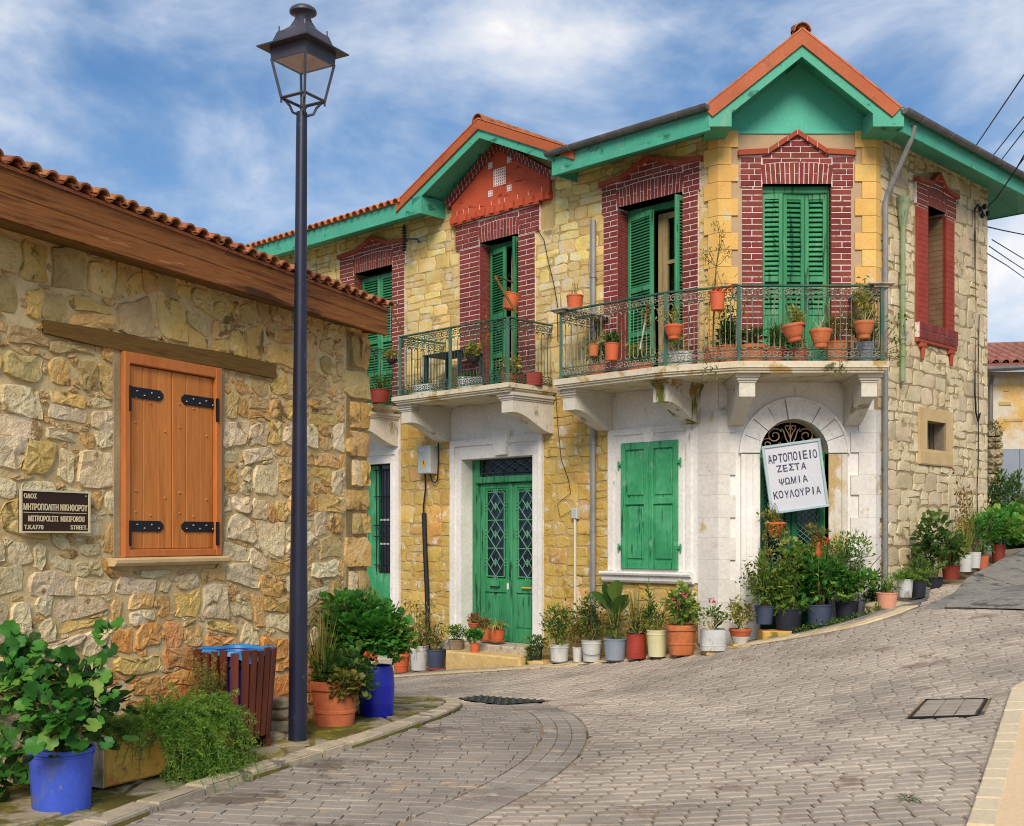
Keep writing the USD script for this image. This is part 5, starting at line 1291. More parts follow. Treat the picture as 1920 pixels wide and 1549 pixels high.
obj('gable_shadow_board', MB().box(B, .0, 1.96, 5.085, 5.122, -.03, .03), 'teal_panel', HOUSE)
for a, b in ((MA - .01, .07), (1.79, 1.957 + .215)):
    obj('eave_return', MB().box(B, a, b, 5.01, 5.235, .0, EO + .001, .004), 'teal_paint', HOUSE)
# gable over the middle balcony
cx, sl_a = 3.845, .462
for mb, lim in zip(vee(A, cx, 6.09, 5.955, 1.86, sl_a, EO + .002, EO + .03, .0), (0, 1)): obj('barge_board', mb, 'barge_orange', HOUSE)
for mb in vee(A, cx, 5.96, 5.83, 1.50, sl_a, EO - .025, EO, .0): obj('barge_board', mb, 'teal_paint', HOUSE)
for s_ in (-1, 1):
    h = 1.42; zu = 5.87
    l = [A.P(cx, zu, EO - .02), A.P(cx + s_ * h, zu - sl_a * h, EO - .02), A.P(cx + s_ * h, zu - sl_a * h + .03, -.02), A.P(cx + .03, zu + .03, -.02)]
    obj('soffit', quad_slab(l, .012 * -s_), 'teal_paint', HOUSE)
for s0, s1 in ((gA1 - .004, gA1 + .02), (gA0 - .02, gA0 + .004)):
    obj('eave_return', MB().box(A, s0, s1, ZF0 + .012, ZF1 + .028, 0.0, EO + .0005), 'teal_paint', HOUSE)
obj('gable_wall', MB().prism(A, Polygon([(2.3, 5.1), (5.3, 5.1), (5.3, 5.22), (3.87, 5.90), (2.3, 5.22)]), -.30, .001), 'yellow_mortar', HOUSE)

# roof planes
pitch = math.tan(math.radians(16.5))
def roof_plane(name, fr, s0, s1, o0, z0, depth, t, mat, s0b=None, s1b=None, pt=pitch):
    s0b, s1b = s0 if s0b is None else s0b, s1 if s1b is None else s1b
    return obj(name, quad_slab([fr.P(s0, z0, o0), fr.P(s1, z0, o0), fr.P(s1b, z0 + depth * pt, o0 - depth), fr.P(s0b, z0 + depth * pt, o0 - depth)], t * (1 if fr.flip else -1) * -1), mat, HOUSE)
rA = roof_plane('roof', A, 5.55, 10.85, EO + .02, 5.235, 3.4, .05, 'roof_clay', 5.55, 10.85)
roof_plane('roof', A, MA, 2.12, EO + .02, 5.235, 3.4, .05, 'roof_clay', 1.4, 2.12)
roof_plane('roof', A, 2.12, 5.55, -.9, 5.235 + 1.42 * pitch, 1.98, .05, 'roof_clay')
rC = roof_plane('roof', C, -.2, CEND, CE + .02, 5.205, 3.2, .05, 'roof_clay', 1.3, CEND)
# gable roofs run back from the gables
for fr, c_, za, h, slp, back, name in ((B, bx, 6.19, 1.2, sl_b, 3.2, 'roof'), (A, cx, 6.10, 1.85, sl_a, 2.6, 'roof')):
    for s_ in (-1, 1):
        l = [fr.P(c_, za, EO + .035), fr.P(c_ + s_ * h, za - slp * h, EO + .035), fr.P(c_ + s_ * h * .25, za - slp * h * .25, -back), fr.P(c_, za, -back)]
        obj(name, quad_slab(l, .02 * s_ * (1 if fr.flip else -1) * -1), 'roof_clay', HOUSE)
def barrel(p, ax, up, L, r, thick=.012, n=7, arc=math.pi, taper=.85):
    """a half-round tile lying along ax from p"""
    ax = unit(np.asarray(ax, float)); up = unit(np.asarray(up, float) - ax * (ax @ up)); sd = np.cross(ax, up)
    th = np.linspace(-arc / 2, arc / 2, n); v = []
    for k, (l, rr_) in enumerate(((0, r), (L, r * taper))):
        for e in (0, -thick): v.append(np.asarray(p) + ax * l + (rr_ + e) * (np.sin(th)[:, None] * sd + np.cos(th)[:, None] * up))
    v = np.vstack(v); f = []
    for i in range(n - 1):
        f += [[i, i + 1, 2 * n + i + 1, 2 * n + i], [n + i + 1, n + i, 3 * n + i, 3 * n + i + 1], [i, n + i, n + i + 1, i + 1], [2 * n + i, 2 * n + i + 1, 3 * n + i + 1, 3 * n + i]]
    f += [[0, 2 * n, 3 * n, n], [n - 1, 2 * n - 1, 4 * n - 1, 3 * n - 1]]
    return MB().add(v, f)
for k in range(5): obj('ridge_tile', barrel(A.P(cx, 6.07, EO + .05 - k * .40), -A.n, [0, 0, 1], .43, .105, taper=.9), 'old_clay', rA, smooth=50)
for k in range(5): obj('ridge_tile', barrel(B.P(bx, 6.165, EO + .05 - k * .40), -B.n, [0, 0, 1], .43, .105, taper=.9), 'old_clay', rC, smooth=50)
obj('ridge_end', MB().lathe(B.P(bx, 6.165, EO - .10), [(0, .13), (.06, .125), (.11, .10), (.115, .04)], 12), 'old_clay', rC, smooth=50)
rt = random.Random(3)
n = 30
for k in range(n):
    s = 5.66 + k * .172
    obj('roof_tile', barrel(A.P(s, 5.225, EO + .07), -A.n + [0, 0, pitch], [0, 0, 1], .42, .075, n=5), 'roof_clay', rA, smooth=50)
for k in range(13):
    s = -.1 + k * .172
    if k < 14: obj('roof_tile', barrel(A.P(s, 5.235, EO + .03), -A.n + [0, 0, pitch], [0, 0, 1], .42, .07, n=5), 'old_clay', rA, smooth=50)
for k in range(26): obj('roof_tile', barrel(C.P(-.1 + k * .178, 5.20, CE + .03), -C.n + [0, 0, pitch], [0, 0, 1], .42, .07, n=5), 'old_clay', rC, smooth=50)

def gutter(fr, s0, s1, z0, z1, o, r=.062):
    th = np.linspace(math.pi * 1.02, math.pi * 2 - .02, 9); mb = MB(); v = []
    for e in (r, r - .006):
        for s, z in ((s0, z0), (s1, z1)): v.append(fr.P(s, z + e * np.sin(th), o + e * np.cos(th)))
    v = np.vstack(v); f = []
    for i in range(8): f += [[i, i + 1, 9 + i + 1, 9 + i], [18 + i + 1, 18 + i, 27 + i, 27 + i + 1]]
    f += [[0, 9, 27, 18], [8, 26, 35, 17]]; mb.add(v, f)
    for s, z in ((s0, z0), (s1, z1)): mb.add(fr.P(s, z + (r - .003) * np.sin(th), o + (r - .003) * np.cos(th)), [[0, i + 1, i] for i in range(1, 8)])
    g = obj('gutter', mb, 'gutter_zinc', HOUSE, smooth=40)
    m = int(abs(s1 - s0) / .75); 
    for k in range(m):
        s = s0 + (s1 - s0) * (k + .5) / m; z = z0 + (z1 - z0) * (k + .5) / m
        obj('gutter_strap', MB().tube([fr.P(s, z + (r + .004) * math.sin(t), o + (r + .004) * math.cos(t)) for t in th], .008, 4), 'gutter_zinc', g)
gutter(A, MA - .02, 2.45, 5.262, 5.275, EO + .065)
gutter(C, -CE * .41 - .05, CEND, 5.215, 5.20, CE + .065)
# rain pipe at the corner, old painted pipe, pipe on the yellow wall
pw = C.W(1660, 372, .08); pw2 = np.array([pw[0], pw[1], -.62])
obj('rain_pipe', MB().tube([C.W(1714, 236, CE + .02), C.W(1708, 262, CE - .02), pw + [.03, 0, .06], pw - [0, 0, .05], pw2], .034, 8), 'zinc', HOUSE, smooth=40)
op = C.W(1693, 440, .07)
obj('old_pipe', MB().lathe([op[0], op[1], 4.42 - .35], [(.034, -2.05), (.034, -.06), (.045, -.04), (.05, .02), (.085, .20), (.092, .27), (.10, .28), (.10, .33), (.07, .33)], 10), 'pipe_green', HOUSE, smooth=40)
for z in (3.3, 2.6): obj('pipe_clamp', MB().lathe([op[0], op[1], z], [(.034, -.03), (.046, -.03), (.046, .03), (.034, .03)], 10), 'pipe_green', HOUSE)
yp = A.W(1112, 800, .06)
obj('wall_pipe', MB().tube([[yp[0], yp[1], -1.45], [yp[0], yp[1], 4.37]], .042, 8), 'zinc', HOUSE, smooth=40)
for z in (1.3, .1, 3.6): obj('pipe_clamp', MB().lathe([yp[0], yp[1], z], [(.042, -.02), (.050, -.02), (.050, .02), (.042, .02)], 10), 'zinc', HOUSE)
# doorstep
zt_ = zb
st = MB()
gz = lambda s, o: float(ground(*A.P(s, 0, o)[:2]))
s1_, s0_ = A.S(836, .62), A.S(976, .62)
obj('step', MB().box(A, 3.06, 4.95, -2.3, zt_ - .005, -.40, .30, .02), 'step_grey', HOUSE)
ztop2 = A.on(900, 1226, .62)[1]
obj('step', MB().box(A, s0_, s1_, -2.6, ztop2, .0, .64, .025), 'step_stone', HOUSE)
obj('step', MB().box(A, 6.3, 7.8, -2.8, -1.98, -.4, .1, .02), 'step_grey', HOUSE)
obj('step', MB().box(B, ARC - ARR, ARC + ARR, -1.7, -1.18, -.35, .08, .02), 'step_stone', HOUSE)
# ------------------------------------------------------------ the stone cottage at the left
COT = thing('stone_cottage', 'low rubble stone cottage with wooden fascia, tiled eave and brown plank shutters', 'house', (-1.244, 10.2, -1.6))
KE = .28
kwin = rect(1.865, -.13, 2.795, 1.215)
klint = Polygon([(1.245, 1.215), (1.245, 1.325), (3.395, 1.31), (3.395, 1.225)])
wallK = rect(0, -2.1, 6.5, 2.02)
WK = obj('wall', MB().prism(K, wallK.difference(kwin), -.5, 0), 'rubble_mortar', COT)
K2 = Fr(K.P(0, 0, 0), -K.n, -K.d)                      # end wall round the corner
obj('wall', MB().prism(K2, rect(.0, -2.3, 5, 2.02), -.3, -.0005), 'rubble_mortar', COT)
rk = random.Random(14)
regK = wallK.difference(unary_union([kwin.buffer(.035, join_style=2), klint.buffer(.004), rect(1.86, -.22, 2.9, -.12)])).intersection(rect(.0, -1.9, 4.9, 1.98))
core_reg = regK.intersection(rect(.34, -2, 6, 2))
def warp(g):
    def f(x, z):
        q = np.stack([np.asarray(x) * 1.6, np.asarray(z) * 1.6, np.full(np.shape(x), .7)], -1)
        return np.asarray(x) + .16 * (meshkit.noise(q, 3) - .5), np.asarray(z) + .20 * (meshkit.noise(q + 4.2, 8) - .5)
    from shapely.ops import transform
    return transform(f, g)
big_ = sbox(.2, -2.1, 5.2, 2.2)
st0 = coursed(big_, .2, 5.1, -2.0, 2.2, (.12, .29), (.13, .42), .026, rk, .036)
st = []
for g in st0:
    g = warp(g.buffer(-.022).buffer(.022, quad_segs=2)).buffer(0).intersection(core_reg)
    for q in getattr(g, 'geoms', [g]):
        if q.geom_type == 'Polygon' and q.area > .003: st.append(q)
left_ = core_reg.difference(unary_union([q.buffer(.004) for q in st])).buffer(-.002)
from shapely.strtree import STRtree
cells_ = [q for q in getattr(left_, 'geoms', [left_])]
chips, grid_, _ll_ = [], {}, {}
def left_local(x, z):
    k = (int(x * 3), int((z + 3) * 3))
    if k not in _ll_: _ll_[k] = left_.intersection(sbox(k[0] / 3 - .15, k[1] / 3 - 3 - .15, k[0] / 3 + .49, k[1] / 3 - 3 + .49))
    return _ll_[k]
from shapely.prepared import prep
lp_ = prep(left_)
for _ in range(5600):
    x, z = rk.uniform(.25, 4.95), rk.uniform(-1.9, 2.0)
    w, h, a = rk.uniform(.03, .085), rk.uniform(.014, .034), rk.uniform(-.35, .35)
    if rk.random() < .2: w, h = h * 1.2, w * .8
    if not lp_.contains(Point(x, z)): continue
    p = Polygon([(x + w * math.cos(t) * rk.uniform(.8, 1.1) - h * math.sin(t) * a, z + h * math.sin(t) * rk.uniform(.8, 1.1) + w * math.cos(t) * a) for t in np.linspace(0, 2 * math.pi, 8, endpoint=False)]).buffer(0)
    near = [q for i in (-1, 0, 1) for j in (-1, 0, 1) for q in grid_.get((int(x * 5) + i, int(z * 5) + j), [])]
    loc = left_local(x, z)
    p = p.intersection(loc)
    for q in near:
        if not p.is_empty and p.intersects(q): p = p.difference(q)
    p = max(getattr(p, 'geoms', [p]), key=lambda g: g.area, default=p) if not p.is_empty else p
    if p.is_empty or p.geom_type != 'Polygon' or p.area < .0009 or p.area / max(p.length, 1e-6) ** 2 < .028: continue
    p = p.buffer(-.004).buffer(.003)
    if p.geom_type != 'Polygon' or p.area < .0007: continue
    chips.append(p); grid_.setdefault((int(x * 5), int(z * 5)), []).append(p.buffer(.006))
st += chips
def pickK(x, z, a):
    n = float(meshkit.noise(np.array([x * 1.3, z * 1.3, 2.5]), 3)); r = rk.random()
    if z < -.66 + .12 * math.sin(x * 3) and .3 < x < 2.9 and r < .92 - abs(x - 1.6) * .30: return 'rubble_orange'
    if z > .95: return 'rubble_ochre' if r < .5 + n * .3 else 'rubble_brown'
    if x < .9: return 'rubble_ochre' if r < .55 else ('rubble_brown' if r < .72 else 'rubble_pale')
    if a < .006: return rk.choice(['rubble_pale', 'rubble_ochre', 'rubble_brown'])
    return 'rubble_pale' if r < .72 else 'rubble_ochre'
lay(WK, K, st, None, -.004, (.012, .028), 1.4, keep=270, stuffname='chip_stones', n=16, pick=pickK, rnd=rk, shrink=.075, crisp=24)
# squared stones at the corner, showing on both faces
z, k = -1.85, 0
while z < 1.80:
    h = rk.uniform(.19, .30); w = (.36, .26)[k % 2] + rk.uniform(-.03, .03); z1 = min(z + h, 1.96)
    cuts = [0, w * rk.uniform(.45, .6), w] if rk.random() < .55 else [0, w]
    for a, b in zip(cuts[:-1], cuts[1:]):
        p = Polygon([(a + .006 - (.03 if a == 0 else 0), z + .008), (b - .008, z + .006 + rk.uniform(0, .012)), (b - .008 + rk.uniform(-.015, .01), z1 - .008), (a + .006 - (.03 if a == 0 else 0), z1 - .006)]).buffer(-.012).buffer(.012, quad_segs=2).intersection(regK.union(rect(-.1, -2, .1, 2)))
        if p.geom_type == 'Polygon' and p.area > .002: obj('corner_stone', stone(K, p, -.06, rk.uniform(.080, .095), 12, .4, rk, .10), pickK(.3, z, .02), WK, smooth=40)
    if w < .34:
        pass
    p = Polygon([(-.02, z + .008), (.3, z + .006), (.3, z1 - .008), (-.02, z1 - .006)]).buffer(-.012).buffer(.012, quad_segs=2)
    obj('corner_stone', stone(K2, p, -.06, .085, 10, .4, rk, .12), 'rubble_ochre', WK, smooth=40)
    z = z1; k += 1
# lintel beam, fascia boards, tiles
ln = MB(); pl_ = []
for s, zl, zh in ((3.40, 1.235, 1.315), (3.0, 1.218, 1.325), (2.4, 1.214, 1.322), (1.8, 1.222, 1.335), (1.245, 1.214, 1.325)): pl_.append((s, zl, zh))
poly = Polygon([(s, a) for s, a, b in pl_] + [(s, b) for s, a, b in pl_[::-1]])
obj('lintel_beam', MB().prism(K, poly, -.1, .035), 'old_beam', COT)
def fz(s): t = (s - .119) / (3.939 - .119); return 1.696 + (1.780 - 1.696) * t, 1.91 + (2.076 - 1.91) * t
s0, s1 = .10, 6.4
for lo, hi in ((0, .49), (.495, 1)):
    q = [(s0, fz(s0)), (s1, fz(s1))]
    P_ = [(s, a + (b - a) * lo) for s, (a, b) in q] + [(s, a + (b - a) * hi) for s, (a, b) in q[::-1]]
    obj('fascia_board', MB().prism(K, Polygon(P_), KE - .03, KE + (.003 if lo else 0)), 'fascia_wood', COT)
obj('fascia_board', MB().prism(K2, Polygon([(-KE + .001, fz(s0)[0]), (-KE + .001, fz(s0)[1]), (2.5, fz(s0)[1] + .45), (2.5, fz(s0)[0] + .45)]), -.13, -.10), 'fascia_wood', COT)
obj('soffit', quad_slab([K.P(.1, 1.73, KE - .02), K.P(6.4, 1.82, KE - .02), K.P(6.4, 1.86, -.05), K.P(.1, 1.78, -.05)], .015), 'old_beam', COT)
zr = lambda s: fz(s)[1]
rK = obj('roof', quad_slab([K.P(.08, zr(.08) + .005, KE + .02), K.P(6.5, zr(6.5) + .005, KE + .02), K.P(6.5, zr(6.5) + .7, -3), K.P(.08, zr(.08) + .7, -3)], .02), 'old_clay', COT)
s = .13; k = 0
while s < 5.4:
    for row in range(3):
        j = rk.uniform(-.012, .012)
        p = K.P(s + j, zr(s) + .012 + row * .075 + rk.uniform(-.006, .006), KE + .050 - row * .33)
        obj('roof_tile', barrel(p, -K.n * 1 + [0, 0, .23] + K.d * rk.uniform(-.03, .03), [0, 0, 1], .40, .053, .012, n=7, arc=2.7), 'old_clay', rK, smooth=50)
        if row == 0: obj('channel_tile', barrel(K.P(s + .061, zr(s) + .052, KE + .04), -K.n + [0, 0, .23], [0, 0, -1], .40, .048, .010, n=5, arc=2.4), 'old_clay', rK, smooth=50)
    s += .124; k += 1
# window with plank shutters
fm = MB(); a, b, c, d = 1.868, 2.792, -.128, 1.212
fm.box(K, a, a + .065, c, d, -.05, .055, .006); fm.box(K, b - .05, b, c, d, -.05, .055, .006); fm.box(K, a + .065, b - .05, d - .075, d, -.05, .054, .006); fm.box(K, a + .065, b - .05, c, c + .05, -.05, .054, .006)
wfr = obj('window_frame', fm, 'frame_wood', COT)
obj('sill', MB().profile(K, [(-.03, -.185), (.075, -.185), (.095, -.165), (.095, -.145), (.08, -.131), (-.03, -.131)], 1.84, 2.90), 'sill_stone', COT)
obj('render_band', MB().prism(K, kwin.buffer(.055, join_style=2).difference(kwin).difference(rect(1.5, -.5, 3, -.128)), -.02, .02), 'grey_mortar', COT)
x0, x1 = a + .068, b - .053; mid = (x0 + x1) / 2 + .0
for k in range(2):
    p0, p1 = (x0, mid - .002) if k == 0 else (mid + .002, x1)
    sh = obj('shutter', MB().box(K, p0, p1, c + .055, d - .085, -.03, .0), 'shutter_wood', COT)
    for q in range(3):
        w = (p1 - p0) / 3
        obj('plank', MB().box(K, p0 + q * w + .001, p0 + (q + 1) * w - .001, c + .052, d - .08, 0.0, .026, .005), 'shutter_wood', sh)
    for zz in (.075, .955):
        e0 = x0 - .02 if k == 0 else x1 + .02; sg = 1 if k == 0 else -1; L = .335
        pts = [(e0, zz - .036), (e0 + sg * (L - .03), zz - .036), (e0 + sg * L, zz - .012), (e0 + sg * L, zz + .012), (e0 + sg * (L - .03), zz + .036), (e0, zz + .036)]
        h = obj('strap_hinge', MB().prism(K, Polygon(pts), .026, .033), 'iron_black', sh)
        obj('hinge_pin', MB().box(K, e0 - .004, e0 + sg * .016, zz - .13, zz + .036, .05, .066), 'iron_black', h)
        rv = MB()
        for q in range(5): rv.lathe(K.P(e0 + sg * (.03 + q * .065), zz + (.012 if q % 2 else -.012), .035), [(0, 0)] and [(.0075, -.004), (.006, .003), (.001, .005)], 6)
        obj('rivets', rv, 'zinc', h, kind='stuff')
    bm = MB()
    for q in range(3):
        for zz in (.13, .27, .88, .72): 
            if (q + int(zz * 100)) % 3 != 1: bm.lathe(K.P(p0 + (q + .5) * (p1 - p0) / 3, zz + .02 * q, .027), [(.010, -.004), (.008, .004), (.001, .007)], 6)
    obj('bolt_heads', bm, 'frame_wood', sh, kind='stuff')
# street sign, screwed to the wall
SG = thing('street_sign', 'dark brown street name plate with cream lettering and frame on the rubble wall', 'street sign', K.P(3.32, .02, .07))
gs0, gs1, gz0, gz1 = K.S(170, .075), K.S(38.5, .075), K.on(38, 999, .075)[1], K.on(38, 917, .075)[1]
obj('plate', MB().box(K, gs0, gs1, gz0, gz1, .055, .068, .003), 'sign_brown', SG)
obj('frame', MB().prism(K, rect(gs0, gz0, gs1, gz1).difference(rect(gs0 + .014, gz0 + .010, gs1 - .014, gz1 - .010)), .060, .074), 'sign_cream', SG)
GW, GH = gs1 - gs0, gz1 - gz0
def letters(fr, text, left, base, height, width=None, bold=True, off=0.0, depth=.003, mirror=True):
    """lettering on a wall frame; left: distance along d of the first letter; mirror when d runs right to left"""
    m = meshkit.text_mesh(text, height, depth, bold); v = np.array(m.vertices)
    if width: v[:, 0] *= width / (v[:, 0].max() - v[:, 0].min())
    v[:, 0] -= v[:, 0].min()
    s = left - v[:, 0] if mirror else left + v[:, 0]
    return fr.P(s, base + v[:, 1], off + v[:, 2]), m.faces
def sign_line(text, fx, fz_, h, fw):
    obj('lettering', letters(K, text, gs1 - GW * fx, gz0 + GH * fz_, h, GW * fw, True, .068), 'sign_cream', SG)
sign_line('ΟΔΟΣ', .055, .80, GH * .105, .175); sign_line('ΜΗΤΡΟΠΟΛΙΤΗ ΝΙΚΗΦΟΡΟΥ', .05, .53, GH * .145, .91)
sign_line('MITROPOLITI  NIKIFOROU', .115, .27, GH * .125, .80); sign_line('T.K.4770', .06, .085, GH * .095, .26); sign_line('STREET.', .71, .085, GH * .095, .25)
obj('line', MB().box(K, gs1 - GW * .95, gs1 - GW * .05, gz0 + GH * .465, gz0 + GH * .48, .068, .071), 'sign_cream', SG)
obj('screws', MB().box(K, gs0 + .03, gs0 + .036, gz1 - .03, gz1 - .024, .068, .072).box(K, gs1 - .036, gs1 - .03, gz1 - .03, gz1 - .024, .068, .072), 'sign_cream', SG)
# ------------------------------------------------------------ street lamp
lp0 = at(558, 1395, 8.65); lz0 = float(ground(lp0[0], lp0[1])) + .03
LAMP = thing('street_lamp', 'tall navy street lamp with a square glazed lantern in front of the cottage', 'street lamp', (lp0[0], lp0[1], lz0))
lx, ly = lp0[0], lp0[1]
pm = MB().lathe([lx, ly, 0], [(.002, lz0 - .02), (.069, lz0 - .02), (.069, lz0 + .012), (.067, lz0 + .02), (.0655, lz0 + 1.0), (.056, .40), (.047, 1.43), (.0395, 3.05), (.0395, 3.09), (.020, 3.095)], 24)
pm.v[0][:, 0] += np.maximum(pm.v[0][:, 2] - lz0, 0) / 4.6 * .030
obj('pole', pm, 'navy_paint', LAMP, smooth=50)
dr = MB(); th = np.linspace(-.55, .55, 7)
da = math.atan2(-ly, -lx) + .55
for k in range(6):
    a, b = da + th[k], da + th[k + 1]; v = []
    for r in (.064, .0685):
        for t in (a, b):
            for z in (lz0 + .42, lz0 + .92): v.append([lx + r * math.cos(t), ly + r * math.sin(t), z])
    dr.add(v, [[4, 6, 7, 5], [5, 7, 3, 1], [0, 2, 6, 4]] + ([[0, 4, 5, 1]] if k == 0 else []) + ([[2, 3, 7, 6]] if k == 5 else []))
obj('access_door', dr, 'navy_paint', LAMP)
sv = MB(); a = da - .55
for k, t in enumerate((a + .45, a + .6)): pass
t0, t1 = a + .42, a + .62
sv.add([[lx + .0495 * math.cos(t), ly + .0495 * math.sin(t), z] for z in (.41, .51) for t in (t0, t1)], [[0, 1, 3, 2]])
sv = MB(); sv.add([[lx + r_ * math.cos(t), ly + r_ * math.sin(t), z] for z, r_ in ((.50, .0562), (.58, .0555)) for t in (t0, t1)], [[0, 1, 3, 2]])
obj('sticker', sv, 'sticker_grey', LAMP)
px_ = lx + .040
ro = math.radians(14)
def ring4(hd, z, cx=0.0): return np.array([[px_ + hd * math.cos(ro + k * math.pi / 2), ly + hd * math.sin(ro + k * math.pi / 2), z] for k in range(4)])
def frust(mb, rings, cap0=True, cap1=True):
    v = np.vstack([ring4(*r) for r in rings]); f = [[i * 4 + q, i * 4 + (q + 1) % 4, i * 4 + 4 + (q + 1) % 4, i * 4 + 4 + q] for i in range(len(rings) - 1) for q in range(4)]
    if cap0: f.append([3, 2, 1, 0])
    if cap1: n = (len(rings) - 1) * 4; f.append([n, n + 1, n + 2, n + 3])
    return mb.add(v, f)
LB, LT = 3.185, 3.45           # lantern body
rf = MB(); frust(rf, [(.332, 3.536), (.335, 3.545), (.228, 3.572), (.186, 3.660), (.14, 3.680), (.095, 3.710), (.066, 3.755), (.055, 3.78)], True, True)
L_roof = obj('lantern_roof', rf, 'lamp_metal', LAMP)
obj('finial', MB().lathe([px_, ly, 0], [(.05, 3.74), (.052, 3.78), (.064, 3.793), (.070, 3.800), (.098, 3.812), (.100, 3.825), (.092, 3.840), (.07, 3.855), (.035, 3.866), (.001, 3.869)], 18), 'lamp_metal', L_roof, smooth=40)
for k in range(4):
    c = ring4(.172, 3.665)[k]; obj('stud', MB().tube([c, c + [0, 0, .035]], .007, 5), 'lamp_metal', L_roof)
hd = MB(); frust(hd, [(.238, 3.538), (.228, LT)], False, False); frust(hd, [(.205, LT), (.215, 3.535)], False, False); frust(hd, [(.228, LT), (.205, LT)], False, False)
obj('header', hd, 'lamp_metal', LAMP)
obj('reflector', frust(MB(), [(.206, LT + .004), (.12, LT + .06)], False, True), 'lamp_inside', LAMP)
for k in range(4): 
    obj('lantern_post', MB().tube([ring4(.226, LT + .01)[k], ring4(.156, LB)[k]], .0115, 4), 'lamp_metal', LAMP)
    obj('bottom_bar', MB().tube([ring4(.156, LB)[k], ring4(.156, LB)[(k + 1) % 4]], .0125, 4), 'lamp_metal', LAMP)
    a_, b_ = ring4(.222, LT), ring4(.154, LB + .012)
    obj('glass', MB().add([a_[k], a_[(k + 1) % 4], b_[(k + 1) % 4], b_[k]], [[0, 1, 2, 3]]), 'lamp_glass', LAMP)
    c = ring4(.156, LB)[k]; ctr = np.array([px_, ly, 0]); d = unit(c - ctr - [0, 0, LB])
    pts = [c, c + [0, 0, -.02] - d * .03, ctr + d * .095 + [0, 0, LB - .055], ctr + d * .075 + [0, 0, LB - .10], ctr + d * .03 + [0, 0, LB - .115], ctr + [0, 0, LB - .113]]
    pts = [p if abs(p[2]) > 1 else p for p in pts]
    obj('bracket_arm', MB().tube(pts, .0105, 5), 'lamp_metal', LAMP)
    obj('drop', MB().tube([c + [0, 0, .0], c + [0, 0, -.035]], .008, 5), 'lamp_metal', LAMP)
obj('socket', MB().lathe([px_, ly, 0], [(.022, 3.08), (.022, 3.12), (.030, 3.125), (.030, 3.135), (.018, 3.14), (.018, 3.20), (.001, 3.2)], 10), 'lamp_metal', LAMP)

# ------------------------------------------------------------ slatted bin, stones, planter
bc = at(441, 1411, 8.3); bz = float(ground(bc[0], bc[1])) + .035
BIN = thing('waste_bin', 'brown slatted wooden waste bin with a blue bag folded over its rim', 'bin', (bc[0], bc[1], bz))
fb = Fr([bc[0], bc[1], 0], K.d, K.n)
ztop, zbot = -.772, -1.375
ns = 22
def oval(t, a, b): c, s = math.cos(t), math.sin(t); return a * math.copysign(abs(c) ** .55, c), b * math.copysign(abs(s) ** .55, s)
_tt = np.linspace(0, 2 * math.pi, 721); _pp = np.array([oval(t, .24, .22) for t in _tt]); _ll = np.r_[0, np.cumsum(np.linalg.norm(np.diff(_pp, axis=0), axis=1))]
for k in range(ns):
    t = float(np.interp((k + .5) / ns * _ll[-1], _ll, _tt))
    x1, y1 = oval(t, .24, .22); x0, y0 = x1 * .82, y1 * .82
    tx, ty = oval(t + .01, .24, .22); tg = unit(np.array([tx - x1, ty - y1])); nr = np.array([tg[1], -tg[0]]);
    if nr @ [x1, y1] < 0: nr = -nr
    v = []
    for (x, y, z, w) in ((x0, y0, zbot, .022), (x1, y1, ztop, .027)):
        for e, o in ((-1, 0), (1, 0), (1, .018), (-1, .018)): q = np.array([x, y]) + tg * w * e + nr * o; v.append(fb.P(q[0], z + (.01 * math.sin(k * 2.3) if z > -1 else 0), q[1]))
    obj('slat', MB().hexa(np.array(v)), 'bin_wood', BIN)
ri = MB(); rings = [(oval(float(np.interp(f, _ll / _ll[-1], _tt)),   .226, .206)) for f in np.linspace(0, 1, 44, endpoint=False)]
for zz, sc in ((zbot + .08, .84), (ztop - .10, .985)): ri.tube([fb.P(x * sc, zz, y * sc) for x, y in rings], .010, 5, closed=True)
obj('hoops', ri, 'iron_black', BIN, kind='stuff')
lm = MB(); v = []
for zz, sc in ((zbot + .02, .78), (ztop - .02, .93)): v += [fb.P(x * sc, zz, y * sc) for x, y in rings]
n4 = len(rings); lm.add(v, [[q, (q + 1) % n4, n4 + (q + 1) % n4, n4 + q] for q in range(n4)]); lm.add(v[:n4], [[0, q, q + 1] for q in range(1, n4 - 1)])
obj('liner', lm, 'bag_violet', BIN)
fm = MB(); v = []; rr2 = np.random.default_rng(8)
for j, (sc, dz_) in enumerate(((.88, -.06), (.97, -.006), (1.06, .004), (1.11, -.020))):
    for q, (x, y) in enumerate(rings):
        t = 2 * math.pi * q / n4; hang = max(0, math.cos(t - 1.2)) ** 10 * .075 if j == 3 else 0
        v.append(fb.P(x * sc, ztop + dz_ + .006 * math.sin(t * 5 + j) - hang, y * sc))
for j in range(3): fm.add(v, [[j * n4 + q, j * n4 + (q + 1) % n4, (j + 1) * n4 + (q + 1) % n4, (j + 1) * n4 + q] for q in range(n4)])
obj('bag', fm, 'bag_blue', BIN, smooth=True)
for s_ in (-.15, .12): obj('leg', MB().box(fb, s_ - .025, s_ + .025, bz - .02, zbot + .04, -.16, .17), 'bin_wood', BIN)
rr3 = np.random.default_rng(12)
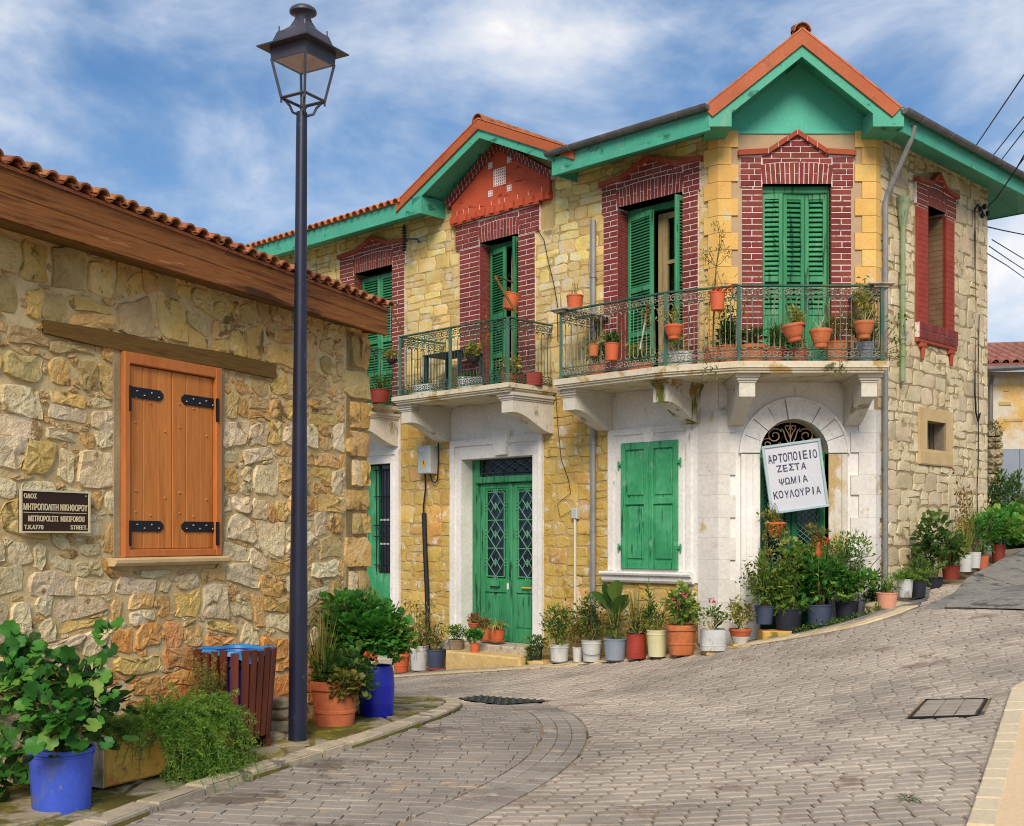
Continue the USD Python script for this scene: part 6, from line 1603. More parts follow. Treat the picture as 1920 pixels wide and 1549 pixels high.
def rock(name, c, size, label, sd, mat='rock', group='loose stones on the ground'):
    m = trimesh.creation.icosphere(subdivisions=3); v = np.array(m.vertices); v = np.sign(v) * np.abs(v) ** .62
    v = v * (1 + .34 * (meshkit.fbm(v * 1.5 + sd * 7, 3)[:, None] - .5)) * np.array(size)
    a = rr3.uniform(-.4, .4); R2 = np.array([[math.cos(a), -math.sin(a), 0], [math.sin(a), math.cos(a), 0], [0, 0, 1]]); v = v @ R2.T
    t = thing(name, label, 'stone', c, group); obj('rock', (v + c, m.faces), mat, t, smooth=25); return t
rzs = lambda u, v, Y: at(u, v, Y)
for k, (u, v, w, h, lab) in enumerate(((512, 1384, .085, .045, 'single rough stone lying on the pavement between bin and lamp'), (518, 1362, .10, .055, 'lowest mossy stone of the small pile behind the lamp'), (520, 1338, .095, .042, 'middle flat stone of the small pile behind the lamp'), (521, 1318, .09, .040, 'topmost pale stone of the small pile behind the lamp'))):
    c = at(u, v, 8.95 if k else 8.7); rock('loose_stone', c, (w, w * .8, h), lab, k + 1)
pY = .56
pa, pb = K.S(197, pY), K.S(441, pY); zb_ = K.on(200, 1476, pY)[1]; zt2 = K.on(200, 1372, pY)[1]; zb2 = K.on(440, 1421, pY)[1]; zt3 = K.on(440, 1337, pY)[1]
pz0, pz1 = (zb_ + zb2) / 2, (zt2 + zt3) / 2
PLT = thing('stone_trough', 'long yellow painted trough on stone supports overgrown with feathery fern', 'planter', K.P((pa + pb) / 2, pz0 - .06, .38))
tr = MB(); z0, z1 = pz0, pz1
tr.prism(K, rect(pb, z0, pa, z1), .22, .27); tr.box(K, pb, pa, z0, z1, pY - .05, pY, .012); tr.box(K, pa - .06, pa, z0, z1, .27, pY - .05); tr.box(K, pb, pb + .06, z0, z1, .27, pY - .05); tr.box(K, pb, pa, z0, z0 + .05, .27, pY - .05)
obj('trough', tr, 'planter_yellow', PLT)
obj('end_face', MB().box(K, pa, pa + .006, z0, z1, .22, pY - .008), 'white_plaster_stained', PLT)
obj('soil', MB().box(K, pb + .06, pa - .06, z1 - .06, z1 - .03, .27, pY - .05), 'soil', PLT)
for s_ in (pa - .35, pb + .3): obj('support', stone(Fr(K.P(s_, z0 - .16, .25), K.d, K.n), sbox(-.12, -.02, .12, .155), 0, .24, 10, .4), 'rock', PLT)
ng = np.random.default_rng(31)
fm = MB()
for k in range(34):
    s_ = pb + (pa - pb) * (k + .5) / 34 + ng.uniform(-.04, .04)
    c = K.P(s_, z1 - .03, .44 + ng.uniform(-.12, .12)); na = math.atan2(K.n[1], K.n[0])
    big = 1.0 if .15 < (k / 34) < .62 else .50
    fern(c, 10, .50 * big + .06, ng, fm, droop=1.05, up=.62, spread=.85, dense=20, dirs=(na, 1.1), need=.042)
    if .14 < k / 34 < .60: fern(c + K.n * .08, 10, .60 * big, ng, fm, droop=1.5, up=.35, spread=.75, dense=22, dirs=(na, .5), need=.042)
obj('fern_fronds', fm, 'leaf_fern', PLT, tint=True, kind='stuff')
fm = MB()
for k in range(26):
    s_ = pb + (pa - pb) * ng.uniform(.20, .56); c = K.P(s_, z1 - .18 - ng.uniform(0, .16), pY + .05 + ng.uniform(0, .08))
    fern(c, 7, .36, ng, fm, droop=1.4, up=.25, spread=.8, dense=16, dirs=(na, .9), need=.042)
obj('fern_fronds', fm, 'leaf_fern', PLT, tint=True, kind='stuff')
wm = MB()
for k in range(9):
    c = K.P(pb + ng.uniform(.0, .14), z1 + .02, .40 + ng.uniform(-.06, .06)); fern(c, 3, .34, ng, wm, droop=.35, up=1.0, spread=.35, dense=16, need=.035)
obj('pale_fronds', wm, 'leaf_olive', PLT, tint=True, kind='stuff')
bush_ = bush(K.P(pb + .10, z1 + .03, .45), (.12, .14, .06), 110, .045, ROUND_S, ng); obj('geranium_leaves', bush_, 'leaf_green', PLT, tint=True)
tv = bush(K.P(pa - .02, z1 - .03, .44), (.10, .12, .16), 160, .026, OVAL, ng); obj('trailing_leaves', tv, 'leaf_dark', PLT, tint=True)

# ------------------------------------------------------------ drain cover and manhole
GR = thing('drain_grate', 'dark iron drain grate let into the paving near the kerb tip', 'drain', (grate_c[0], grate_c[1], grate_c[2]))
gp = np.array(grate.minimum_rotated_rectangle.exterior.coords)[:4]
obj('frame', drape(MB(), grate.buffer(.0), .006, .5), 'iron_black', GR)
gb = []
gx0, gy0, gx1, gy1 = grate.bounds
for k in range(14):
    x = gx0 + (gx1 - gx0) * (k + .5) / 14; ln_ = LineString([(x - .01, gy0 - 1), (x + .01, gy1 + 1)]).intersection(grate.buffer(-.02))
    if ln_.length > .05: obj('bar', block_on_ground(ln_.buffer(.016, cap_style=2), .018, .014, .004), 'iron_grey', GR)
mc = manhole.centroid
MH = thing('manhole_cover', 'square inspection cover with dark steel rim and paved infill', 'manhole cover', (mc.x, mc.y, float(ground(mc.x, mc.y))))
obj('rim', drape(MB(), manhole.difference(manhole.buffer(-.017)), .010, .3, .02), 'iron_black', MH)
obj('infill', drape(MB(), manhole.buffer(-.018), .004, .3), 'paver_joint', MH)
q = np.array(manhole.exterior.coords)[:4]
for i in range(1):
    for a in range(3):
        for b in range(5):
            f = lambda s, t: (q[0] * (1 - s) + q[1] * s) * (1 - t) + (q[3] * (1 - s) + q[2] * s) * t
            e = .012; s0, s1, t0, t1 = .05 + .9 * a / 3 + e, .05 + .9 * (a + 1) / 3 - e, .05 + .9 * b / 5 + e, .05 + .9 * (b + 1) / 5 - e
            obj('paver', block_on_ground(Polygon([f(s0, t0), f(s1, t0), f(s1, t1), f(s0, t1)]), .011, .01, .004), 'paver_b', MH)

# ------------------------------------------------------------ bakery sign
SB = .125
TL, TR, BR_, BL_ = (B.W(*p, SB) for p in ((1425.5, 838), (1535, 822.5), (1552, 950), (1444.5, 965.5)))
TL, BL_ = TL + [0, -.06, 0], BL_ + [0, -.02, 0]; TR = TR + [0, -.06, 0]; BR_ = BR_ + [0, -.02, 0]
BS = thing('bakery_sign', 'tilted white board with dark hand cut Greek lettering hung in the arched doorway', 'sign', (TL + BR_) / 2)
dv = TR - TL; w_ = np.linalg.norm(dv); uv_ = TL - BL_; h_ = np.linalg.norm(uv_); fs = Fr(BL_, dv, np.cross(dv, uv_), uv_)
obj('board', MB().box(fs, 0, w_, 0, h_, -.02, 0), 'board_white', BS)
for a, b, c, d in ((0, w_, 0, .035), (0, w_, h_ - .035, h_), (0, .035, .035, h_ - .035), (w_ - .035, w_, .035, h_ - .035)): obj('frame', MB().box(fs, a, b, c, d, -.022, .018, .006), 'board_frame', BS)
rl_ = random.Random(6)
for text, x0, x1, base, ch in (('ΑΡΤΟΠΟΙΕΙΟ', .075, .925, .265, .105), ('ΖΕΣΤΑ', .20, .71, .405, .085), ('ΨΩΜΙΑ', .21, .71, .595, .085), ('ΚΟΥΛΟΥΡΙΑ', .085, .90, .785, .092)):
    n = len(text); pitch_ = (x1 - x0) * w_ / n
    for k, chh in enumerate(text):
        m = meshkit.text_mesh(chh, h_ * ch * 1.12, .003, True); v = np.array(m.vertices)
        cw_ = v[:, 0].max() - v[:, 0].min(); lim = pitch_ * (.86 if chh not in 'ΙI' else .5)
        v[:, 0] -= (v[:, 0].max() + v[:, 0].min()) / 2
        if cw_ > lim: v[:, 0] *= lim / cw_
        a = rl_.uniform(-.07, .07); v[:, :2] = v[:, :2] @ np.array([[math.cos(a), math.sin(a)], [-math.sin(a), math.cos(a)]])
        obj('letter', (fs.P(x0 * w_ + pitch_ * (k + .5) + v[:, 0], h_ * (1 - base) + v[:, 1] + rl_.uniform(-.006, .006), .001 + v[:, 2]), m.faces), 'letter_ink', BS)
obj('hanger', MB().tube([TL + dv * .72 + [0, .01, 0], B.W(1500, 800, .0)], .004, 4).tube([TL + dv * .3 + [0, .01, 0], B.W(1470, 815, .0)], .004, 4), 'wire_black', BS)

# ------------------------------------------------------------ boxes, cables and brackets on the walls
mb0, mb1 = A.S(806, .17), A.S(783, .17); mz0, mz1 = A.on(795, 888, .17)[1], A.on(795, 836, .17)[1]
ME = thing('meter_box', 'pale grey electricity meter box with yellow warning triangle and black cables', 'meter box', A.P((mb0 + mb1) / 2, mz0, .1))
obj('case', MB().box(A, mb0, mb1, mz0, mz1, .0, .15, .008), 'meter_grey', ME)
obj('lid', MB().box(A, mb0 - .004, mb1 + .004, mz0 + .0, mz1 + .004, .15, .172, .012), 'meter_grey', ME)
cx_ = (mb0 + mb1) / 2; zc = mz0 + (mz1 - mz0) * .40
tri_ = Polygon([(cx_ - .055, zc - .045), (cx_ + .055, zc - .045), (cx_, zc + .055)])
w_t = obj('warning_triangle', MB().prism(A, tri_, .1715, .174), 'warn_yellow', ME); obj('bolt', MB().prism(A, Polygon([(cx_ - .012, zc - .035), (cx_ + .012, zc - .005), (cx_ - .002, zc + .002), (cx_ + .012, zc + .03), (cx_ - .012, zc - .003), (cx_ + .002, zc - .008)]).buffer(.003), .174, .1755), 'iron_black', w_t)
obj('warning_text', MB().box(A, cx_ - .05, cx_ + .05, zc - .085, zc - .065, .1715, .1735), 'warn_yellow', ME)
obj('rating_label', MB().box(A, cx_ - .02, cx_ + .10, mz1 - .085, mz1 - .045, .1715, .173), 'sticker_white', ME); obj('eye_mark', MB().lathe([0, 0, 0], [(0, 0)], 3) if False else MB().box(A, cx_ + .03, cx_ + .05, mz1 - .072, mz1 - .058, .173, .174), 'iron_black', ME)
pc = [A.W(797, 889, .09), A.W(798, 915, .06), A.W(794, 950, .06), A.W(795, 970, .05)]
obj('cable', MB().tube(pc, .014, 6), 'pipe_black', ME)
obj('conduit', MB().tube([A.W(795, 962, .05), A.W(797, 1030, .05), A.W(801, 1120, .05), A.W(803, 1238, .06)], .040, 8), 'pipe_black', ME, smooth=40)
obj('cable', MB().tube([A.W(806, 888, .08), A.W(810, 902, .07), A.W(816, 906, .06), A.W(820, 900, .06), A.W(822, 870, .05), A.W(822, 830, .04)], .012, 6), 'pipe_black', ME)
JB = thing('junction_box', 'small grey junction box on top of a cream conduit on the yellow wall', 'junction box', A.W(1076, 972, .05))
j0, j1 = A.S(1081, .07), A.S(1070, .07); jz0, jz1 = A.on(1076, 973, .07)[1], A.on(1076, 953, .07)[1]
obj('case', MB().box(A, j0, j1, jz0, jz1, 0, .07, .01), 'meter_grey', JB)
jp = A.P((j0 + j1) / 2, 0, .04); obj('conduit', MB().tube([[jp[0], jp[1], jz0], [jp[0], jp[1], -1.2]], .020, 6), 'pvc_white', JB, smooth=40)
obj('wire', MB().tube([A.W(u, v, .03) for u, v in ((1076, 955), (1050, 970), (1045, 945), (1070, 925), (1066, 900), (1052, 860), (1046, 800), (1042, 740))], .0045, 4), 'wire_black', JB)
TW = thing('wall_wire', 'thin black wire hanging down the yellow wall from the middle window', 'cable', A.W(1010, 425, .05))
obj('wire', MB().tube([A.W(u, v, .04) for u, v in ((1004, 425), (1020, 450), (1028, 490), (1038, 530), (1045, 570), (1046, 640))], .006, 4), 'wire_black', TW)
IB = thing('insulator_bracket', 'black ribbed insulator on an iron arm beside the far upper window', 'insulator', A.W(770, 448, .05))
ic = A.W(758, 448, .30)
obj('arm', MB().tube([A.W(786, 455, .0), A.W(782, 448, .12), ic], .016, 6), 'iron_grey', IB)
obj('insulator', MB().lathe(ic, [(.01, -.20)] + [(r, z) for k in range(9) for r, z in ((.022, -.19 + k * .044), (.048, -.175 + k * .044), (.022, -.16 + k * .044))] + [(.005, .24)], 9), 'insulator_black', IB)
CC = thing('wall_cable', 'black service cable running down the grey side wall near its far edge', 'cable', C.W(1829, 800, .05))
obj('cable', MB().tube([C.W(u, v, .06) for u, v in ((1846, 405), (1840, 392), (1833, 384), (1828, 392), (1828, 440), (1829, 600), (1828, 740), (1830, 775), (1834, 790), (1838, 775))], .013, 6), 'wire_black', CC)
obj('cable', MB().tube([C.W(u, v, .04) for u, v in ((1836, 590), (1834, 700), (1835, 850), (1832, 920), (1834, 1000))], .006, 4), 'wire_black', CC)
FX = thing('cable_fixing', 'tangle of black cable clamps on the house corner under the eave', 'bracket', C.W(1843, 398, .1))
for k, (u, v) in enumerate(((1838, 392), (1846, 388), (1842, 404), (1852, 400))): obj('clamp', MB().lathe(C.W(u, v, .10), [(.01, -.04), (.03, -.03), (.03, .03), (.01, .04)], 7), 'insulator_black', FX)
labs = ('topmost overhead wire crossing the sky above the side roof', 'second overhead wire from the top right of the roof', 'third overhead wire beside the side gutter', 'thick dark wire hanging across the side eave to the corner clamps', 'fifth overhead wire just above the side gutter',
        'upper thin wire leaving the house corner below the eave', 'middle thin wire leaving the wall edge under the eave', 'lower thin wire in the sky gap behind the house', 'lowest thin wire in the sky gap behind the house')
wires = [[(1828, 276, 19.5), (1862, 226, 17.5), (1935, 118, 14)], [(1860, 294, 20), (1935, 200, 15)], [(1876, 302, 20.5), (1935, 226, 15.5)], [(1846, 394, 17.6), (1868, 372, 16.9), (1905, 318, 16.0), (1935, 265, 15)], [(1912, 308, 21), (1935, 276, 19)],
         [(1850, 425, 18), (1880, 432, 20), (1915, 439, 22)], [(1861, 450, 19), (1930, 492, 26)], [(1855, 462, 19), (1890, 486, 22), (1930, 512, 26)], [(1852, 476, 19), (1888, 498, 22), (1930, 528, 26)]]
for lab, w in zip(labs, wires):
    p = np.array([at(*q) for q in w]); p = np.vstack([p[:1] - (p[1] - p[0]) * (.8 if w[0][1] < 305 else .01), p, p[-1:] + (p[-1] - p[-2]) * 4]); t = thing('overhead_wire', lab, 'wire', p[0], 'overhead wires at the right'); obj('wire', MB().tube(p, .011, 4), 'wire_black', t)
# ------------------------------------------------------------ potted plants
PR = np.random.default_rng(77)
def plant(t, kind, c, H, W, mat, n=None, rng=PR, size=None, name=None):
    """c: middle of the soil; H, W: height and half width of the foliage in metres"""
    c = np.asarray(c, float)
    if kind == 'geranium':
        tips = [c + np.array([rng.normal(0, W * .45), rng.normal(0, W * .45), H * rng.uniform(.35, .85)]) for _ in range(6)]
        obj('stems', stems(c, tips, rng, max(.005, W * .03)), 'stem_brown', t); obj(name or 'leaves', bush(c + [0, 0, H * .55], (W, W, H * .5), n or 260, size or .055, ROUND_S, rng), mat, t, tint=True)
    elif kind == 'bush':
        tips = [c + np.array([rng.normal(0, W * .5), rng.normal(0, W * .5), H * rng.uniform(.5, .95)]) for _ in range(7)]
        obj('stems', stems(c, tips, rng, max(.004, W * .025)), 'stem_brown', t); obj(name or 'leaves', bush(c + [0, 0, H * .55], (W, W, H * .52), int((n or 420) * 1.25), size or .050, OVAL, rng), mat, t, tint=True)
    elif kind == 'sparse':
        tips = [c + np.array([rng.normal(0, W * .6), rng.normal(0, W * .6), H * rng.uniform(.55, 1.0)]) for _ in range(n or 9)]
        obj('stems', stems(c, tips, rng, .005), 'stem_green', t); mb = MB()
        for p in tips:
            for f in (.5, .75, 1.0):
                q = c + (p - c) * f; m = rng.integers(4, 11); scatter(mb, OVAL, q + rng.normal(0, .035, (m, 3)), unit(rng.normal(0, 1, (m, 3)) + [0, 0, .4]), size or .060, rng)
        obj(name or 'leaves', mb, mat, t, tint=True)
    elif kind == 'twigs':
        tips = [c + np.array([rng.normal(0, W * .6), rng.normal(0, W * .6), H * rng.uniform(.6, 1.05)]) for _ in range(n or 6)]
        obj('twigs', stems(c, tips, rng, .006, bend=-.1), mat, t)
    elif kind == 'strap': obj(name or 'blades', blades(c, n or 26, H * 1.15, size or .014, rng, spread=W / H, droop=.35), mat, t, tint=True)
    elif kind == 'spider': obj(name or 'blades', blades(c, n or 46, H * 1.9, size or .010, rng, spread=W / H * .6, droop=1.25, up=1.0), mat, t, tint=True)
    elif kind == 'fern': obj(name or 'fronds', fern(c, n or 26, max(H, W) * 1.1, rng, droop=.9, up=H / max(H, W), spread=W / max(H, W), need=size or .03), mat, t, tint=True)
    elif kind == 'whorl':
        mb, st = MB(), MB()
        for k in range(n or 3):
            l = (rng.normal(0, W * .5), rng.normal(0, W * .5)); whorl(c, H * rng.uniform(.75, 1), 46, size or .09, rng, mb, l); st.tube([c, c + np.array([l[0], l[1], H])], .006, 5)
        obj('stems', st, 'stem_green', t); obj(name or 'leaves', mb, mat, t, tint=True)
    elif kind == 'jade':
        tips = [c + np.array([rng.normal(0, W * .55), rng.normal(0, W * .55), H * rng.uniform(.4, .95)]) for _ in range(8)]
        obj('stems', stems(c, tips, rng, .010), 'twig_pale', t); mb = MB()
        for p in tips: m = 16; scatter(mb, tmpl_oval(.7), p + rng.normal(0, .035, (m, 3)), unit(rng.normal(0, 1, (m, 3)) + [0, 0, .6]), size or .045, rng)
        obj(name or 'leaves', mb, mat, t, tint=True)
    elif kind == 'paddle':
        for k in range(n or 7):
            a = rng.uniform(0, 6.28); L = H * rng.uniform(.7, 1.1); o = np.array([math.cos(a), math.sin(a), 0]) * W * rng.uniform(.3, .9)
            m = c + np.array([o[0] * .4, o[1] * .4, L * .62]); tip = c + o + np.array([0, 0, L])
            obj('stalk', MB().tube([c, m, m + (tip - m) * .3], [.012, .009, .006], 5), 'stem_green', t)
            d = unit(tip - m); mb = MB(); tt = np.linspace(0, 1, 7); sd = unit(np.cross(d, [rng.normal(0, .4), rng.normal(0, .4), 1.])); nrm = np.cross(sd, d); ln = np.linalg.norm(tip - m) * 1.25
            wv = .085 * np.sin(np.pi * (tt * .9 + .06)) ** .8 * (H / .6)
            mid = m + d * ln * tt[:, None] - np.array([0, 0, 1]) * (tt[:, None] ** 2) * .10
            v = np.stack([mid - sd * wv[:, None] + nrm * wv[:, None] * .35, mid, mid + sd * wv[:, None] + nrm * wv[:, None] * .35], 1).reshape(-1, 3)
            mb.add(v, [[i * 3 + q, i * 3 + q + 1, i * 3 + 4 + q, i * 3 + 3 + q] for i in range(6) for q in (0, 1)], tint=rng.uniform(.1, .8)); obj('leaf', mb, mat, t, tint=True)
    elif kind == 'flowers':
        for k in range(n or 3): obj('flower', flowers([c + np.array([rng.normal(0, W * .7), rng.normal(0, W * .7), H * rng.uniform(.55, 1.05)])], size or .035), mat, t)
    elif kind == 'trail':
        mb, st = MB(), MB()
        for k in range(n or 8):
            a = rng.uniform(math.pi, 2 * math.pi); d = np.array([math.cos(a), math.sin(a), 0]); tt = np.linspace(0, 1, 8); L = H * rng.uniform(.5, 1.1)
            p = c + d * W * (np.minimum(tt * 2.2, 1) + rng.normal(0, .06, 8))[:, None] + np.array([0, 0, 1]) * (.05 * np.sin(tt * 3) - L * np.maximum(tt - .2, 0) ** 1.1)[:, None]
            st.tube(p, .004, 4); m = 5; q = np.repeat(p[2:], m, 0); scatter(mb, ROUND_S if rng.random() < .6 else OVAL, q + rng.normal(0, .018, q.shape), unit(rng.normal(0, 1, q.shape) + d), size or .035, rng)
        obj('stems', st, 'stem_green', t); obj(name or 'trailing_leaves', mb, mat, t, tint=True)
def potted(label, wh, u, v, w, h, style, mat, plants, name='potted_plant', cat='potted plant', group=None, sq=0.0, saucer=None, dz=0.0, z=None, tilt=None):
    """wh: (frame, offset) or a depth; u, v: middle of the pot's foot in the photograph; w, h: its size there"""
    if isinstance(wh, tuple): p = wh[0].W(u, v, wh[1])
    else: p = at(u, v, wh)
    if isinstance(wh, tuple):
        gz_ = float(ground(p[0], p[1])) + .032
        if abs(p[2] - gz_) < .075: p[2] = gz_
        group = group or ('potted plants along the side wall' if wh[0] is C else 'potted plants along the house front')
    k = p[1] / FPX; r, hh = w * k / 2, h * k
    t = thing(name, label, cat, p, group)
    ax = None
    if tilt: a = tilt; ax = [[math.cos(a), 0, math.sin(a)], [0, 1, 0], [-math.sin(a), 0, math.cos(a)]]
    obj('pot', pot(p, r, hh, style, 20, sq, ax), mat, t, smooth=40)
    if saucer: obj('saucer', MB().lathe(p - [0, 0, .012], [(.01, 0), (r * .95, 0), (r * 1.12, .03), (r * 1.08, .032), (r * .9, .012)], 18), saucer, t, smooth=40)
    if plants is not None: obj('soil', MB().lathe(p, [(r * .93, hh * .88), (.001, hh * .90)], 14), 'soil', t)
    fH, fW = (1.22, 1.2) if isinstance(wh, tuple) and wh[0] is A and abs(wh[1] - .42) < .05 and u > 1020 else ((1.25, 1.35) if isinstance(wh, tuple) and wh[0] is C else (1, 1))
    for s in plants or []:
        kind, m, H, W = s[:4]; H, W = H * fH, W * fW; kw = s[4] if len(s) > 4 else {}
        dx = kw.pop('dx', 0) * k; dzz = kw.pop('dz', 0) * k
        plant(t, kind, p + [dx, 0, hh * .88 + dzz], H * k, W * k, m, **kw)
    return t

# big pots in front of the cottage
t = thing('potted_geranium', 'bright blue plastic bucket with a large lobed geranium at the bottom left', 'potted plant', at(115, 1524, 6.5))
bp = at(115, 1524, 6.5)
bl = MB().lathe(bp, [(.01, 0), (.142, 0), (.150, .012), (.168, .335), (.176, .337), (.176, .352), (.172, .360), (.164, .358), (.160, .30)], 32)
obj('bucket', bl, 'blue_plastic', t, smooth=40)
obj('lip', MB().lathe(bp, [(.169, .328), (.174, .330), (.174, .322), (.1685, .320)], 32), 'blue_plastic', t, smooth=40)
obj('soil', MB().lathe(bp, [(.16, .315), (.001, .32)], 20), 'soil', t)
c0 = bp + [0, 0, .31]
gl = np.random.default_rng(5)
heads = []
for (u, v, dy) in ((30, 1262, .10), (95, 1246, .16), (150, 1276, .05), (60, 1300, -.05), (140, 1310, -.15), (105, 1345, -.22), (165, 1330, -.10), (20, 1345, .0), (185, 1290, .12), (70, 1240, .30), (160, 1370, -.16), (95, 1375, -.24), (0, 1228, .15), (10, 1290, .0), (-20, 1250, .2), (-30, 1350, .2), (20, 1400, .1), (0, 1430, .05), (130, 1270, .2), (50, 1260, .1), (36, 1225, .2), (80, 1330, -.1), (120, 1355, -.2), (10, 1470, .1), (160, 1290, .1)): heads.append(at(u, v, 6.5 + dy))
obj('stems', stems(c0, heads[:14], gl, .011, bend=.35), 'stem_brown', t)
lone = at(205, 1195, 6.75)
obj('stem', MB().tube([c0, at(130, 1350, 6.55), at(170, 1290, 6.65), lone], [.010, .009, .007, .005], 6), 'stem_brown', t)
allp, alld = [], []
for h in heads: 
    m = 7; d = unit(gl.normal(0, 1, (m, 3)) + [0, -.55, .45]); allp.append(h + d * gl.uniform(.04, .13, (m, 1))); alld.append(d)
m = 9; d = unit(gl.normal(0, 1, (m, 3)) + [0, -.4, .3]); allp.append(lone + d * .045); alld.append(d)
allp, alld = np.vstack(allp), np.vstack(alld)
for k, (p, d) in enumerate(zip(allp, alld)):
    mb = MB(); sz = gl.uniform(.070, .108) if k < len(allp) - 9 else .08
    nrm = unit(d * .3 + np.array([-.1, -.75, .65]) + gl.normal(0, .25, 3)); scatter(mb, ROUND, [p], [unit(d + [0, 0, -.35])], sz, gl, up=nrm, wob=.12); obj('leaf', mb, 'leaf_geranium', t, tint=True, smooth=True)
bg = MB()
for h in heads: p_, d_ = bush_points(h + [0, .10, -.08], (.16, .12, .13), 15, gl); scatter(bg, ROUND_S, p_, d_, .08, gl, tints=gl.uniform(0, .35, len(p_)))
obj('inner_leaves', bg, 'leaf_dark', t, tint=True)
# terracotta tub with grass and geranium, blue barrel with a big bush
pp = at(628, 1366, 9.35)
t = thing('potted_plant', 'large terracotta tub with long grass blades and dark leaves right of the lamp post', 'potted plant', pp)
obj('pot', pot(pp, .200, .385, 'classic', 30), 'terracotta', t, smooth=40); obj('soil', MB().lathe(pp, [(.18, .34), (.001, .35)], 20), 'soil', t)
c = pp + [0, 0, .34]
obj('grass_blades', blades(c + [-.08, 0, 0], 70, .50, .0075, gl, spread=.55, droop=.5, up=.9), 'leaf_green', t, tint=True)
obj('grass_blades', blades(c + [-.10, -.05, 0], 24, .62, .006, gl, spread=.35, droop=.15, up=1.05), 'leaf_olive', t, tint=True)
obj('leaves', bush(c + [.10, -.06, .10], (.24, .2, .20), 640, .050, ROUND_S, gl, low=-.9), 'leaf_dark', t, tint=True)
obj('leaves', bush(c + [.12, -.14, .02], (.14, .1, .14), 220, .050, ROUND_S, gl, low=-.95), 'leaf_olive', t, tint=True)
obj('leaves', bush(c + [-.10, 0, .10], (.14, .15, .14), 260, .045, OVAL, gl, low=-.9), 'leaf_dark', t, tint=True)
obj('flower', flowers([at(705, 1235, 9.1), at(690, 1228, 9.15)], .024), 'rust_leaf', t)
pp = at(706, 1349, 9.85)
t = thing('potted_plant', 'round blue plastic barrel under a big green geranium bush beside the terracotta tub', 'potted plant', pp)
obj('barrel', pot(pp, .148, .45, 'barrel', 28), 'barrel_blue', t, smooth=40)
c = at(684, 1222, 9.72)
obj('stems', stems(c, [c + [gl.normal(0, .2), gl.normal(0, .12), gl.uniform(.1, .5)] for _ in range(14)], gl, .008), 'stem_brown', t)
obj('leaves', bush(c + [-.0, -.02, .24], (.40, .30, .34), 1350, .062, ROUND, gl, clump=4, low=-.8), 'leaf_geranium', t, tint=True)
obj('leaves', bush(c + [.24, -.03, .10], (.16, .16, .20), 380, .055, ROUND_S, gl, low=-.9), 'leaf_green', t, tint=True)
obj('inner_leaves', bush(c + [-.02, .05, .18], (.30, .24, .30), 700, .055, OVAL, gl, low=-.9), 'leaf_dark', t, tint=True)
obj('shoots', MB().tube([c + [.1, 0, .2], at(745, 1165, 9.85), at(752, 1148, 9.85)], [.02, .016, .008], 6), 'stem_green', t)

# along the yellow wall
Aw = lambda o: (A, o)
potted('orange terracotta pot half hidden behind the blue barrel bush', Aw(.45), 752, 1262, 34, 34, 'classic', 'terracotta_plain', [('bush', 'leaf_green', 60, 22)])
potted('pale grey rimmed bucket with a thin bare shrub left of the doorstep', Aw(.42), 786, 1262, 36, 46, 'bucket', 'bucket_white', [('sparse', 'leaf_olive', 85, 22), ('twigs', 'stem_brown', 95, 16), ('bush', 'leaf_olive', 30, 18, {'n': 120})])
potted('dark slate pot on a terracotta saucer beside the black conduit', Aw(.45), 818, 1256, 36, 36, 'plain', 'pot_slate', [('sparse', 'leaf_olive', 50, 18), ('twigs', 'stem_brown', 60, 8, {'n': 4})], saucer='terracotta_plain')
sz_ = ztop2
def on_step(u, v, o=.45): return (A, o)
potted('woven grey basket pot of low leaves on the doorstep end', Aw(.42), 855, 1225, 30, 26, 'plain', 'basket_grey', [('bush', 'leaf_green', 32, 26, {'n': 300})])
potted('small orange square pot with a light green geranium on the lower step', Aw(.52), 890, 1226, 18, 20, 'plain', 'terracotta_plain', [('geranium', 'leaf_geranium', 30, 17, {'n': 160, 'size': .05})])
potted('small pot of rusty brown leaves by the left door jamb', Aw(.10), 888, 1180, 22, 12, 'bowl', 'terracotta', [('bush', 'leaf_brown', 26, 13, {'n': 140})])
potted('terracotta pot with drooping brown leaves behind the spider plant', Aw(.12), 912, 1200, 26, 22, 'plain', 'terracotta', [('bush', 'leaf_brown', 22, 18, {'n': 160})], saucer='terracotta')
potted('terracotta pot with an arching yellow green spider plant on the top step', Aw(.16), 932, 1202, 30, 22, 'plain', 'terracotta_plain', [('spider', 'leaf_yellow', 22, 36)], saucer='terracotta')
potted('black square pot with trailing leaves on a stone block right of the steps', Aw(.40), 1003, 1237, 30, 30, 'plain', 'pot_black', [('bush', 'leaf_green', 24, 24, {'n': 240}), ('trail', 'leaf_green', 38, 16)], sq=.6)
bk = thing('stone_block', 'rough yellow stone block carrying the black square pot', 'stone', A.W(1003, 1250, .40)); bs0, bs1 = A.S(1018, .5), A.S(987, .5)
obj('block', MB().box(A, bs0, bs1, A.on(1003, 1255, .5)[1] - .1, A.on(1003, 1237, .4)[1], .25, .52, .02), 'step_stone', bk)
potted('white bucket with dark stripes under a bushy green plant', Aw(.42), 1049, 1246, 38, 34, 'bucket', 'bucket_white', [('bush', 'leaf_green', 62, 32, {'n': 520}), ('sparse', 'leaf_green', 60, 26)])
bw = A.W(1049, 1246, .42); kk = bw[1] / FPX
sp_ = '/World/potted_plant_%03d' % (used[('/World', 'potted_plant')] - 1)
for q in range(4): obj('stripe', MB().lathe(bw + [0, 0, (5 + q * 7) * kk], [((15.6 + q * .55) * kk, 0), ((15.75 + q * .55) * kk, 1.8 * kk)], 20), 'letter_dark', sp_)
potted('small worn white pot between two white buckets', Aw(.40), 1083, 1243, 20, 27, 'plain', 'bucket_white', [('bush', 'leaf_olive', 40, 22, {'n': 260})])
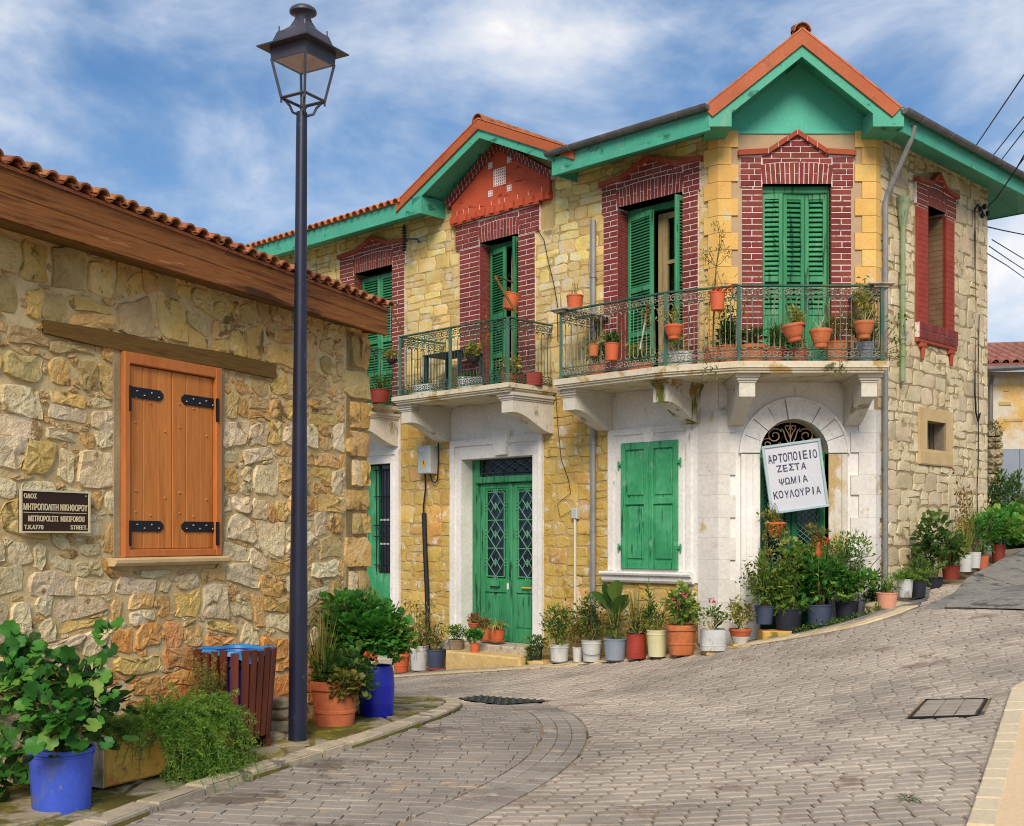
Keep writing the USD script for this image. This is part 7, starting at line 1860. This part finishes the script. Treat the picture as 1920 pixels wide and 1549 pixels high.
tb = potted('white bucket with a wire handle and tall leafy stems', Aw(.42), 1109, 1243, 38, 40, 'bucket', 'bucket_white', [('bush', 'leaf_dark', 72, 27, {'n': 560}), ('twigs', 'twig_pale', 40, 16), ('sparse', 'leaf_olive', 50, 24)])
bw = A.W(1109, 1243, .42); kk = bw[1] / FPX
obj('handle', MB().tube([bw + np.array([19.5 * kk * math.cos(t), 19.5 * kk * math.sin(t), (24 + 9 * math.sin(t) * .9) * kk]) for t in np.linspace(math.pi, 2 * math.pi, 12)], .004, 4), 'iron_grey', tb)
potted('wide blue grey bucket with large paddle shaped leaves', Aw(.42), 1154, 1236, 46, 40, 'plain', 'bucket_grey', [('paddle', 'leaf_dark', 95, 44, {'n': 8}), ('bush', 'leaf_geranium', 18, 22, {'n': 160, 'size': .03}), ('whorl', 'leaf_olive', 60, 18, {'n': 2})])
potted('rusty red metal tin with bare pale stems and narrow leaves', Aw(.42), 1193, 1234, 36, 46, 'tin', 'tin_red', [('twigs', 'twig_pale', 44, 22, {'n': 9}), ('sparse', 'leaf_olive', 52, 18), ('bush', 'leaf_dark', 14, 16, {'n': 90}), ('strap', 'leaf_olive', 70, 22, {'n': 12, 'size': .012})])
potted('cream yellow bucket with a grey rim and a tall oleander shoot', Aw(.42), 1232, 1233, 40, 50, 'bucket', 'bucket_cream', [('whorl', 'leaf_dark', 86, 8, {'n': 1, 'size': .11, 'dx': -14}), ('bush', 'leaf_green', 44, 26, {'n': 420})])
potted('big square terracotta pot with a flowering pink geranium', Aw(.46), 1277, 1231, 58, 56, 'classic', 'terracotta', [('geranium', 'leaf_green', 62, 30, {'n': 330, 'size': .06}), ('flowers', 'flower_pink', 62, 22, {'n': 4, 'size': .035}), ('twigs', 'stem_brown', 60, 16)], sq=.55)
potted('cut white plastic canister planted with pale jade plant', (B, .55), 1337, 1215, 46, 40, 'tin', 'bucket_white', [('jade', 'leaf_green', 40, 24, {'size': .05}), ('whorl', 'leaf_dark', 34, 22, {'n': 3, 'size': .06})], sq=.7)
potted('stacked terracotta and white bowls with a spreading succulent', (B, .50), 1388, 1208, 42, 28, 'bowl', 'terracotta', [('jade', 'leaf_olive', 42, 28, {'size': .05}), ('sparse', 'leaf_yellow', 60, 24)])
t = thing('bowl', 'white bowl holding the stacked terracotta bowl at the corner', 'bowl', B.W(1388, 1210, .50)); bw = B.W(1388, 1210, .50); kk = bw[1] / FPX
obj('bowl', MB().lathe(bw, [(.01, 0), (10 * kk, 0), (11 * kk, 2 * kk), (18 * kk, 15 * kk), (18.5 * kk, 17 * kk), (17.5 * kk, 17 * kk)], 18), 'bucket_white', t, smooth=40)
for lab_, u_, v_, w_, h_, o_ in (('low stone under the cut white canister', 1336, 1222, 30, 10, .55), ('flat pale stone under the stacked bowls', 1386, 1215, 30, 8, .50)):
    q_ = B.W(u_, v_, o_); kk = q_[1] / FPX; gq = float(ground(q_[0], q_[1])); top_ = B.W(u_, v_ - h_ + 3, o_)[2]
    t = thing('support_stone', lab_, 'stone', q_); obj('stone', MB().box(Fr([q_[0], q_[1], 0], (1, .06, 0), (.06, -1, 0)), -w_ * kk / 2, w_ * kk / 2, gq - .02, max(top_, gq + .03), -.10, .11, .012), 'step_stone', t)
# in front of the bakery door
Bw = lambda o: (B, o)
bb = thing('stone_block', 'yellow stone block under the dark pots at the bakery door', 'stone', B.W(1458, 1208, .55)); obj('block', MB().box(B, B.S(1430, .6), B.S(1485, .6), B.on(1450, 1208, .6)[1] - .1, B.on(1450, 1182, .5)[1], .30, .62, .02), 'block_yellow', bb)
potted('upturned small terracotta pot on the yellow block', Bw(.48), 1440, 1184, 26, 14, 'plain', 'terracotta', None, 'flower_pot', 'flower pot')
potted('dark blue pot with an orange rim and oleander on the left of the bakery door', Bw(.46), 1433, 1170, 36, 34, 'plain', 'pot_slate', [('whorl', 'leaf_green', 112, 20, {'n': 3, 'size': .12}), ('bush', 'leaf_green', 62, 36, {'n': 620, 'size': .05}), ('sparse', 'leaf_olive', 100, 30, {'n': 12})])
potted('wide black pot overgrown with bright fern and geranium', Bw(.46), 1478, 1183, 52, 46, 'plain', 'pot_black', [('fern', 'leaf_fern', 34, 48, {'n': 46}), ('geranium', 'leaf_green', 125, 46, {'n': 760, 'size': .06}), ('sparse', 'leaf_yellow', 120, 40, {'n': 10}), ('twigs', 'twig_pale', 100, 22), ('flowers', 'flower_red', 60, 30, {'n': 2, 'size': .03})])
potted('dark blue tub with tall geranium right of the bakery door', Bw(.44), 1536, 1178, 48, 42, 'plain', 'pot_slate', [('geranium', 'leaf_geranium', 112, 50, {'n': 860, 'size': .06}), ('sparse', 'leaf_green', 125, 40, {'n': 12})])
potted('dense shrub of small leaves in front of the right bakery pilaster', Bw(.42), 1588, 1172, 44, 40, 'plain', 'pot_black', [('bush', 'leaf_green', 120, 54, {'n': 1500, 'size': .048}), ('geranium', 'leaf_geranium', 70, 50, {'n': 520, 'size': .06})])
potted('low dark leafed plant beside the rain pipe', Bw(.35), 1638, 1165, 28, 18, 'plain', 'pot_black', [('sparse', 'leaf_dark', 60, 20, {'n': 12}), ('bush', 'leaf_dark', 40, 20, {'n': 200})])
# hanging pots in the doorway
def hang(label, p, r, h, style, mat, plants, hookz, n=3, tilt=None):
    p = np.asarray(p, float); t = thing('hanging_pot', label, 'hanging pot', p, 'pots hanging on the house')
    ax = [[math.cos(tilt), 0, math.sin(tilt)], [0, 1, 0], [-math.sin(tilt), 0, math.cos(tilt)]] if tilt else None
    obj('pot', pot(p, r, h, style, 18, 0, ax), mat, t, smooth=40); obj('soil', MB().lathe(p, [(r * .9, h * .86), (.001, h * .88)], 12), 'soil', t)
    if hookz:
        w = MB()
        for k in range(n): a = 2 * math.pi * k / n + .4; w.tube([p + [r * math.cos(a), r * math.sin(a), h], [p[0], p[1], hookz]], .0028, 3)
        obj('wires', w, 'iron_grey', t)
    k = p[1] / FPX
    for s in plants:
        kind, m, H, W = s[:4]; kw = s[4] if len(s) > 4 else {}
        plant(t, kind, p + [0, 0, h * .88], H * k, W * k, m, **kw)
    return t
q = B.W(1453, 1006, .20); hang('terracotta bowl hanging in the bakery doorway with trailing stems', q, .125, .18, 'bowl', 'terracotta_plain', [('sparse', 'leaf_yellow', 22, 22, {'n': 9}), ('trail', 'leaf_olive', 110, 20, {'n': 7}), ('trail', 'leaf_yellow', 70, 18, {'n': 4})], q[2] + .42)
q = B.W(1533, 1045, .22); hang('small terracotta pot hanging in the bakery doorway with red flowers', q, .085, .19, 'plain', 'terracotta_plain', [('bush', 'leaf_olive', 34, 24, {'n': 260, 'size': .04}), ('trail', 'leaf_yellow', 36, 24, {'n': 9}), ('flowers', 'flower_red', 10, 18, {'n': 3, 'size': .04})], q[2] + .55)
# along the side wall
Cw = lambda o: (C, o)
potted('pale pink pot with low grass at the corner of the side wall', Cw(.42), 1663, 1131, 40, 30, 'plain', 'pot_pink', [('strap', 'leaf_green', 24, 16, {'n': 34, 'size': .007}), ('bush', 'leaf_dark', 14, 16, {'n': 130, 'size': .03})])
rock('rubble_footing', C.W(1668, 1142, .40), (.30, .16, .10), 'rough rubble footing under the pale pink pot', 9)
potted('white pot behind a drooping yellow green fern', Cw(.40), 1697, 1120, 30, 34, 'plain', 'bucket_white', [('fern', 'leaf_fern', 30, 40, {'n': 44})])
potted('feathery fern hanging over its pot on the side lane', Cw(.42), 1722, 1122, 30, 30, 'plain', 'pot_black', [('fern', 'leaf_fern', 42, 34, {'n': 44}), ('bush', 'leaf_dark', 40, 26, {'n': 240})])
potted('tall dark green geranium with one red flower against the side wall', Cw(.34), 1752, 1106, 32, 24, 'plain', 'pot_black', [('geranium', 'leaf_dark', 88, 34, {'n': 420, 'size': .075}), ('flowers', 'flower_red', 92, 8, {'n': 1, 'size': .035})])
potted('terracotta pot with drooping dry leaves on the side lane', Cw(.45), 1783, 1086, 34, 26, 'plain', 'pot_red_dark', [('strap', 'leaf_brown', 46, 30, {'n': 24, 'size': .012}), ('bush', 'leaf_green', 52, 32, {'n': 330, 'size': .06})])
potted('leaning white bucket with tall brown stemmed plant', Cw(.38), 1809, 1072, 28, 32, 'bucket', 'bucket_white', [('sparse', 'leaf_brown', 130, 18, {'n': 9}), ('strap', 'leaf_yellow', 62, 26, {'n': 22, 'size': .012})])
potted('narrow white bucket next to the terracotta pot on the side lane', Cw(.38), 1827, 1075, 24, 30, 'bucket', 'bucket_white', [('bush', 'leaf_geranium', 56, 24, {'n': 300, 'size': .06})])
potted('terracotta pot of bright green leaves near the far wall corner', Cw(.36), 1843, 1068, 22, 26, 'plain', 'terracotta', [('bush', 'leaf_geranium', 66, 26, {'n': 420, 'size': .06})])
potted('dark red pot of broad leaves at the far end of the side wall', Cw(.40), 1872, 1053, 26, 32, 'plain', 'pot_red_dark', [('geranium', 'leaf_geranium', 58, 34, {'n': 420, 'size': .085})])
# creepers along the foot of the wall
gc = MB(); cg = np.random.default_rng(41)
for k in range(900):
    t = cg.random(); u = 1485 + 165 * t; v = 1196 - 26 * t + cg.uniform(-8, 7)
    p = B.W(u, v, .55 + cg.uniform(-.12, .1)) if u < 1640 else C.W(u, v, .4)
    p[2] = float(ground(p[0], p[1])) + .02 + abs(cg.normal(0, .035)); scatter(gc, OVAL, [p], [unit(cg.normal(0, 1, 3) + [0, -.3, .4])], .040, cg)
obj('ground_creeper', gc, 'leaf_green', tint=True, kind='stuff', label='low leafy creeper spreading along the kerb by the bakery door', category='ground cover')
wd = MB()
for k in range(420):
    s = cg.uniform(.2, 4.2); p = K.P(s, 0, abs(cg.normal(0, .05)) + .02); p[2] = float(ground(p[0], p[1])) + .03; wd.merge(blades(p, 3, cg.uniform(.05, .13), .004, cg, segs=3))
obj('weeds', wd, 'leaf_olive', tint=True, kind='stuff', label='small weeds growing where the rubble wall meets the pavement', category='weeds')
tf = thing('weed_tuft', 'small green weed growing between the pavers at lower right', 'weed', G3(1702, 1499)); obj('blades', blades(G3(1702, 1499, .01), 14, .09, .006, cg, spread=1.2, droop=.5, up=.4), 'leaf_green', tf, tint=True)

# balcony pots
fl = ZS + .004
def bal(label, fr, off, u, w, h, style, mat, plants, z=None, **k):
    p = fr.W(u, 600, off); p[2] = fl if z is None else z
    kk = p[1] / FPX; v = HYP - p[2] / p[1] * FPX
    k.setdefault('group', 'pots standing on the corner balcony'); return potted(label, p[1], u, v, w, h, style, mat, plants, **k)
bal('orange plastic pot of dry stalks on the left ledge of the corner balcony', A, .5, 1078, 32, 34, 'plain', 'terracotta_plain', [('twigs', 'stem_brown', 34, 7, {'n': 4}), ('twigs', 'twig_pale', 14, 14, {'n': 8})], z=ZR + .021)
bal('long grey white box planter behind the rusty balcony post', A, .60, 1268, 56, 30, 'tin', 'bucket_white', [('bush', 'leaf_yellow', 34, 30, {'n': 330, 'size': .035})], sq=.75)
bal('terracotta pot on the balcony floor behind the two hanging pots', A, .45, 1120, 34, 30, 'plain', 'terracotta', [('bush', 'leaf_dark', 40, 22, {'n': 240}), ('sparse', 'leaf_green', 60, 20)])
bal('low terracotta trough with green leaves before the open balcony shutter', A, .50, 1200, 46, 20, 'tin', 'terracotta', [('bush', 'leaf_green', 26, 18, {'n': 200}), ('sparse', 'leaf_yellow', 40, 20)], sq=.7)
bal('terracotta pot with broad green leaves at the balcony corner', B, .55, 1365, 44, 36, 'plain', 'terracotta', [('bush', 'leaf_dark', 46, 24, {'n': 200, 'size': .10}), ('sparse', 'leaf_green', 120, 24, {'n': 10})])
bal('large brown terracotta tub left of the balcony shutters', B, .50, 1410, 58, 38, 'classic', 'terracotta', [('bush', 'leaf_dark', 34, 28, {'n': 160, 'size': .09})])
bal('dark terracotta pot with yellow green leaves before the balcony shutters', B, .50, 1455, 44, 34, 'plain', 'terracotta', [('bush', 'leaf_geranium', 40, 26, {'n': 160, 'size': .10})])
bal('small terracotta pot standing under the tilted hanging bowl', B, .60, 1497, 40, 30, 'plain', 'terracotta', [('bush', 'leaf_yellow', 20, 20, {'n': 120})])
bal('tall terracotta pot with a spreading shrub at the right of the shutters', B, .45, 1570, 44, 46, 'plain', 'terracotta', [('bush', 'leaf_olive', 60, 32, {'n': 420, 'size': .04}), ('twigs', 'stem_brown', 100, 24)])
bal('pale blue bucket with leaves in the right balcony corner', B, .50, 1622, 40, 44, 'bucket', 'bucket_grey', [('bush', 'leaf_dark', 40, 30, {'n': 240}), ('sparse', 'leaf_green', 60, 36)])
bal('slim sapling in a terracotta pot rising above the balcony rail', B, .62, 1335, 34, 30, 'plain', 'terracotta', None, name='potted_sapling')
sp_ = '/World/potted_sapling'; sc = B.W(1335, 660, .62); sk = sc[1] / FPX
tr_ = [B.W(u, v, .62) for u, v in ((1336, 668), (1338, 600), (1340, 540), (1343, 500), (1348, 465), (1350, 445), (1345, 420))]
stt = MB().tube(tr_, [.010, .009, .008, .007, .006, .005, .003], 5)
tips = [B.W(u, v, .62) for u, v in ((1322, 478), (1330, 472), (1350, 463), (1362, 480), (1345, 425), (1352, 440), (1326, 490), (1358, 470))]
for p in tips[:4]: stt.tube([tr_[3], (tr_[3] + p) / 2 + [0, 0, -.02], p], .004, 4)
obj('stem', stt, 'stem_brown', sp_); lm = MB()
for p in tips: m = 16; scatter(lm, NARROW, p + cg.normal(0, .028, (m, 3)), unit(cg.normal(0, 1, (m, 3)) + [0, 0, .5]), .06, cg)
for p in tr_[0:3]: m = 40; scatter(lm, NARROW, p + cg.normal(0, .10, (m, 3)), unit(cg.normal(0, 1, (m, 3)) + [0, 0, .5]), .06, cg)
obj('leaves', lm, 'leaf_olive', sp_, tint=True)
# pots hooked on the railings
HQ = lambda u, v, fr, off: fr.W(u, v, off)
def rail_pot(label, fr, off, u, v, w, h, style, mat, plants, tilt=None):
    p = fr.W(u, v, off); k = p[1] / FPX; return hang(label, p, w * k / 2, h * k, style, mat, plants, p[2] + h * k + .25, 2, tilt)
rail_pot('small red brown pot hooked low on the left balcony railing', A, .93, 1113, 668, 21, 22, 'plain', 'terracotta', [('twigs', 'stem_brown', 20, 8)])
rail_pot('orange plastic pot hooked low on the left balcony railing', A, .95, 1147, 676, 28, 32, 'plain', 'terracotta_plain', [('sparse', 'leaf_dark', 24, 14)])
rail_pot('white streaked terracotta bowl on the rusty post of the balcony', A, .93, 1263, 636, 36, 26, 'bowl', 'terracotta_plain', [('jade', 'leaf_yellow', 28, 26, {'size': .035})])
rail_pot('orange pot filled with red dried flowers on the balcony railing', B, .88, 1345, 582, 30, 34, 'plain', 'terracotta_plain', [('flowers', 'leaf_red_flower', 6, 12, {'n': 7, 'size': .03}) if False else ('flowers', 'rust_leaf', 8, 13, {'n': 8, 'size': .032})])
rail_pot('tilted terracotta bowl of pale stonecrop on the front railing', B, 1.0, 1491, 640, 44, 32, 'bowl', 'terracotta', [('bush', 'leaf_yellow', 26, 22, {'n': 420, 'size': .024}), ('sparse', 'leaf_yellow', 36, 8, {'n': 3})], -.16)
rail_pot('round terracotta bowl with dry stalks beside the tilted one', B, 1.0, 1539, 652, 42, 34, 'bowl', 'terracotta', [('twigs', 'twig_pale', 30, 14, {'n': 4})])
rail_pot('terracotta bowl with upright yellow stems near the right balcony post', B, 1.0, 1620, 635, 40, 32, 'bowl', 'terracotta', [('sparse', 'leaf_yellow', 70, 18, {'n': 9}), ('twigs', 'twig_pale', 50, 12)])
vine = thing('balcony_vine', 'straggling leafy shoots reaching out past the right balcony post', 'plant', B.W(1655, 640, .8)); vm, vs = MB(), MB()
for u, v in ((1690, 592), (1682, 608), (1690, 645), (1680, 632), (1672, 668), (1685, 660), (1665, 615), (1688, 675)):
    p = B.W(u, v, .75); vs.tube([B.W(1640, 650, .7), B.W((1640 + u) / 2, (650 + v) / 2 + 8, .75), p], .004, 4); m = 12; scatter(vm, OVAL, p + cg.normal(0, .035, (m, 3)), unit(cg.normal(0, 1, (m, 3))), .055, cg)
obj('stems', vs, 'stem_brown', vine); obj('leaves', vm, 'leaf_green', vine, tint=True)
for k, (fr, off, u, v, lab) in enumerate(((B, .97, 1333, 700, 'yellow brown leaf sprig hanging through the balcony corner scrolls'), (B, .98, 1575, 690, 'green sprig drooping over the front edge of the balcony slab'), (A, .92, 1212, 590, 'rust coloured sprig growing through the left balcony railing'), (A, .96, 913, 620, 'orange flowering sprig climbing the middle balcony railing'))):
    p = fr.W(u, v, off); t = thing('sprig', lab, 'plant', p); hgt = (.2, .2, .3, .42)[k]; wd_ = (.12, .10, .08, .06)[k]
    obj('stem', MB().tube([p - [0, 0, hgt * .5], p, p + [0, 0, hgt * .5]], .004, 4), 'stem_brown', t); m = 46; obj('leaves', scatter(MB(), OVAL, p + cg.normal(0, 1, (m, 3)) * [wd_ * .5, wd_ * .4, hgt * .33], unit(cg.normal(0, 1, (m, 3)) + [0, 0, .3]), .05, cg), ('leaf_olive', 'leaf_olive', 'leaf_brown', 'leaf_brown')[k], t, tint=True)
# middle and left balcony
f2 = 2.129
def bal2(label, off, u, w, h, style, mat, plants, **k):
    p = A.W(u, 600, off); p[2] = f2; k.setdefault('group', 'pots standing on the middle balcony'); return potted(label, p[1], u, HYP - f2 / p[1] * FPX, w, h, style, mat, plants, **k)
bal2('white box planter at the left of the middle balcony floor', .55, 795, 38, 24, 'tin', 'bucket_white', [('bush', 'leaf_dark', 16, 14, {'n': 110})], sq=.7)
bal2('long white box planter in the centre of the middle balcony', .55, 882, 48, 26, 'tin', 'bucket_white', [('bush', 'leaf_dark', 14, 18, {'n': 110})], sq=.7)
bal2('terracotta pot with bright yellow green leaves in the middle balcony corner', .60, 955, 34, 26, 'plain', 'terracotta', [('sparse', 'leaf_yellow', 28, 20, {'n': 9, 'size': .07})])
bal2('dark terracotta trough beside the right end of the middle balcony', .40, 995, 44, 24, 'tin', 'pot_red_dark', [('twigs', 'stem_brown', 24, 20)], sq=.7)
def basket(label, p, r, plants):
    p = np.asarray(p, float); t = thing('hanging_basket', label, 'hanging basket', p, 'moss baskets on the railings')
    obj('basket', MB().lathe(p, [(.01, 0), (r * .5, .01), (r * .85, r * .45), (r, r * .95), (r * .95, r), (r * .8, r * .8)], 14), 'basket_dark', t, smooth=40)
    obj('chain', MB().tube([p + [r, 0, r], [p[0], p[1], p[2] + .35], p + [-r, 0, r]], .003, 3), 'iron_black', t); k = p[1] / FPX
    for s in plants: plant(t, s[0], p + [0, 0, r * .8], s[2] * k, s[3] * k, s[1], **(s[4] if len(s) > 4 else {}))
basket('dark moss basket with pale green leaves on the middle balcony railing', A.W(887, 682, .99), .105, [('bush', 'leaf_green', 26, 15, {'n': 150, 'size': .05}), ('sparse', 'leaf_yellow', 20, 16)])
basket('dark moss basket with pale leaves at the far left balcony end', A.W(735, 683, .60), .085, [('bush', 'leaf_yellow', 22, 13, {'n': 130, 'size': .05})])
p = A.W(955, 580, .75); hang('orange pot tied to the leaning wooden pole', p, .12, .22, 'plain', 'terracotta_plain', [('twigs', 'stem_brown', 16, 6)], p[2] + .5, 2, .2)
t = thing('clothes_pole', 'leaning weathered wooden clothes pole on the middle balcony corner', 'pole', A.W(968, 590, .93))
obj('pole', MB().tube([A.W(969, 588, .93), A.W(945, 548, .98), A.W(928, 518, 1.0)], .018, 6), 'old_beam', t); obj('cross_piece', MB().tube([A.W(928, 517, 1.0), A.W(962, 530, .45)], .012, 6), 'old_beam', t)
obj('line', MB().tube([A.W(931, 520, 1.0), A.W(903, 545, .6), A.W(885, 560, .1)], .004, 4), 'twig_pale', t)
t = thing('clothes_pole', 'thin wooden clothes pole at the far left balcony end', 'pole', A.W(757, 622, .5)); obj('pole', MB().tube([A.W(756, 623, .55), A.W(738, 590, .7), A.W(733, 572, .75)], .014, 6), 'old_beam', t); obj('cross_piece', MB().tube([A.W(733, 568, .75), A.W(758, 574, .1)], .010, 6), 'iron_grey', t)
obj('line', MB().tube([A.W(733, 567, .75), A.W(731, 640, .8)], .006, 4), 'zinc', t)
t = thing('balcony_bench', 'slatted teal bench top standing on the middle balcony', 'bench', A.P(4.6, f2, .35)); bm = MB()
for k in range(6): obj('slat', MB().box(A, 4.15, 5.0, f2 + .62, f2 + .64, .10 + k * .085, .165 + k * .085, .004), 'chair_blue', t)
for s in (4.2, 4.95):
    for o in (.13, .55): obj('leg', MB().box(A, s - .02, s + .02, f2, f2 + .62, o - .02, o + .02), 'chair_blue', t)
t = thing('broom', 'pale stick leaning behind the left side of the balcony railing', 'stick', A.P(1.3, ZS, .7)); obj('stick', MB().tube([A.W(1200, 655, .75), A.W(1212, 590, .70)], .012, 6), 'pvc_white', t)
potted('brown pot with bare stalks on the far left balcony', A.W(712, 740, .6)[1], 712, HYP - f2 / A.W(712, 740, .6)[1] * FPX, 40, 24, 'plain', 'pot_red_dark', [('twigs', 'stem_brown', 34, 16), ('sparse', 'leaf_dark', 30, 16)])
# ------------------------------------------------------------ what shows in the gap at the right
FH = Fr(at(1852, 1000, 29) * [1, 1, 0], (1, -.10, 0), (-.10, -1, 0))
FHp = thing('far_house', 'ochre house with a red tiled roof seen in the gap at the far right', 'house', FH.P(2, .5, 0))
w0, w1 = FH.S(1800), FH.S(2080); zz = lambda v: FH.on(1890, v)[1]
obj('wall', MB().box(FH, w0, w1, -1.5, zz(697), -.3, 0), 'far_wall', FHp)
obj('roof', quad_slab([FH.P(w0 - .3, zz(693), .5), FH.P(w1, zz(688), .5), FH.P(w1, zz(688) + 1.2, -4), FH.P(w0 - .3, zz(693) + 1.2, -4)], .06), 'far_clay', FHp)
for k in range(34):
    for row in range(5):
        s = w0 - .25 + k * .235; p = FH.P(s, zz(692) +   .07 + row * .172, .52 - row * .58); 
        if s > w1 - .1: continue
        obj('roof_tile', barrel(p, -FH.n + [0, 0, .29], [0, 0, 1], .74, .105, .015, n=5), 'far_clay', FHp, smooth=50)
obj('gutter', MB().tube([FH.P(w0 - .3, zz(700), .56), FH.P(w1, zz(690), .56)], .07, 6), 'gutter_zinc', FHp)
obj('rain_pipe', MB().tube([FH.P(FH.S(1858, .1), zz(704), .3), FH.P(FH.S(1858, .1), zz(720), .1), FH.P(FH.S(1858, .1), zz(860), .1)], .05, 6), 'far_metal', FHp)
for u, v, w, h in ((1887, 733, 8, 3), (1884, 757, 22, 8), (1900, 788, 34, 6)): s_, z_ = FH.on(u, v); k = 29 / FPX; obj('bare_patch', MB().box(FH, s_ - w * k / 2, s_ + w * k / 2, z_ - h * k / 2, z_ + h * k / 2, -.05, .02, .01), 'rubble_brown', FHp)
FM = Fr(at(1880, 1000, 26) * [1, 1, 0], (1, 0, 0), (0, -1, 0)); ms = thing('metal_gate', 'plain grey blue metal sheet fence below the ochre wall at the far right', 'fence', FM.P(.4, 1, 0)); k = 26 / FPX
for q in range(4): obj('sheet', MB().box(FM, -.05 + q * .42, .36 + q * .42, 0.1, FM.on(1900, 842)[1] + .0, -.02, .02 + (q % 2) * .006), 'metal_sheet', ms)
obj('post', MB().box(FM, -.16, -.06, .2, FM.on(1885, 800)[1], -.05, .05), 'bare_wood', ms)
PW = Fr(at(1862, 1000, 22.5) * [1, 1, 0], (1, 0, 0), (0, -1, 0)); pl_ = thing('stone_pillar', 'rough old stone gate pillar overgrown with weeds behind the house corner', 'pillar', PW.P(0, .5, 0)); k = 22.5 / FPX; z = PW.on(1862, 930)[1]; i = 0
cr = random.Random(4)
while z < PW.on(1862, 815)[1]:
    h = cr.uniform(.10, .18)
    for q in range(2): 
        a = -.12 + q * .13; obj('stone', stone(Fr(PW.P(0, 0, -.12), PW.d, PW.n), sbox(a, z, a + .13 + cr.uniform(-.02, .03), z + h - .01), 0, .2, 9, .6, cr), 'rock', pl_, smooth=40)
    z += h; i += 1
obj('weeds', bush(PW.P(.05, z + .02, 0), (.22, .2, .16), 220, .05, OVAL, cg), 'leaf_olive', pl_, tint=True)
hb = [((1868, 930), (26, 44), 20.5, 'dark leafy bush directly behind the far house corner'), ((1905, 925), (30, 42), 22.5, 'tall dark shrub in front of the metal fence'), ((1895, 985), (36, 34), 20.0, 'broad bright shrub beside the lane at the far right'), ((1925, 970), (28, 40), 21, 'shrub cut by the right picture edge above the lane')]
for (u, v), (w, h), Y, lab in hb:
    c = at(u, v, Y); k = Y / FPX; base = np.array([c[0], c[1], float(ground(c[0], c[1]))]); t = thing('shrub', lab, 'shrub', base, 'shrubs beside the side lane')
    obj('stems', stems(base, [c + cg.normal(0, .15, 3) for _ in range(6)], cg, .015), 'stem_brown', t)
    c = at(u, v, Y); zlo = base[2]; zhi = c[2] + h * k; cc = np.array([c[0], c[1], (zlo + zhi) / 2]); obj('leaves', bush(cc, (w * k, .35, (zhi - zlo) / 2 * 1.05), 1100, .085, ROUND_S if 'bright' in lab else OVAL, cg, low=-1), 'leaf_geranium' if 'bright' in lab else 'leaf_dark', t, tint=True)
